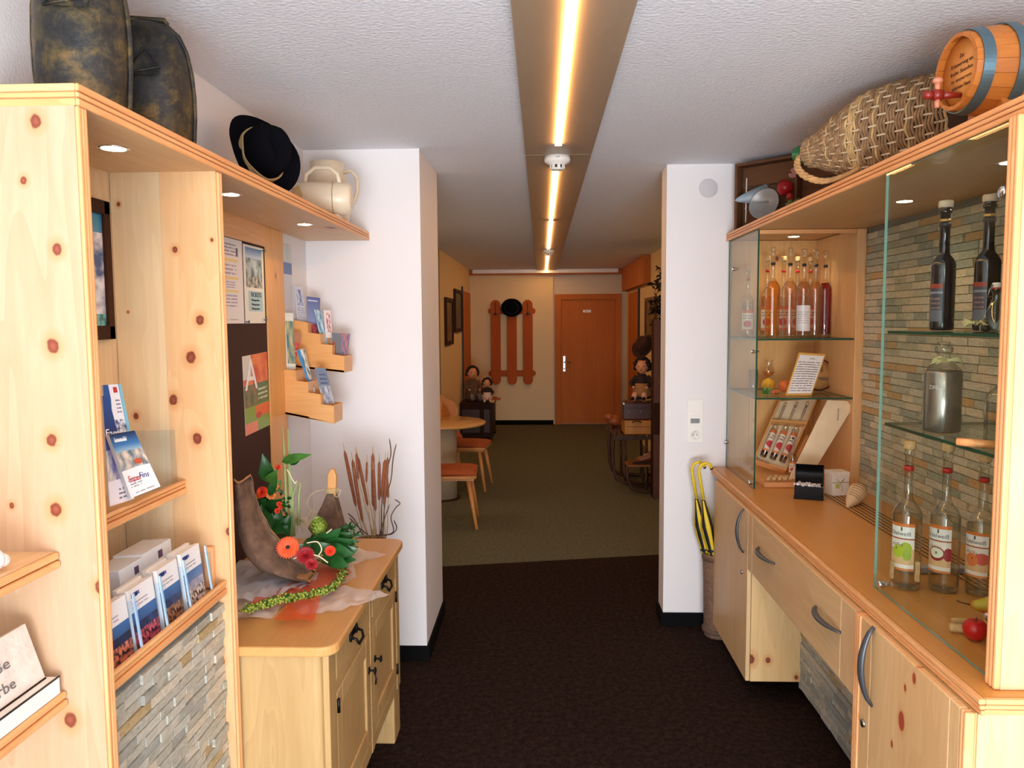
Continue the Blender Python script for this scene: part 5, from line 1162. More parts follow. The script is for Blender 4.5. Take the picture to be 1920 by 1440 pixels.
gg = Thing('nosing_glass', 'small stemmed tasting glass standing behind the lemon', 'drinking glass', (1.178, 4.10, z)); c = Vector((1.178, 4.10, z))
gg.part('bowl', MB().lathe([(.004, .070), (.018, .075), (.029, .095), (.027, .108), (.018, .118), (.0185, .150), (.022, .158)], c, 24), GCLR)
gg.part('stem', MB().lathe([(.026, 0), (.026, .002), (.004, .006), (.003, .04), (.004, .070)], c, 16), GCLR)
gg.part('liquid', MB().lathe([(0, .077), (.018, .078), (.027, .095), (0, .096)], c, 20), AMBER)
c = Vector((1.095, 4.08, z)); t = Thing('glass_tumbler', 'small clear glass at the left end of the middle glass shelf', 'drinking glass', c)
t.part('glass_wall', MB().lathe([(0, .004), (.020, 0), (.022, .01), (.024, .11), (.023, .11), (.021, .012), (0, .012)], c, 20), GCLR)
fc = at(1478, 742, Y=3.80)
Qf = [at(1499, 661, Y=3.86), at(1549, 664, Y=3.86), at(1522, 743, Y=3.79), at(1473, 737, Y=3.79)]
for k in (2, 3): Qf[k].z = z+.001
pcd = printed('price_card_print', (238, 236, 234), [('l', .45, .72, .90, .95, (110, 80, 80), 1), ('l', .02, .95, .06, .86, (90, 84, 90), 13)])
t = Thing('framed_price_card', 'framed price card leaning back on the middle glass shelf of the far case', 'framed card', Qf[3])
t.part('frame', MB().card(*[v+Vector((0, .003, 0)) for v in Qf], .008), [flat('gold_wood_frame', (226, 176, 90), .4)]*2, bev=.001)
cQ = sum(Qf, Vector())/4; t.part('card', MB().card(*[cQ+(v-cQ)*.90 for v in Qf], .002), [pcd, PAPER])
c = Vector((1.405, 4.02, z+.085)); R = align((.12, -1, .18))
t = Thing('wood_slice', 'round wood slice with dark bark rim standing behind the price card', 'wood slice', c)
t.part('slice', MB().lathe([(0, -.006), (.076, -.006), (.076, .006), (0, .006)], c, 32, R), flat('slice_wood', (206, 158, 98), .5, var=.15, scale=30))
t.part('bark_rim', MB().lathe([(.076, -.008), (.083, -.008), (.083, .008), (.076, .008)], c, 36, R), flat('slice_bark', (92, 44, 30), .9))
t.part('painted_bands', MB().box(c.x-.05, c.x+.05, c.y-.010, c.y-.0085, c.z-.03, c.z-.012).box(c.x-.02, c.x+.02, c.y-.010, c.y-.0085, c.z+.015, c.z+.045), flat('slice_paint', (130, 96, 70), .6))
# bottom: gift boxes
z = CZ+.0255
def onY(px, py, Y, zmin=z): q = at(px, py, Y=Y); q.z = max(q.z, zmin); return q
BW = flat('birch_ply', (234, 214, 178), .5, var=.06, scale=20)
gb = Thing('wooden_gift_box', 'open leaning wooden gift box holding small labelled bottles in the far case', 'gift box', at(1420, 880, Y=3.95))
TLg, TRg, BRg, BLg = onY(1462, 752, 4.17), onY(1532, 748, 4.17), onY(1470, 888, 3.93), onY(1412, 868, 3.93)
nrm = (TRg-TLg).cross(BLg-TLg).normalized()
gb.part('box_back', MB().card(TLg, TRg, BRg, BLg, .006), [BW, BW])
def bar(a, b, w_, h_, mt=BEECH, nm='box_wall'):
    a, b = Vector(a), Vector(b); d = (b-a); R_ = Matrix((d.normalized(), (-nrm).cross(d.normalized()).normalized()*1, -nrm)).transposed()
    return gb.part(nm, MB().obox((a+b)/2-nrm*h_/2, (d.length, w_, h_), R_), mt, bev=.001)
bar(BLg, TLg, .008, .035); bar(BRg, TRg, .008, .035); bar(BLg, BRg, .008, .040, EDGEX)
ml, mr = BLg.lerp(TLg, .62), BRg.lerp(TRg, .62); bar(ml, mr, .012, .035)
text(gb, 'Edelbrand', BLg.lerp(BRg, .1)-nrm*.041+Vector((0, 0, .010)), BRg-BLg, (0, 0, -1), .012, TWIG, width=.06)
for k in range(3):
    f = .2+.3*k; a = BLg.lerp(BRg, f).lerp(TLg.lerp(TRg, f), .10)-nrm*.020; b = BLg.lerp(BRg, f).lerp(TLg.lerp(TRg, f), .95)-nrm*.020; d = b-a; R_ = align(d); L = d.length*.97
    t = Thing('miniature_bottle', ('left', 'middle', 'right')[k]+' miniature bottle with pale label lying in the open wooden gift box', 'bottle', a)
    t.part('glass_body', MB().lathe([(0, 0), (.0155, 0), (.0155, L*.52), (.006, L*.62), (.0055, L*.95), (.007, L*.95), (.007, L), (0, L)], a, 16, R_), GCLR)
    cc_ = MB().grid(lambda u, v: a+R_@Vector((.0163*math.cos(u*6.28), .0163*math.sin(u*6.28), L*(.08+.38*v))), 15, 2, uvs=True); t.part('paper_label', cc_, LW)
# tilted lid
P = [onY(1578, 752, 4.10), onY(1598, 764, 4.10), onY(1506, 906, 3.88), onY(1476, 896, 3.88), onY(1554, 752, 4.10)]
lid = [onY(1552, 750, 3.735), onY(1590, 752, 3.735), onY(1598, 766, 3.735), onY(1514, 908, 3.735), onY(1480, 897, 3.735)]
ld = Thing('box_lid', 'long cream wooden box lid leaning diagonally in the far case', 'lid', lid[3])
ld.part('lid_board', MB().prism(lid, (0, .010, 0)), BW, bev=.002)
ld.part('metal_clasp', MB().tube([at(1572, 768, Y=3.732), at(1571, 786, Y=3.732)], .0018, 6).ell(at(1572, 767, Y=3.731), .0035, 8, 5).ell(at(1571, 787, Y=3.731), .0035, 8, 5), STEEL)
lb2 = Thing('narrow_gift_box', 'narrow open wooden box leaning left against the cream lid', 'gift box', onY(1482, 882, 3.94))
Pn = [onY(1512, 816, 4.02), onY(1523, 818, 4.02), onY(1494, 880, 3.92), onY(1482, 878, 3.92)]
lb2.part('box_side', MB().prism(Pn, (0, .035, 0)), BEECH, bev=.001)
lb2.part('box_side', MB().prism([v+Vector((.014, .0, 0)) for v in Pn], (0, .004, 0)), flat('box_red_print', (170, 84, 70), .6))
c = onY(1486, 884, 3.86); c.z = z
bottle('slim clear miniature bottle standing before the open gift box', c, .235, .0195, liquid=CLRL, lev=.42, top='glass', lmat=LW, lz=(.08, .32), lspan=2, sh0=.40, sh1=.52, nr=.26)
for i in range(9):
    q = Vector((random.uniform(1.085, 1.20), random.uniform(3.74, 3.82), z+.012)); 
    q = Vector((1.085+.022*(i % 5)+.004*i, 3.745+.045*(i//5), z+.0115)); corkp('light cork in the loose pile at the foot of the open gift box', q, (1, random.uniform(-.25, .25), 0), r=.010, ln=.018 if i % 2 else .016, grp='corks at the foot of the gift box')
A, B = onY(1424, 898, 3.735), onY(1470, 908, 3.73); A.z = B.z = z+.008
# black chest with sweets
c = Vector((1.195, 3.50, CZ+.0015)); R = rotz(-.35)
bx = Thing('black_casket', 'small black open casket full of silver-wrapped sweets on the right worktop', 'casket', c, -.35)
BL = flat('black_lacquer', (14, 12, 16), .4, spec=.15)
bx.part('casket_body', MB().box(-.060, .060, -.04, -.036, 0, .058).box(-.060, .060, .036, .04, 0, .058).box(-.060, -.056, -.036, .036, 0, .058).box(.056, .060, -.036, .036, 0, .058).box(-.056, .056, -.036, .036, 0, .006), BL, world=False, bev=.002)
bx.part('lid', MB().grid(lambda u, v: Vector(((u-.5)*.122, .044+.022*math.sin(math.pi*v), .058+.085*v)), 3, 9).box(-.061, -.057, .036, .060, .058, .135).box(.057, .061, .036, .060, .058, .135), BL, world=False)
bx.part('feet', MB().box(-.062, .062, -.042, .042, 0, .008), BL, world=False)
SILV = flat('silver_foil', (236, 232, 236), .3, metal=.15)
for i in range(14):
    a = Vector((-.042+.021*(i % 5)+random.uniform(-.004, .004), -.022+.022*(i//5), .050+random.uniform(0, .014))); m_ = MB()
    pw = bx.M @ a; rr = rotz(random.uniform(0, 3))
    m_.ell(pw, (.011, .008, .007), 8, 6, rr)
    for s_ in (-1, 1): m_.lathe([(.002, 0), (.007, .008)], pw+rr@Vector((s_*.010, 0, 0)), 7, align(rr@Vector((s_, 0, .2))))
    Solo('wrapped_sweet', 'silver-wrapped sweet heaped in the black casket', 'sweet', m_, SILV, loc=pw, group='silver sweets in the black casket')
# white gift box + shoe-shaped ceramic
c = Vector((1.335, 3.56, CZ+.0035))
t = Thing('white_gift_box', 'small white printed gift box tied with thin string on the right worktop', 'gift box', c, .15)
t.part('box', MB().box(-.035, .045, -.035, .035, 0, .105), printed('gift_side', (236, 230, 218), []), world=False, bev=.002)
t.part('box_lid', MB().box(-.037, .047, -.037, .037, .085, .109), flat('gift_lid', (232, 222, 210), .5, var=.08, scale=60), world=False, bev=.002)
t.part('string', MB().box(-.038, .048, -.038, -.0365, .060, .063).tube([(.0, -.039, .062), (-.018, -.042, .078), (-.01, -.041, .07), (0, -.040, .062), (.018, -.042, .080), (.012, -.041, .070), (0, -.040, .062)], .0012, 5).tube([(0, -.040, .062), (.008, -.041, .035), (.006, -.041, .02)], .0012, 5), ROPE, world=False)
t.part('printed_flower', MB().box(-.02, .0, -.0365, -.0355, .035, .055), flat('flower_print', (190, 196, 110), .6), world=False)
c = Vector((1.345, 3.36, CZ+.044))
CER = flat('cream_stoneware', (216, 190, 150), .55, var=.06, scale=14)
sc_ = Thing('ceramic_shell', 'cream pointed ceramic shape lying on its side with engraved lines, by the white gift box', 'ornament', c)
R = align((.35, .30, .30))
sm = MB().lathe([(0, -.085), (.012, -.066), (.026, -.038), (.037, -.004), (.040, .022), (.034, .042), (.020, .054), (0, .058)], c, 28, R); sc_.part('body', sm, CER)
el = MB(); _l = R.transposed() @ (CAM0-c); fa_ = math.atan2(_l.y, _l.x)
for k in range(6):
    zz = -.03+.012*k; rr = .0295+.0105*min(1, (k+1)/5)
    el.tube([c+R@Vector(((rr+.0007)*math.cos(a), (rr+.0007)*math.sin(a), zz)) for a in [fa_+(-.8+1.6*i/10) for i in range(11)]], .0009, 4)
sc_.part('engraved_lines', el, TWIG)
# ================================================================ ON THE RIGHT TOP SHELF
TZ = RZ1+.0025
# barrel
bc = Vector((1.235, 2.10, TZ+.055+.113)); BL_, BR_ = .36, .118
bar_ = Thing('wooden_barrel', 'small oak barrel with blue-grey hoops and burnt lettering on its head, on a cradle', 'barrel', (1.235, 2.10, TZ))
def brad(x): return .094+.022*(1-(2*x/BL_)**2)
AX = align((-1, -.06, 0))     # z of local = towards the room
NST = 20
for k in range(NST):
    a0, a1 = 2*math.pi*k/NST+.004, 2*math.pi*(k+1)/NST-.004; m_ = MB(); nseg = 9; vs = []
    for i in range(nseg):
        x = -BL_/2+BL_*i/(nseg-1); r1 = brad(x); r0 = r1-.010
        for (a, r) in ((a0, r1), (a1, r1), (a1, r0), (a0, r0)): vs.append(bc+AX@Vector((r*math.cos(a), r*math.sin(a), x)))
    fs = [(3, 2, 1, 0), tuple((nseg-1)*4+j for j in range(4))]
    for i in range(nseg-1):
        for j in range(4): j2 = (j+1) % 4; fs.append((i*4+j, i*4+j2, i*4+4+j2, i*4+4+j))
    m_.add(vs, fs); bar_.part('stave', m_, OAK)
for s_ in (1, -1): bar_.part('barrel_head', MB().lathe([(0, 0), (.085, 0), (.085, .010), (0, .010)], bc+AX@Vector((0, 0, s_*(BL_/2-.022)-.005)), 40, AX), flat('barrel_head_oak', (214, 146, 72), .45, var=.08, scale=30))
HOOP = flat('blue_grey_hoop', (96, 124, 138), .32, metal=.7)
for x in (BL_/2-.026, .075, -.075, -BL_/2+.026):
    bar_.part('hoop', MB().lathe([(brad(x-.012)+.001, x-.013), (brad(x-.012)+.0035, x-.013), (brad(x+.012)+.0035, x+.013), (brad(x+.012)+.001, x+.013)], bc, 72, AX, smooth=False), HOOP, label='blue-grey steel hoop')
hd = bc+AX@Vector((0, 0, BL_/2-.022+.0055)); BURN = flat('burnt_brown', (92, 50, 22), .7)
rt = Vector((0, 0, 1)).cross(AX@Vector((0, 0, 1))).normalized()
for i, s_ in enumerate(('Zur', 'Erinnerung an', 'frohe Stunden', 'in unserem', 'schönen Haus')):
    text(bar_, s_, hd+Vector((0, 0, .042-.019*i)), rt, (0, 0, -1), .010, BURN, width=(.02, .092, .095, .085, .08)[i], center=True)
tp = bc+AX@Vector((0, 0, BL_/2-.022))+Vector((0, 0, -.058)); dT = AX@Vector((0, 0, 1)); TAPM = flat('tap_red_wood', (136, 36, 24), .35)
tb = MB().tube([tp-dT*.005, tp+dT*.03, tp+dT*.055], [.006, .008, .012], 12).tube([tp+dT*.055, tp+dT*.078], [.014, .014], 12).tube([tp+dT*.078, tp+dT*.10], [.010, .011], 12)
tap = bar_.part('tap', tb, TAPM, label='dark red wooden tap')
PKW = flat('tap_pink_wood', (200, 130, 100), .4)
bar_.part('tap_handle', MB().tube([tp+dT*.066+Vector((0, 0, .012)), tp+dT*.066+Vector((0, 0, .030))], [.006, .007], 10).ell(tp+dT*.066+Vector((0, 0, .036)), (.013, .010, .009)), PKW, parent=tap)
bar_.part('tap_spout', MB().tube([tp+dT*.066+Vector((0, 0, -.012)), tp+dT*.066+Vector((0, 0, -.032))], [.007, .006], 10), PKW, parent=tap)
cr = MB()
for s_ in (-.085, .085):
    cx = bc.x+s_; pts = [(-.10, 0), (.10, 0), (.10, .03)]+[(.085*math.cos(a)*1.05, .168-.118*math.sin(a)*1.0) for a in [math.radians(d_) for d_ in (38, 55, 75, 90, 105, 125, 142)]]+[(-.10, .03)]
    cr.prism([(cx-.012, bc.y+y, TZ+zz) for y, zz in pts], (.024, 0, 0))
for s_ in (-1, 1): cr.box(bc.x-.10, bc.x+.10, bc.y+s_*.075-.012, bc.y+s_*.075+.012, TZ, TZ+.025)
bar_.part('cradle', cr, OAK, bev=.003)
# wicker demijohn
DC0 = at(1512, 282, Y=3.02); DC0.x, DC0.y = .99, 3.04
ax0 = Vector((1.005, 3.03, TZ+.163)); ax1 = Vector((1.325, 2.52, TZ+.163)); dA = (ax1-ax0); LA_ = dA.length; RA = align(dA)
dj = Thing('wicker_demijohn', 'large wicker-covered green demijohn lying on its side with a rope handle, neck to the left', 'demijohn', (ax0+ax1)/2-Vector((0, 0, .158)))
def drad(t):      # along the axis 0..1
    P_ = [(0, .045), (.06, .052), (.14, .072), (.28, .110), (.42, .142), (.52, .153), (.62, .155), (.80, .148), (.94, .138), (1.0, .12)]
    for (a, ra), (b, rb_) in zip(P_, P_[1:]):
        if t <= b: k = (t-a)/(b-a); k = k*k*(3-2*k)*.3+k*.7; return ra+(rb_-ra)*k
    return .12
WK = [flat('wicker_dark', (118, 92, 66), .8, var=.3, scale=30), flat('wicker_straw', (190, 160, 110), .8, var=.25, scale=30), flat('wicker_light', (214, 200, 170), .8)]
core = MB().lathe([(drad(i/20)-.006, LA_*i/20) for i in range(21)]+[(0, LA_)], ax0, 32, RA); dj.part('inner_shell', core, flat('wicker_core', (84, 62, 44), .9))
NS = 30
stk = MB()
for k in range(NS):
    a = 2*math.pi*k/NS; stk.tube([ax0+RA@Vector(((drad(i/12)+.002)*math.cos(a), (drad(i/12)+.002)*math.sin(a), LA_*i/12)) for i in range(13)], .0035, 5)
dj.part('wicker_stakes', stk, WK[2], kind='stuff')
wv = [MB(), MB()]
NR = 60
for j in range(NR):
    t_ = (j+.5)/NR; r0 = drad(t_); n_ = NS*3
    pts = [ax0+RA@Vector(((r0+.002+.005*math.cos(NS/2*a+math.pi*(j//3 % 2)))*math.cos(a), (r0+.002+.005*math.cos(NS/2*a+math.pi*(j//3 % 2)))*math.sin(a), LA_*t_)) for a in [2*math.pi*i/n_ for i in range(n_)]]
    wv[1 if (j in (27, 28, 29, 30) or j % 11 == 4) else 0].tube(pts, LA_/NR*.50, 5, closed=True)
dj.part('wicker_weave', wv[0], flat('wicker_mid', (148, 118, 84), .8, var=.35, scale=45), kind='stuff'); dj.part('straw_band', wv[1], WK[1], label='lighter straw band round the widest part', kind='stuff')
dN = dA.normalized()
dj.part('glass_neck', MB().lathe([(.030, -.055), (.034, -.052), (.034, -.035), (.027, -.030), (.027, 0), (.033, .02)], ax0, 24, RA), flat('green_glass', (30, 96, 50), .15), label='green glass neck and lip')
rope = [Vector((.985, 3.06, TZ+.17)), Vector((.955, 3.02, TZ+.13)), Vector((.950, 2.97, TZ+.08)), Vector((.975, 2.88, TZ+.035)), Vector((1.00, 2.80, TZ+.018)), Vector((1.04, 2.74, TZ+.03)), Vector((1.09, 2.72, TZ+.06))]
rp = MB(); dense = []
for i in range(len(rope)-1):
    for k in range(8): dense.append(rope[i].lerp(rope[i+1], k/8))
dense = [sum(dense[max(0, i-4):i+5], Vector())/len(dense[max(0, i-4):i+5]) for i in range(len(dense))]
for s_ in (0, 2.09, 4.19):
    rp.tube([p_+Vector((math.cos(i*.75+s_)*.006, math.sin(i*.75+s_)*.006, math.cos(i*.75+s_)*.005)) for i, p_ in enumerate(dense)], .0068, 6)
dj.part('rope_handle', rp, flat('straw_rope', (196, 156, 106), .8, var=.25, scale=40))
fr2 = MB()
for k in range(10): a = random.uniform(0, 6.28); q = ax0+RA@Vector((.05*math.cos(a), .05*math.sin(a), .01)); fr2.tube([q, q+Vector((random.uniform(-.02, .01), random.uniform(-.01, .02), random.uniform(0, .03)))], .0015, 4)
dj.part('loose_wicker_ends', fr2, WK[0], kind='stuff')
# crate
ca_, cb_ = Vector((1.005, 4.17, TZ)), Vector((1.40, 3.80, TZ)); ux = (cb_-ca_).normalized(); uy = Vector((-ux.y, ux.x, 0)); LX = (cb_-ca_).length
ang = math.atan2(ux.y, ux.x); cx_ = Thing('wooden_crate', 'old dark wooden crate on its side at the far end of the right shelf', 'crate', ca_, ang)
HC = .345; DP = .07
for (a, b, c_, d_, e, f, nm) in ((0, .014, 0, DP, 0, HC, 'side_board'), (LX-.014, LX, 0, DP, 0, HC, 'side_board'), (.015, LX-.015, 0, DP, HC-.014, HC, 'top_board'), (.015, LX-.015, 0, DP, 0, .014, 'bottom_board'), (LX*.60, LX*.60+.012, 0, DP, .015, HC-.015, 'divider'), (.015, LX-.015, DP-.010, DP, .015, .12, 'back_slat'), (.015, LX-.015, DP-.010, DP, .125, .225, 'back_slat'), (.015, LX-.015, DP-.010, DP, .23, HC-.015, 'back_slat')):
    cx_.part(nm, MB().box(a, b, c_, d_, e, f), CRATEW, world=False, bev=.002)
def cr_at(px, py, off=-.04): return onpl(px, py, ca_+uy*off, uy)
ZINC = flat('zinc_grey', (172, 178, 182), .4, metal=.35, var=.12, scale=20)
sco = Thing('metal_scoop', 'grey metal funnel scoop with a pointed open end standing in the crate', 'scoop', cr_at(1430, 400, .03))
P0, P1 = cr_at(1378, 376, -.055), cr_at(1440, 362, .0)
ct = MB(); Rr = align(P0-P1)
def scoopf(u, v):
    a = math.pi*(-.15+1.3*u)+math.pi*.5; L = (P0-P1).length; r_ = .062*(1-v)**.62+.002
    return P1+Rr@Vector((r_*math.cos(a), r_*math.sin(a)*.75, L*v))
ct.grid(scoopf, 16, 12)
sco.part('scoop_blade', ct, flat('scoop_blue_white', (196, 212, 222), .35, metal=.2))
sco.part('scoop_dish', MB().lathe([(0, .0), (.05, .003), (.072, .014), (.080, .030), (.077, .030), (.068, .018), (0, .006)], cr_at(1437, 385, .01), 32, align(-uy+Vector((0, 0, .25)))), ZINC)
sco.part('scoop_shaft', MB().tube([cr_at(1400, 334, .02), cr_at(1398, 418, .02)], .0035, 8), WHITEP)
REDB = flat('painted_red', (170, 26, 30), .25)
c = cr_at(1472, 352, -.02); Solo('red_apple_ornament', 'large glossy red ornament apple in the crate beside the scoop', 'ornament', MB().lathe([(0, -.034), (.02, -.036), (.038, -.012), (.038, .012), (.022, .034), (.006, .030), (0, .027)], c, 24), REDB, loc=c)
c = cr_at(1481, 368, -.055); Solo('red_berry_ornament', 'small red ball ornament just below the large red apple in the crate', 'ornament', MB().ell(c, .017, 16, 10), REDB, loc=c)
c = cr_at(1486, 326, -.0); lf3 = MB()
for k in range(5): lf3.leaf(c, c+ux*random.uniform(-.03, .05)+Vector((0, 0, random.uniform(-.02, .04))), .03, up=-uy, n=4)
Solo('pink_fabric_petals', 'dusty pink fabric petals above the red apple in the crate', 'ornament', lf3, flat('dusty_pink', (176, 128, 126), .8), loc=c)
c = cr_at(1484, 386, -.03); lf3 = MB()
for k in range(16): lf3.leaf(c, c+ux*random.uniform(-.04, .04)+Vector((0, 0, random.uniform(-.02, .05))), .018, up=-uy, n=3)
Solo('artificial_leaves', 'dull green artificial leaves under the red ornaments in the crate', 'leaves', lf3, flat('dull_green', (112, 124, 66), .7, var=.3, scale=30), loc=c)
# ================================================================ RIGHT PIER: switches, umbrellas
sw = Thing('switch_plate', 'white triple wall plate with switch, display and power socket on the right pier', 'wall plate', (.832, 4.262, 1.148))
sw.part('plate', MB().box(.789, .876, 4.254, 4.2625, 1.028, 1.268), WHITEP, bev=.002)
sw.part('rocker', MB().box(.800, .865, 4.251, 4.2545, 1.199, 1.259), WHITEP, bev=.0015)
sw.part('timer_display', MB().box(.801, .864, 4.252, 4.2545, 1.120, 1.178), WHITEP, bev=.001)
sw.part('display_window', MB().box(.808, .857, 4.2508, 4.2522, 1.136, 1.162), flat('lcd_grey', (120, 122, 122), .3))
sk = sw.part('socket', MB().lathe([(0, .001), (.019, .001), (.021, .005), (.026, .005), (.026, .0)], (.8325, 4.2535, 1.072), 28, align((0, -1, 0))), WHITEP)
sw.part('socket_holes', MB().cyl((.8235, 4.250, 1.072), (.8235, 4.2535, 1.072), .0028, n=10).cyl((.8415, 4.250, 1.072), (.8415, 4.2535, 1.072), .0028, n=10).box(.8305, .8345, 4.2495, 4.253, 1.090, 1.094).box(.8305, .8345, 4.2495, 4.253, 1.050, 1.054), DKP, parent=sk)
ub = Vector((.945, 4.135, 0))
st_ = Thing('umbrella_stand', 'tall narrow brown woven umbrella stand between the right pier and the worktop', 'umbrella stand', ub)
st_.part('stand_body', MB().lathe([(0, .004), (.070, 0), (.075, .01), (.080, .30), (.086, .455), (.080, .455), (.072, .02), (0, .02)], ub, 28), flat('woven_brown', (120, 92, 74), .8, var=.3, scale=60, bump=.5))
for z in (.035, .43): st_.part('rim_band', MB().lathe([(.074+.02*z, z-.012), (.084+.014*z, z-.010), (.084+.014*z, z+.010), (.074+.02*z, z+.012)], ub, 28), flat('rim_brown', (96, 72, 58), .7))
YU = flat('umbrella_yellow', (226, 196, 30), .5); BK = flat('umbrella_black', (20, 20, 28), .6)
for i, (dx, dpx, lab_) in enumerate(((0, 0, 'black and yellow umbrella with hooked yellow handle, nearer the white pier'), (.03, 13, 'black and yellow umbrella with hooked yellow handle, right beside the worktop'))):
    Yu = 4.135+(.02 if i == 0 else -.03); g = lambda x, y: at(x+dpx, y+2*i, Y=Yu)
    u = Thing('umbrella', lab_, 'umbrella', g(1325, 1050))
    hk = [g(1306, 934), g(1300, 900), g(1297, 880), g(1301, 870), g(1309, 866), g(1318, 869), g(1321, 876)]
    u.part('hook_handle', MB().tube(hk, [.0085]*6+[.009], 12), YU, label='yellow hooked handle')
    u.part('handle_tip', MB().ell(hk[-1], .0095, 10, 7), BK)
    b0, b1, b2_ = g(1306, 936), g(1314, 985), g(1324, 1040)
    foot = Vector((ub.x-.02+.03*i, Yu, .03))
    axis = [b0, b1, b2_, b2_.lerp(foot, .5), foot]; rad = [.010, .030, .022, .017, .008]
    u.part('shaft', MB().tube([b0, foot], .004, 8), BK)
    for k in range(8):
        m_ = MB(); a0 = k*math.pi/4; vs = []
        ctrl = []
        for j in range(13):
            t_ = j/12*4; q = int(min(t_, 3)); f = t_-q; c_ = axis[q].lerp(axis[q+1], f); r_ = rad[q]*(1-f)+rad[q+1]*f; r_ *= 1+.12*math.sin(j*1.3+k)
            aa = a0+.10*j
            vs += [c_+Vector((r_*math.cos(aa), r_*math.sin(aa), 0)), c_+Vector((r_*1.18*math.cos(aa+.4), r_*1.18*math.sin(aa+.4), 0)), c_+Vector((r_*math.cos(aa+.80), r_*math.sin(aa+.80), 0))]
        fs = []
        for j in range(12): fs += [(3*j, 3*j+1, 3*j+4, 3*j+3), (3*j+1, 3*j+2, 3*j+5, 3*j+4)]
        m_.add(vs, fs, 0, True); u.part('canopy_panel', m_, YU if k % 2 else BK)
    u.part('closing_strap', MB().lathe([(.021, -.006), (.026, -.006), (.026, .006), (.021, .006)], b1.lerp(b2_, .8), 16, align(b2_-b1)), BK)
# ================================================================ FAR LOUNGE AND CORRIDOR END
light('lounge_pendant', 'POINT', (-2.2, 6.4, 2.2), 18, (1, .72, .42), size=.15)
# ceiling rail across the end wall
struct('trim_1', MB().box(-1.10, 1.22, 12.56, 12.60, 2.455, 2.515), WHITEP)
struct('trim_2', MB().box(-1.159, 1.30, 12.62, 12.69, 2.43, 2.515), DOORW)
# end door
dr1 = struct('door_1', MB().box(.320, 1.190, 12.735, 12.765, .012, 2.03), DOORW); dr1['kind'] = 'structure'
for x0, x1, z0, z1 in ((.213, .318, 0, 2.12), (1.192, 1.293, 0, 2.12), (.318, 1.192, 2.032, 2.12)):
    struct('door_frame', MB().box(x0, x1, 12.71, 12.769, z0, z1), DOORW, parent=dr1, bev=.003)
struct('door_handle', MB().box(.352, .384, 12.725, 12.736, .87, 1.12).tube([(.368, 12.725, 1.02), (.368, 12.69, 1.02), (.384, 12.685, 1.02), (.48, 12.685, 1.018)], .010, 8), STEEL, parent=dr1)
struct('door_lock', MB().cyl((.368, 12.735, .915), (.368, 12.718, .915), .012, n=14), CHROME, parent=dr1)
sg = struct('door_sign', MB().box(.672, .800, 12.728, 12.7345, 1.825, 1.865), flat('sign_white', (250, 250, 248), .3), parent=dr1)
text(Hold(dr1), 'PRIVAT', (.736, 12.727, 1.845), (1, 0, 0), (0, 0, -1), .016, DKP, parent=dr1, center=True)
# right: wooden box under the ceiling and wooden door panel
bxs = Thing('wooden_wall_box', 'wooden boxed-in casing under the ceiling at the far right of the corridor', 'casing', (1.34, 11.3, 2.15))
bxs.part('front_board', MB().box(1.292, 1.305, 10.00, 12.70, 2.158, 2.515), DOORW, bev=.002)
bxs.part('end_board', MB().box(1.305, 1.379, 10.00, 10.015, 2.158, 2.515), DOORW)
bxs.part('bottom_board', MB().box(1.305, 1.379, 10.015, 12.70, 2.158, 2.172), DOORW)
dr2 = struct('door_2', MB().box(1.362, 1.379, 11.15, 12.35, .01, 2.11), DOORW); 
struct('door_seam', MB().box(1.355, 1.379, 11.06, 11.10, .01, 2.14), BLACK, parent=dr2)
dr3 = struct('door_3', MB().box(-1.159, -1.142, 11.45, 12.60, .01, 2.14), DOORW)
struct('door_seam', MB().box(-1.159, -1.136, 11.36, 11.40, .01, 2.2), BLACK, parent=dr3)
# peg rail made of planks
pk = Thing('plank_coat_rack', 'coat rack of three red-brown rounded planks on two rails on the end wall', 'coat rack', (-.48, 12.70, 1.3))
def rounded(x0, x1, z0, z1, y, th, vert=True, n=8):
    r = (x1-x0)/2 if vert else (z1-z0)/2; P_ = []
    if vert:
        cx = (x0+x1)/2
        P_ = [(cx+r*math.cos(a), y, z1-r+r*math.sin(a)) for a in [math.pi*i/n for i in range(n+1)]]+[(cx+r*math.cos(a), y, z0+r+r*math.sin(a)) for a in [math.pi+math.pi*i/n for i in range(n+1)]]
    else:
        cz = (z0+z1)/2
        P_ = [(x1-r+r*math.cos(a), y, cz+r*math.sin(a)) for a in [-math.pi/2+math.pi*i/n for i in range(n+1)]]+[(x0+r+r*math.cos(a), y, cz+r*math.sin(a)) for a in [math.pi/2+math.pi*i/n for i in range(n+1)]]
    return MB().prism(P_, (0, th, 0))
for zc in (1.855, .845): pk.part('cross_rail', rounded(-.865, -.095, zc-.05, zc+.05, 12.68, .028, False), SKIW, bev=.003)
for xc in (-.742, -.480, -.222):
    pk.part('plank', rounded(xc-.080, xc+.080, .66, 2.035, 12.652, .027), SKIW, bev=.003)
for xc in (-.742, -.222):
    pk.part('coat_hook', MB().box(xc-.008, xc+.008, 12.645, 12.651, 1.80, 1.99).tube([(xc, 12.645, 1.83), (xc, 12.60, 1.80), (xc, 12.585, 1.83)], .008, 6).box(xc-.04, xc+.04, 12.63, 12.651, 1.795, 1.815), BLACK)
hb = Vector((-.478, 12.62, 1.905)); Rh = align((0, -1, .12))
th_ = Thing('hanging_hat', 'round black hat with a grey band hanging on the middle plank of the coat rack', 'hat', hb)
th_.part('brim', MB().lathe([(.10, .0), (.15, .004), (.172, .016), (.172, .022), (.15, .010), (.10, .010)], hb, 32, Rh, sq=.86), FELT)
th_.part('crown', MB().lathe([(.105, .004), (.105, .05), (.095, .09), (.07, .11), (0, .105)], hb, 28, Rh, sq=.86), FELT)
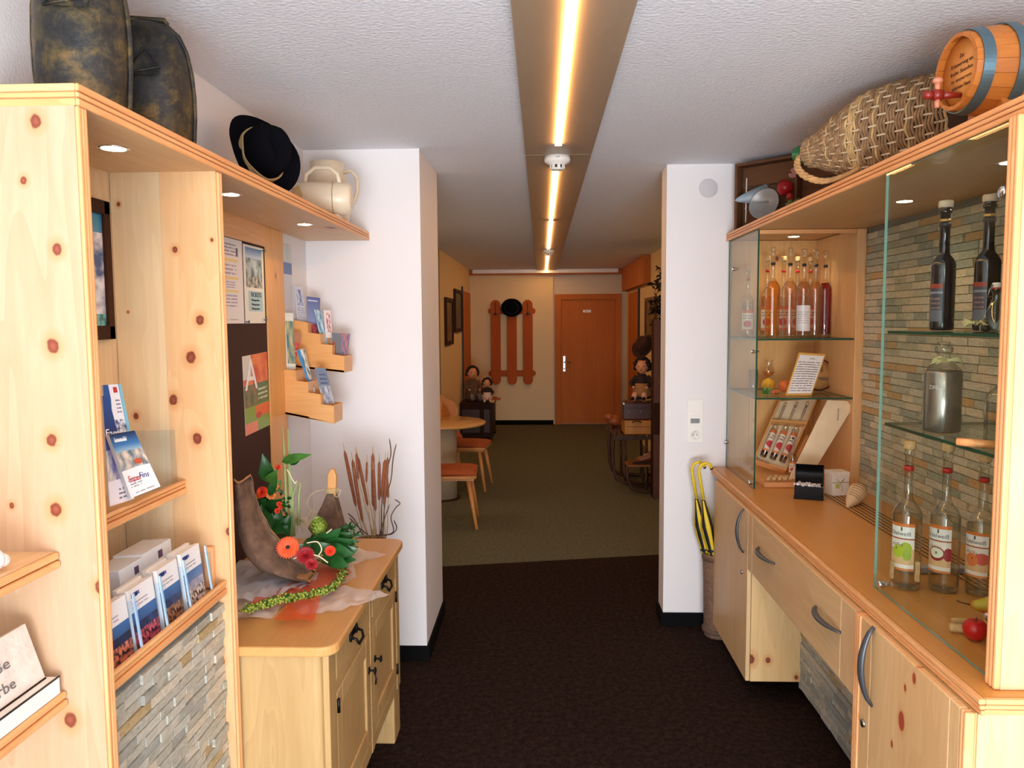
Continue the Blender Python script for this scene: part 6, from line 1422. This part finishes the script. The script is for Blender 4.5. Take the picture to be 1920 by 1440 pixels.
th_.part('hat_band', MB().lathe([(.107, .012), (.109, .012), (.109, .030), (.107, .030)], hb, 28, Rh, sq=.86), flat('grey_cord', (110, 106, 110), .8))
# pictures
def picture(lab, wall_x, s_, y0, y1, z0, z1, pm, fr=.05, fm=DARKW):
    t = Thing('framed_picture', lab, 'framed picture', (wall_x, (y0+y1)/2, z0))
    xa, xb_ = wall_x, wall_x+s_*.03
    for a, b, c_, d_ in ((y0, y0+fr, z0, z1), (y1-fr, y1, z0, z1), (y0+fr, y1-fr, z0, z0+fr), (y0+fr, y1-fr, z1-fr, z1)):
        t.part('frame_bar', MB().box(xa, xb_, a, b, c_, d_), fm, bev=.004)
    t.part('painting', MB().box(xa, xa+s_*.012, y0+fr, y1-fr, z0+fr, z1-fr), pm); return t
PA1 = flat('old_painting', (112, 88, 46), .5, var=.5, scale=7); PA2 = flat('old_painting_grey', (96, 90, 78), .5, var=.4, scale=6)
picture('dark framed old painting on the left wall, the nearer and lower one', -1.1585, 1, 9.32, 10.06, 1.405, 1.985, PA1)
picture('dark framed grey picture on the left wall, the farther and higher one', -1.1585, 1, 10.32, 11.24, 1.55, 2.125, PA2)
picture('brown framed painting with a pale inner edge on the right corridor wall', 1.3785, -1, 9.45, 10.35, 1.47, 1.98, PA1, fm=flat('brown_frame', (96, 62, 30), .5))
# chest
chs = Thing('dark_chest', 'dark wooden chest cupboard with carved panels below the dolls by the left wall', 'cabinet', (-.92, 11.3, 0))
chs.part('carcass', MB().box(-1.15, -.70, 10.93, 11.75, .06, .52), DARKW)
chs.part('top_board', MB().box(-1.155, -.672, 10.90, 11.78, .521, .548), DARKW, bev=.004)
for x0, x1 in ((-1.13, -.87), (-.82, -.73)): chs.part('raised_panel', MB().box(x0, x1, 10.915, 10.93, .12, .46), flat('chest_panel', (58, 34, 20), .5), bev=.006)
for x in (-1.13, -.72):
    for y in (10.95, 11.73): chs.part('foot', MB().ell((x, y, .03), (.03, .03, .03), 10, 6), DARKW)
# dolls
SKIN = flat('doll_skin', (226, 160, 118), .5); 
def doll(lab, loc, rot, s, hair, dress, sleeve, leg, shoe, apron=None, old=False, big_hair=1.0):
    t = Thing('doll', lab, 'doll', loc, rot)
    b = MB().lathe([(0, .0), (.075, .0), (.080, .03), (.070, .09), (.055, .14), (.045, .18), (.030, .205), (0, .21)], (0, 0, 0), 18)
    for s_ in (-1, 1): b.tube([(s_*.045, 0, .185), (s_*.085, -.03, .13), (s_*.06, -.075, .10)], [.024, .021, .016], 8)
    o = t.part('body', MBs(b, s), dress, world=False); r = o.modifiers.new('join', 'REMESH'); r.mode = 'VOXEL'; r.voxel_size = .007*s; r.use_smooth_shade = True
    h = MB().ell((0, -.005, .265), (.050, .050, .058), 16, 12).ell((0, -.056, .258), (.008, .008, .008), 8, 6).cyl((0, 0, .19), (0, 0, .24), .018, n=10)
    for s_ in (-1, 1): h.ell((s_*.050, 0, .262), (.007, .010, .013), 8, 6)
    hd_ = t.part('head', MBs(h, s), SKIN, world=False)
    e = MB()
    for s_ in (-1, 1): e.ell((s_*.019, -.048, .270), (.006, .004, .007), 8, 6)
    t.part('eyes', MBs(e, s), BLACK, parent=hd_, world=False); t.part('mouth', MBs(MB().ell((0, -.050, .238), (.011, .003, .004), 8, 6), s), REDP, parent=hd_, world=False)
    hr = MB(); rn = random.Random(5)
    for k in range(40):
        a = rn.uniform(0, 6.28); e_ = rn.uniform(.1, 1.4) if k % 2 else rn.uniform(-.5, .6); x, y = math.cos(a)*math.cos(e_), math.sin(a)*math.cos(e_)
        if y < -.45 and e_ < .75: continue
        hr.ell((x*.052*big_hair, y*.052*big_hair+.005, .268+math.sin(e_)*.056*big_hair), (.020,)*3, 7, 5)
    t.part('hair', MBs(hr, s), hair, parent=hd_, world=False)
    hn = MB()
    for s_ in (-1, 1): hn.ell((s_*.055, -.085, .098), (.014, .014, .012), 8, 6)
    t.part('hands', MBs(hn, s), SKIN, world=False)
    for s_ in (-1, 1):
        t.part('leg', MBs(MB().tube([(s_*.032, -.05, .035), (s_*.04, -.12, .040), (s_*.045, -.165, .0 if loc[2] < .8 else -.0)], [.026, .023, .018], 10), s), leg, world=False)
        t.part('shoe', MBs(MB().ell((s_*.046, -.185, .016), (.018, .030, .016), 10, 7), s), shoe, world=False)
    if apron: t.part('apron', MBs(MB().lathe([(.072, .02), (.083, .03), (.074, .09), (.060, .13)], (0, -.006, 0), 18), s), apron, world=False)
    return t
def MBs(b, s): b.v = [v*s for v in b.v]; return b
HB = flat('dark_hair', (34, 18, 12), .8); HBR = flat('brown_hair', (70, 34, 20), .8)
WHC = flat('white_cloth', (220, 205, 190), .8); CK = flat('brown_check_cloth', (104, 78, 52), .9, var=.4, scale=80); NV = flat('dark_dress', (40, 22, 26), .8); TANF = flat('tan_fur', (168, 124, 80), .9, var=.3, scale=60)
doll('large old-man doll with dark curly hair and checked jacket, seated on the chest', (-1.00, 11.24, .578), .35, 1.4, HB, CK, WHC, flat('grey_check', (130, 122, 120), .8, var=.4, scale=90), flat('grey_shoe', (120, 116, 120), .6), big_hair=1.1)
doll('smaller girl doll with dark hair and dark dress, seated right on the chest', (-.775, 11.02, .569), .1, .95, HB, NV, WHC, flat('pink_legs', (214, 160, 140), .6), WHC, apron=WHC, big_hair=1.25)
Solo('paper_sheet', 'cream paper sheet on the chest corner beside the girl doll', 'paper', MB().box(-.735, -.675, 10.95, 11.25, .5495, .556), flat('cream_paper', (236, 206, 150), .6), loc=(-.7, 11.1, .5495))
Solo('wooden_stick', 'thin wooden bar lying on the chest behind the paper sheet', 'stick', MB().box(-.72, -.60, 11.30, 11.34, .5495, .58), SKIW, loc=(-.66, 11.3, .5495))
# round table and chairs
rt_ = Thing('round_table', 'round light wooden table on a thick pale column base in the lounge', 'table', (-.97, 7.40, 0))
rt_.part('tabletop', MB().lathe([(0, .715), (.42, .715), (.435, .722), (.435, .735), (.425, .742), (0, .742)], (-.97, 7.40, 0), 48), wood('table_top', (216, 170, 108), (198, 146, 86), 'x', vor=0, rough=.15))
rt_.part('pedestal', MB().lathe([(0, 0), (.155, 0), (.155, .70), (0, .70)], (-.97, 7.40, .012), 32), flat('pale_pedestal', (196, 176, 146), .5))
rt_.part('base_plate', MB().lathe([(0, 0), (.18, 0), (.18, .012), (0, .012)], (-.97, 7.40, 0), 32), DARKW)
CUSH = flat('terracotta_cushion', (166, 84, 42), .85, var=.15, scale=30); CHW = wood('chair_wood', (216, 152, 86), (192, 122, 62), 'z', vor=0)
def chair(lab, loc, rot):
    t = Thing('farmhouse_chair', lab, 'chair', loc, rot, None)
    t.part('seat', MB().prism([(x, y, .415) for x, y in ((-.20, -.19), (.20, -.19), (.23, -.10), (.23, .17), (.20, .21), (-.20, .21), (-.23, .17), (-.23, -.10))], (0, 0, .028)), CHW, world=False, bev=.006)
    cu = MB()
    def cf(u, v):
        x, y = (u-.5)*.44, (v-.5)*.40+.01; e = (1-(2*u-1)**4)*(1-(2*v-1)**4)
        return Vector((x, y, .455+.032*e**.6))
    def cb(u, v): q = cf(u, v); q.z = .4435; return q
    cu.grid(cf, 13, 13); cu.grid(lambda u, v: cb(1-u, v), 13, 13)
    cu.tube([cf(0, .02).lerp(cb(0, .02), .5), cf(.98, 0).lerp(cb(.98, 0), .5), cf(1, .98).lerp(cb(1, .98), .5), cf(.02, 1).lerp(cb(.02, 1), .5)], .007, 6, closed=True)
    t.part('cushion', cu, CUSH, world=False)
    for sx in (-1, 1):
        for sy in (-1, 1):
            t.part('leg', MB().tube([(sx*.15, sy*.13+.01, .414), (sx*.215, sy*.20+.01, 0)], [.022, .014], 8), CHW, world=False)
        t.part('cross_bar', MB().box(sx*.15-.025, sx*.15+.025, -.17, .19, .395, .4145), CHW, world=False)
    B_ = [(-.10, .44), (-.13, .52), (-.19, .60), (-.20, .72), (-.15, .80), (-.06, .84), (-.02, .875), (.02, .875), (.06, .84), (.15, .80), (.20, .72), (.19, .60), (.13, .52), (.10, .44)]
    bk = MB(); th0 = .022
    inner = [(.035*math.cos(a), .70+.035*math.sin(a)) for a in [2*math.pi*i/14 for i in range(14)]]
    f = lambda x, z, o: Vector((x, .185+(z-.44)*.22+o, z))
    # board around a heart-like hole: bridge outer and inner rings
    out = sorted(B_, key=lambda p: math.atan2(p[1]-.70, p[0])); inn = [(.035*math.cos(math.atan2(p[1]-.70, p[0])), .70+.035*math.sin(math.atan2(p[1]-.70, p[0]))) for p in out]
    n = len(out)
    vs = [f(x, z, 0) for x, z in out]+[f(x, z, 0) for x, z in inn]+[f(x, z, th0) for x, z in out]+[f(x, z, th0) for x, z in inn]
    fs = []
    for i in range(n):
        j = (i+1) % n; fs += [(i, j, n+j, n+i), (2*n+j, 2*n+i, 3*n+i, 3*n+j), (j, i, 2*n+i, 2*n+j), (n+i, n+j, 3*n+j, 3*n+i)]
    bk.add(vs, fs); t.part('backrest', bk, CHW, world=False, bev=.003)
    return t
chair('wooden farmhouse chair with terracotta cushion, nearest of the chairs by the round table', (-.735, 6.46, 0), math.pi/2+.05)
chair('wooden farmhouse chair with terracotta cushion, just beyond the round table column', (-.735, 7.90, 0), math.pi/2-.1)
chair('wooden farmhouse chair whose carved backrest shows behind the round table', (-1.10, 8.42, 0), .15)
c = Vector((-1.05, 7.45, .7435)); Solo('table_ornament', 'small white and dark ornament on the round table', 'ornament', MB().lathe([(0, 0), (.03, 0), (.034, .02), (.02, .05), (.024, .075), (0, .08)], c, 16), flat('ornament_white', (216, 206, 196), .4), loc=c)
# right corridor side: sled, suitcases, doll, garments
OLDW = flat('old_sled_wood', (72, 42, 26), .6, var=.3, scale=14)
sl_ = Thing('horned_sled', 'old dark wooden sled with tall curved runners carrying the suitcases', 'sled', (.95, 8.2, 0))
for y in (7.98, 8.42):
    sl_.part('runner', MB().tube([(1.32, y, .03), (1.05, y, .022), (.85, y, .03), (.77, y, .07), (.735, y, .18), (.725, y, .35), (.735, y, .50), (.76, y, .56)], .018, 8), OLDW)
    for x in (.86, 1.08, 1.28): sl_.part('upright', MB().tube([(x, y, .03), (x-.01, y, .48)], .015, 8), OLDW)
    sl_.part('side_rail', MB().box(.74, 1.33, y-.018, y+.018, .475, .505), OLDW, bev=.004)
for x in (.78, .90, 1.02, 1.14, 1.26): sl_.part('deck_slat', MB().box(x-.05, x+.05, 7.94, 8.46, .5065, .522), OLDW, bev=.002)
WB = flat('yellow_wood_case', (196, 132, 52), .5, var=.15, scale=20)
c = (1.03, 8.18, .5235); t = Thing('wooden_case', 'yellowish wooden case with dark handle, below the brown suitcase on the sled', 'suitcase', c)
t.part('case_body', MB().box(.85, 1.225, 8.02, 8.34, .5235, .665), WB, bev=.006)
t.part('lid_line', MB().box(.849, 1.226, 8.018, 8.021, .600, .604), OLDW); t.part('handle', MB().tube([(.93, 8.01, .648), (.95, 8.0, .66), (1.0, 8.0, .66), (1.02, 8.01, .648)], .006, 6), BLACK)
BRL = flat('brown_leather', (82, 48, 40), .35, var=.15, scale=30)
t = Thing('suitcase', 'small dark brown leather suitcase on top of the yellow wooden case', 'suitcase', (1.02, 8.2, .6665))
t.part('suitcase_body', MB().box(.835, 1.20, 8.06, 8.32, .6665, .850), BRL, bev=.014)
t.part('lid_seam', MB().box(.834, 1.201, 8.057, 8.0605, .790, .795), BLACK)
for x in (.90, 1.02, 1.13): t.part('metal_stud', MB().ell((x, 8.058, .755), (.010, .004, .010), 8, 6), STEEL)
for x in (.845, 1.19):
    t.part('corner_cap', MB().box(x-.011, x+.011, 8.055, 8.08, .825, .851), STEEL, bev=.003)
t.part('handle', MB().tube([(.96, 8.15, .851), (.97, 8.15, .875), (1.06, 8.15, .875), (1.07, 8.15, .851)], .007, 6), BLACK)
doll('doll with dark hair, bow, dark dress and tan furry lap, sitting on the brown suitcase', (1.05, 8.20, .878), -.3, 1.25, HB, NV, NV, flat('pink_tights', (226, 180, 160), .7), BLACK, apron=TANF, big_hair=1.2)
t = Thing('doll_bow', 'small pink bow on the head of the doll on the suitcase', 'bow', (1.05, 8.2, 1.26))
t.part('loop', MB().ell((1.025, 8.175, 1.262), (.026, .012, .018), 10, 7), flat('pink_bow', (200, 130, 120), .7)); t.part('loop', MB().ell((1.075, 8.175, 1.262), (.026, .012, .018), 10, 7), flat('pink_bow', (200, 130, 120), .7))
t = Thing('leather_bag', 'orange-brown leather pouch hanging at the front corner of the sled', 'bag', (.79, 8.62, .5235))
bgm = MB().ell((.80, 8.62, .59), (.085, .07, .065), 16, 10).ell((.74, 8.60, .63), (.05, .05, .04), 12, 8)
o = t.part('pouch', bgm, flat('orange_leather', (170, 88, 44), .5, var=.3, scale=14)); t.part('strap', MB().tube([(.72, 8.60, .62), (.76, 8.56, .50), (.80, 8.60, .56)], .008, 6), BRL)
sl_.part('deck_slat', MB().box(.70, .90, 8.50, 8.72, .5065, .522), OLDW)
# small sled with boots
s2 = Thing('small_sled', 'small low wooden sled with boots on it in front of the horned sled', 'sled', (1.0, 7.75, 0))
for y in (7.60, 7.86):
    s2.part('runner', MB().tube([(1.33, y, .03), (1.0, y, .02), (.88, y, .05), (.84, y, .14), (.83, y, .27)], .013, 8), OLDW)
    s2.part('upright', MB().tube([(1.02, y, .03), (1.02, y, .26)], .011, 8), OLDW)
for y in (7.62, 7.69, 7.76, 7.83): s2.part('deck_slat', MB().box(.83, 1.34, y-.028, y+.028, .265, .28), flat('sled_slat', (140, 84, 40), .5), bev=.003)
for i, (x, y, l_) in enumerate(((1.02, 7.68, 'left low brown leather boot on the small sled'), (1.20, 7.76, 'right taller brown leather boot on the small sled'))):
    t = Thing('leather_boot', l_, 'boot', (x, y, .281)); BO = flat('boot_brown', (116, 60, 34), .4)
    t.part('upper', MB().tube([(x-.10, y, .315), (x-.05, y, .322), (x+.0, y, .335), (x+.05, y, .35), (x+.085, y, .40 if i == 0 else .44)], [.024, .033, .036, .042, .036], 12), BO)
    t.part('sole', MB().box(x-.125, x+.085, y-.032, y+.032, .281, .292), BLACK, bev=.004); t.part('laces', MB().tube([(x-.02, y-.02, .368), (x+.0, y+.02, .374), (x+.015, y-.02, .38), (x+.03, y+.02, .392)], .003, 5), WHC)
# dark tall rack with garments
tr = Thing('tall_dark_cabinet', 'tall dark wooden cabinet post at the right edge of the passage', 'cabinet', (1.2, 7.35, 0))
tr.part('side_board', MB().box(1.055, 1.375, 7.35, 7.39, 0, 1.70), flat('dark_red_wood', (92, 50, 30), .4, var=.2, scale=10))
tr.part('front_board', MB().box(1.055, 1.08, 7.39, 7.56, 0, 1.70), DARKW); tr.part('base_band', MB().box(1.05, 1.375, 7.34, 7.3495, .62, .92), DARKW, bev=.003)
gm = Thing('hanging_garments', 'bundle of dark coats hanging above the doll on the right corridor wall', 'garments', (1.28, 8.35, 1.0))
for i in range(6):
    x, y = 1.27+.012*(i % 3), 8.06+.11*i; m_ = MB(); rn = random.Random(i)
    P_ = [(x, y, 1.72), (x+.005, y, 1.60), (x-.01, y+.02, 1.40), (x, y, 1.2), (x+.01, y, 1.02)]
    m_.tube(P_, [.02, .055, .065, .075, .08], 12, flat=.8); gm.part('coat', m_, (FELT, NV, flat('dark_brown_cloth', (44, 28, 20), .95))[i % 3])
hat('dark brown hat hanging on the garments above the doll', (1.10, 8.30, 1.30), -.8, .9, .92, flat('brown_felt', (34, 20, 14), .95), NV, rib=False)
pl_ = Thing('dried_garland', 'dark dried branch garland with tan tips hanging high on the right corridor wall', 'dried plants', (1.33, 8.6, 1.75))
rn = random.Random(9); m_ = MB(); lfm = MB()
for k in range(40):
    a = Vector((1.33-.02*rn.random(), 8.2+rn.random()*.7, 1.75+rn.random()*.50)); d = Vector((rn.uniform(-1, -.1), rn.uniform(-.6, .4), rn.uniform(-1, .6))).normalized()*rn.uniform(.07, .15)
    m_.tube([a, a+d*.5+Vector((0, 0, .01)), a+d], [.007, .006, .002], 5)
    for q in range(5): b = a+d*rn.random(); e = Vector([rn.uniform(-1, 1) for _ in range(3)]).normalized()*.06; e.x = -abs(e.x); lfm.leaf(b, b+e, .03, up=(-1, 0, .2), n=3)
pl_.part('twigs', m_, flat('dark_twigs', (40, 26, 18), .9), kind='stuff'); pl_.part('dry_leaves', lfm, flat('dark_leaves', (46, 36, 26), .9), kind='stuff')
pl_.part('tan_tuft', MB().ell((1.30, 8.35, 2.22), (.05, .06, .05), 12, 8), TANF); pl_.part('backing_board', MB().box(1.355, 1.3785, 8.2, 8.9, 1.70, 2.30), DARKW)
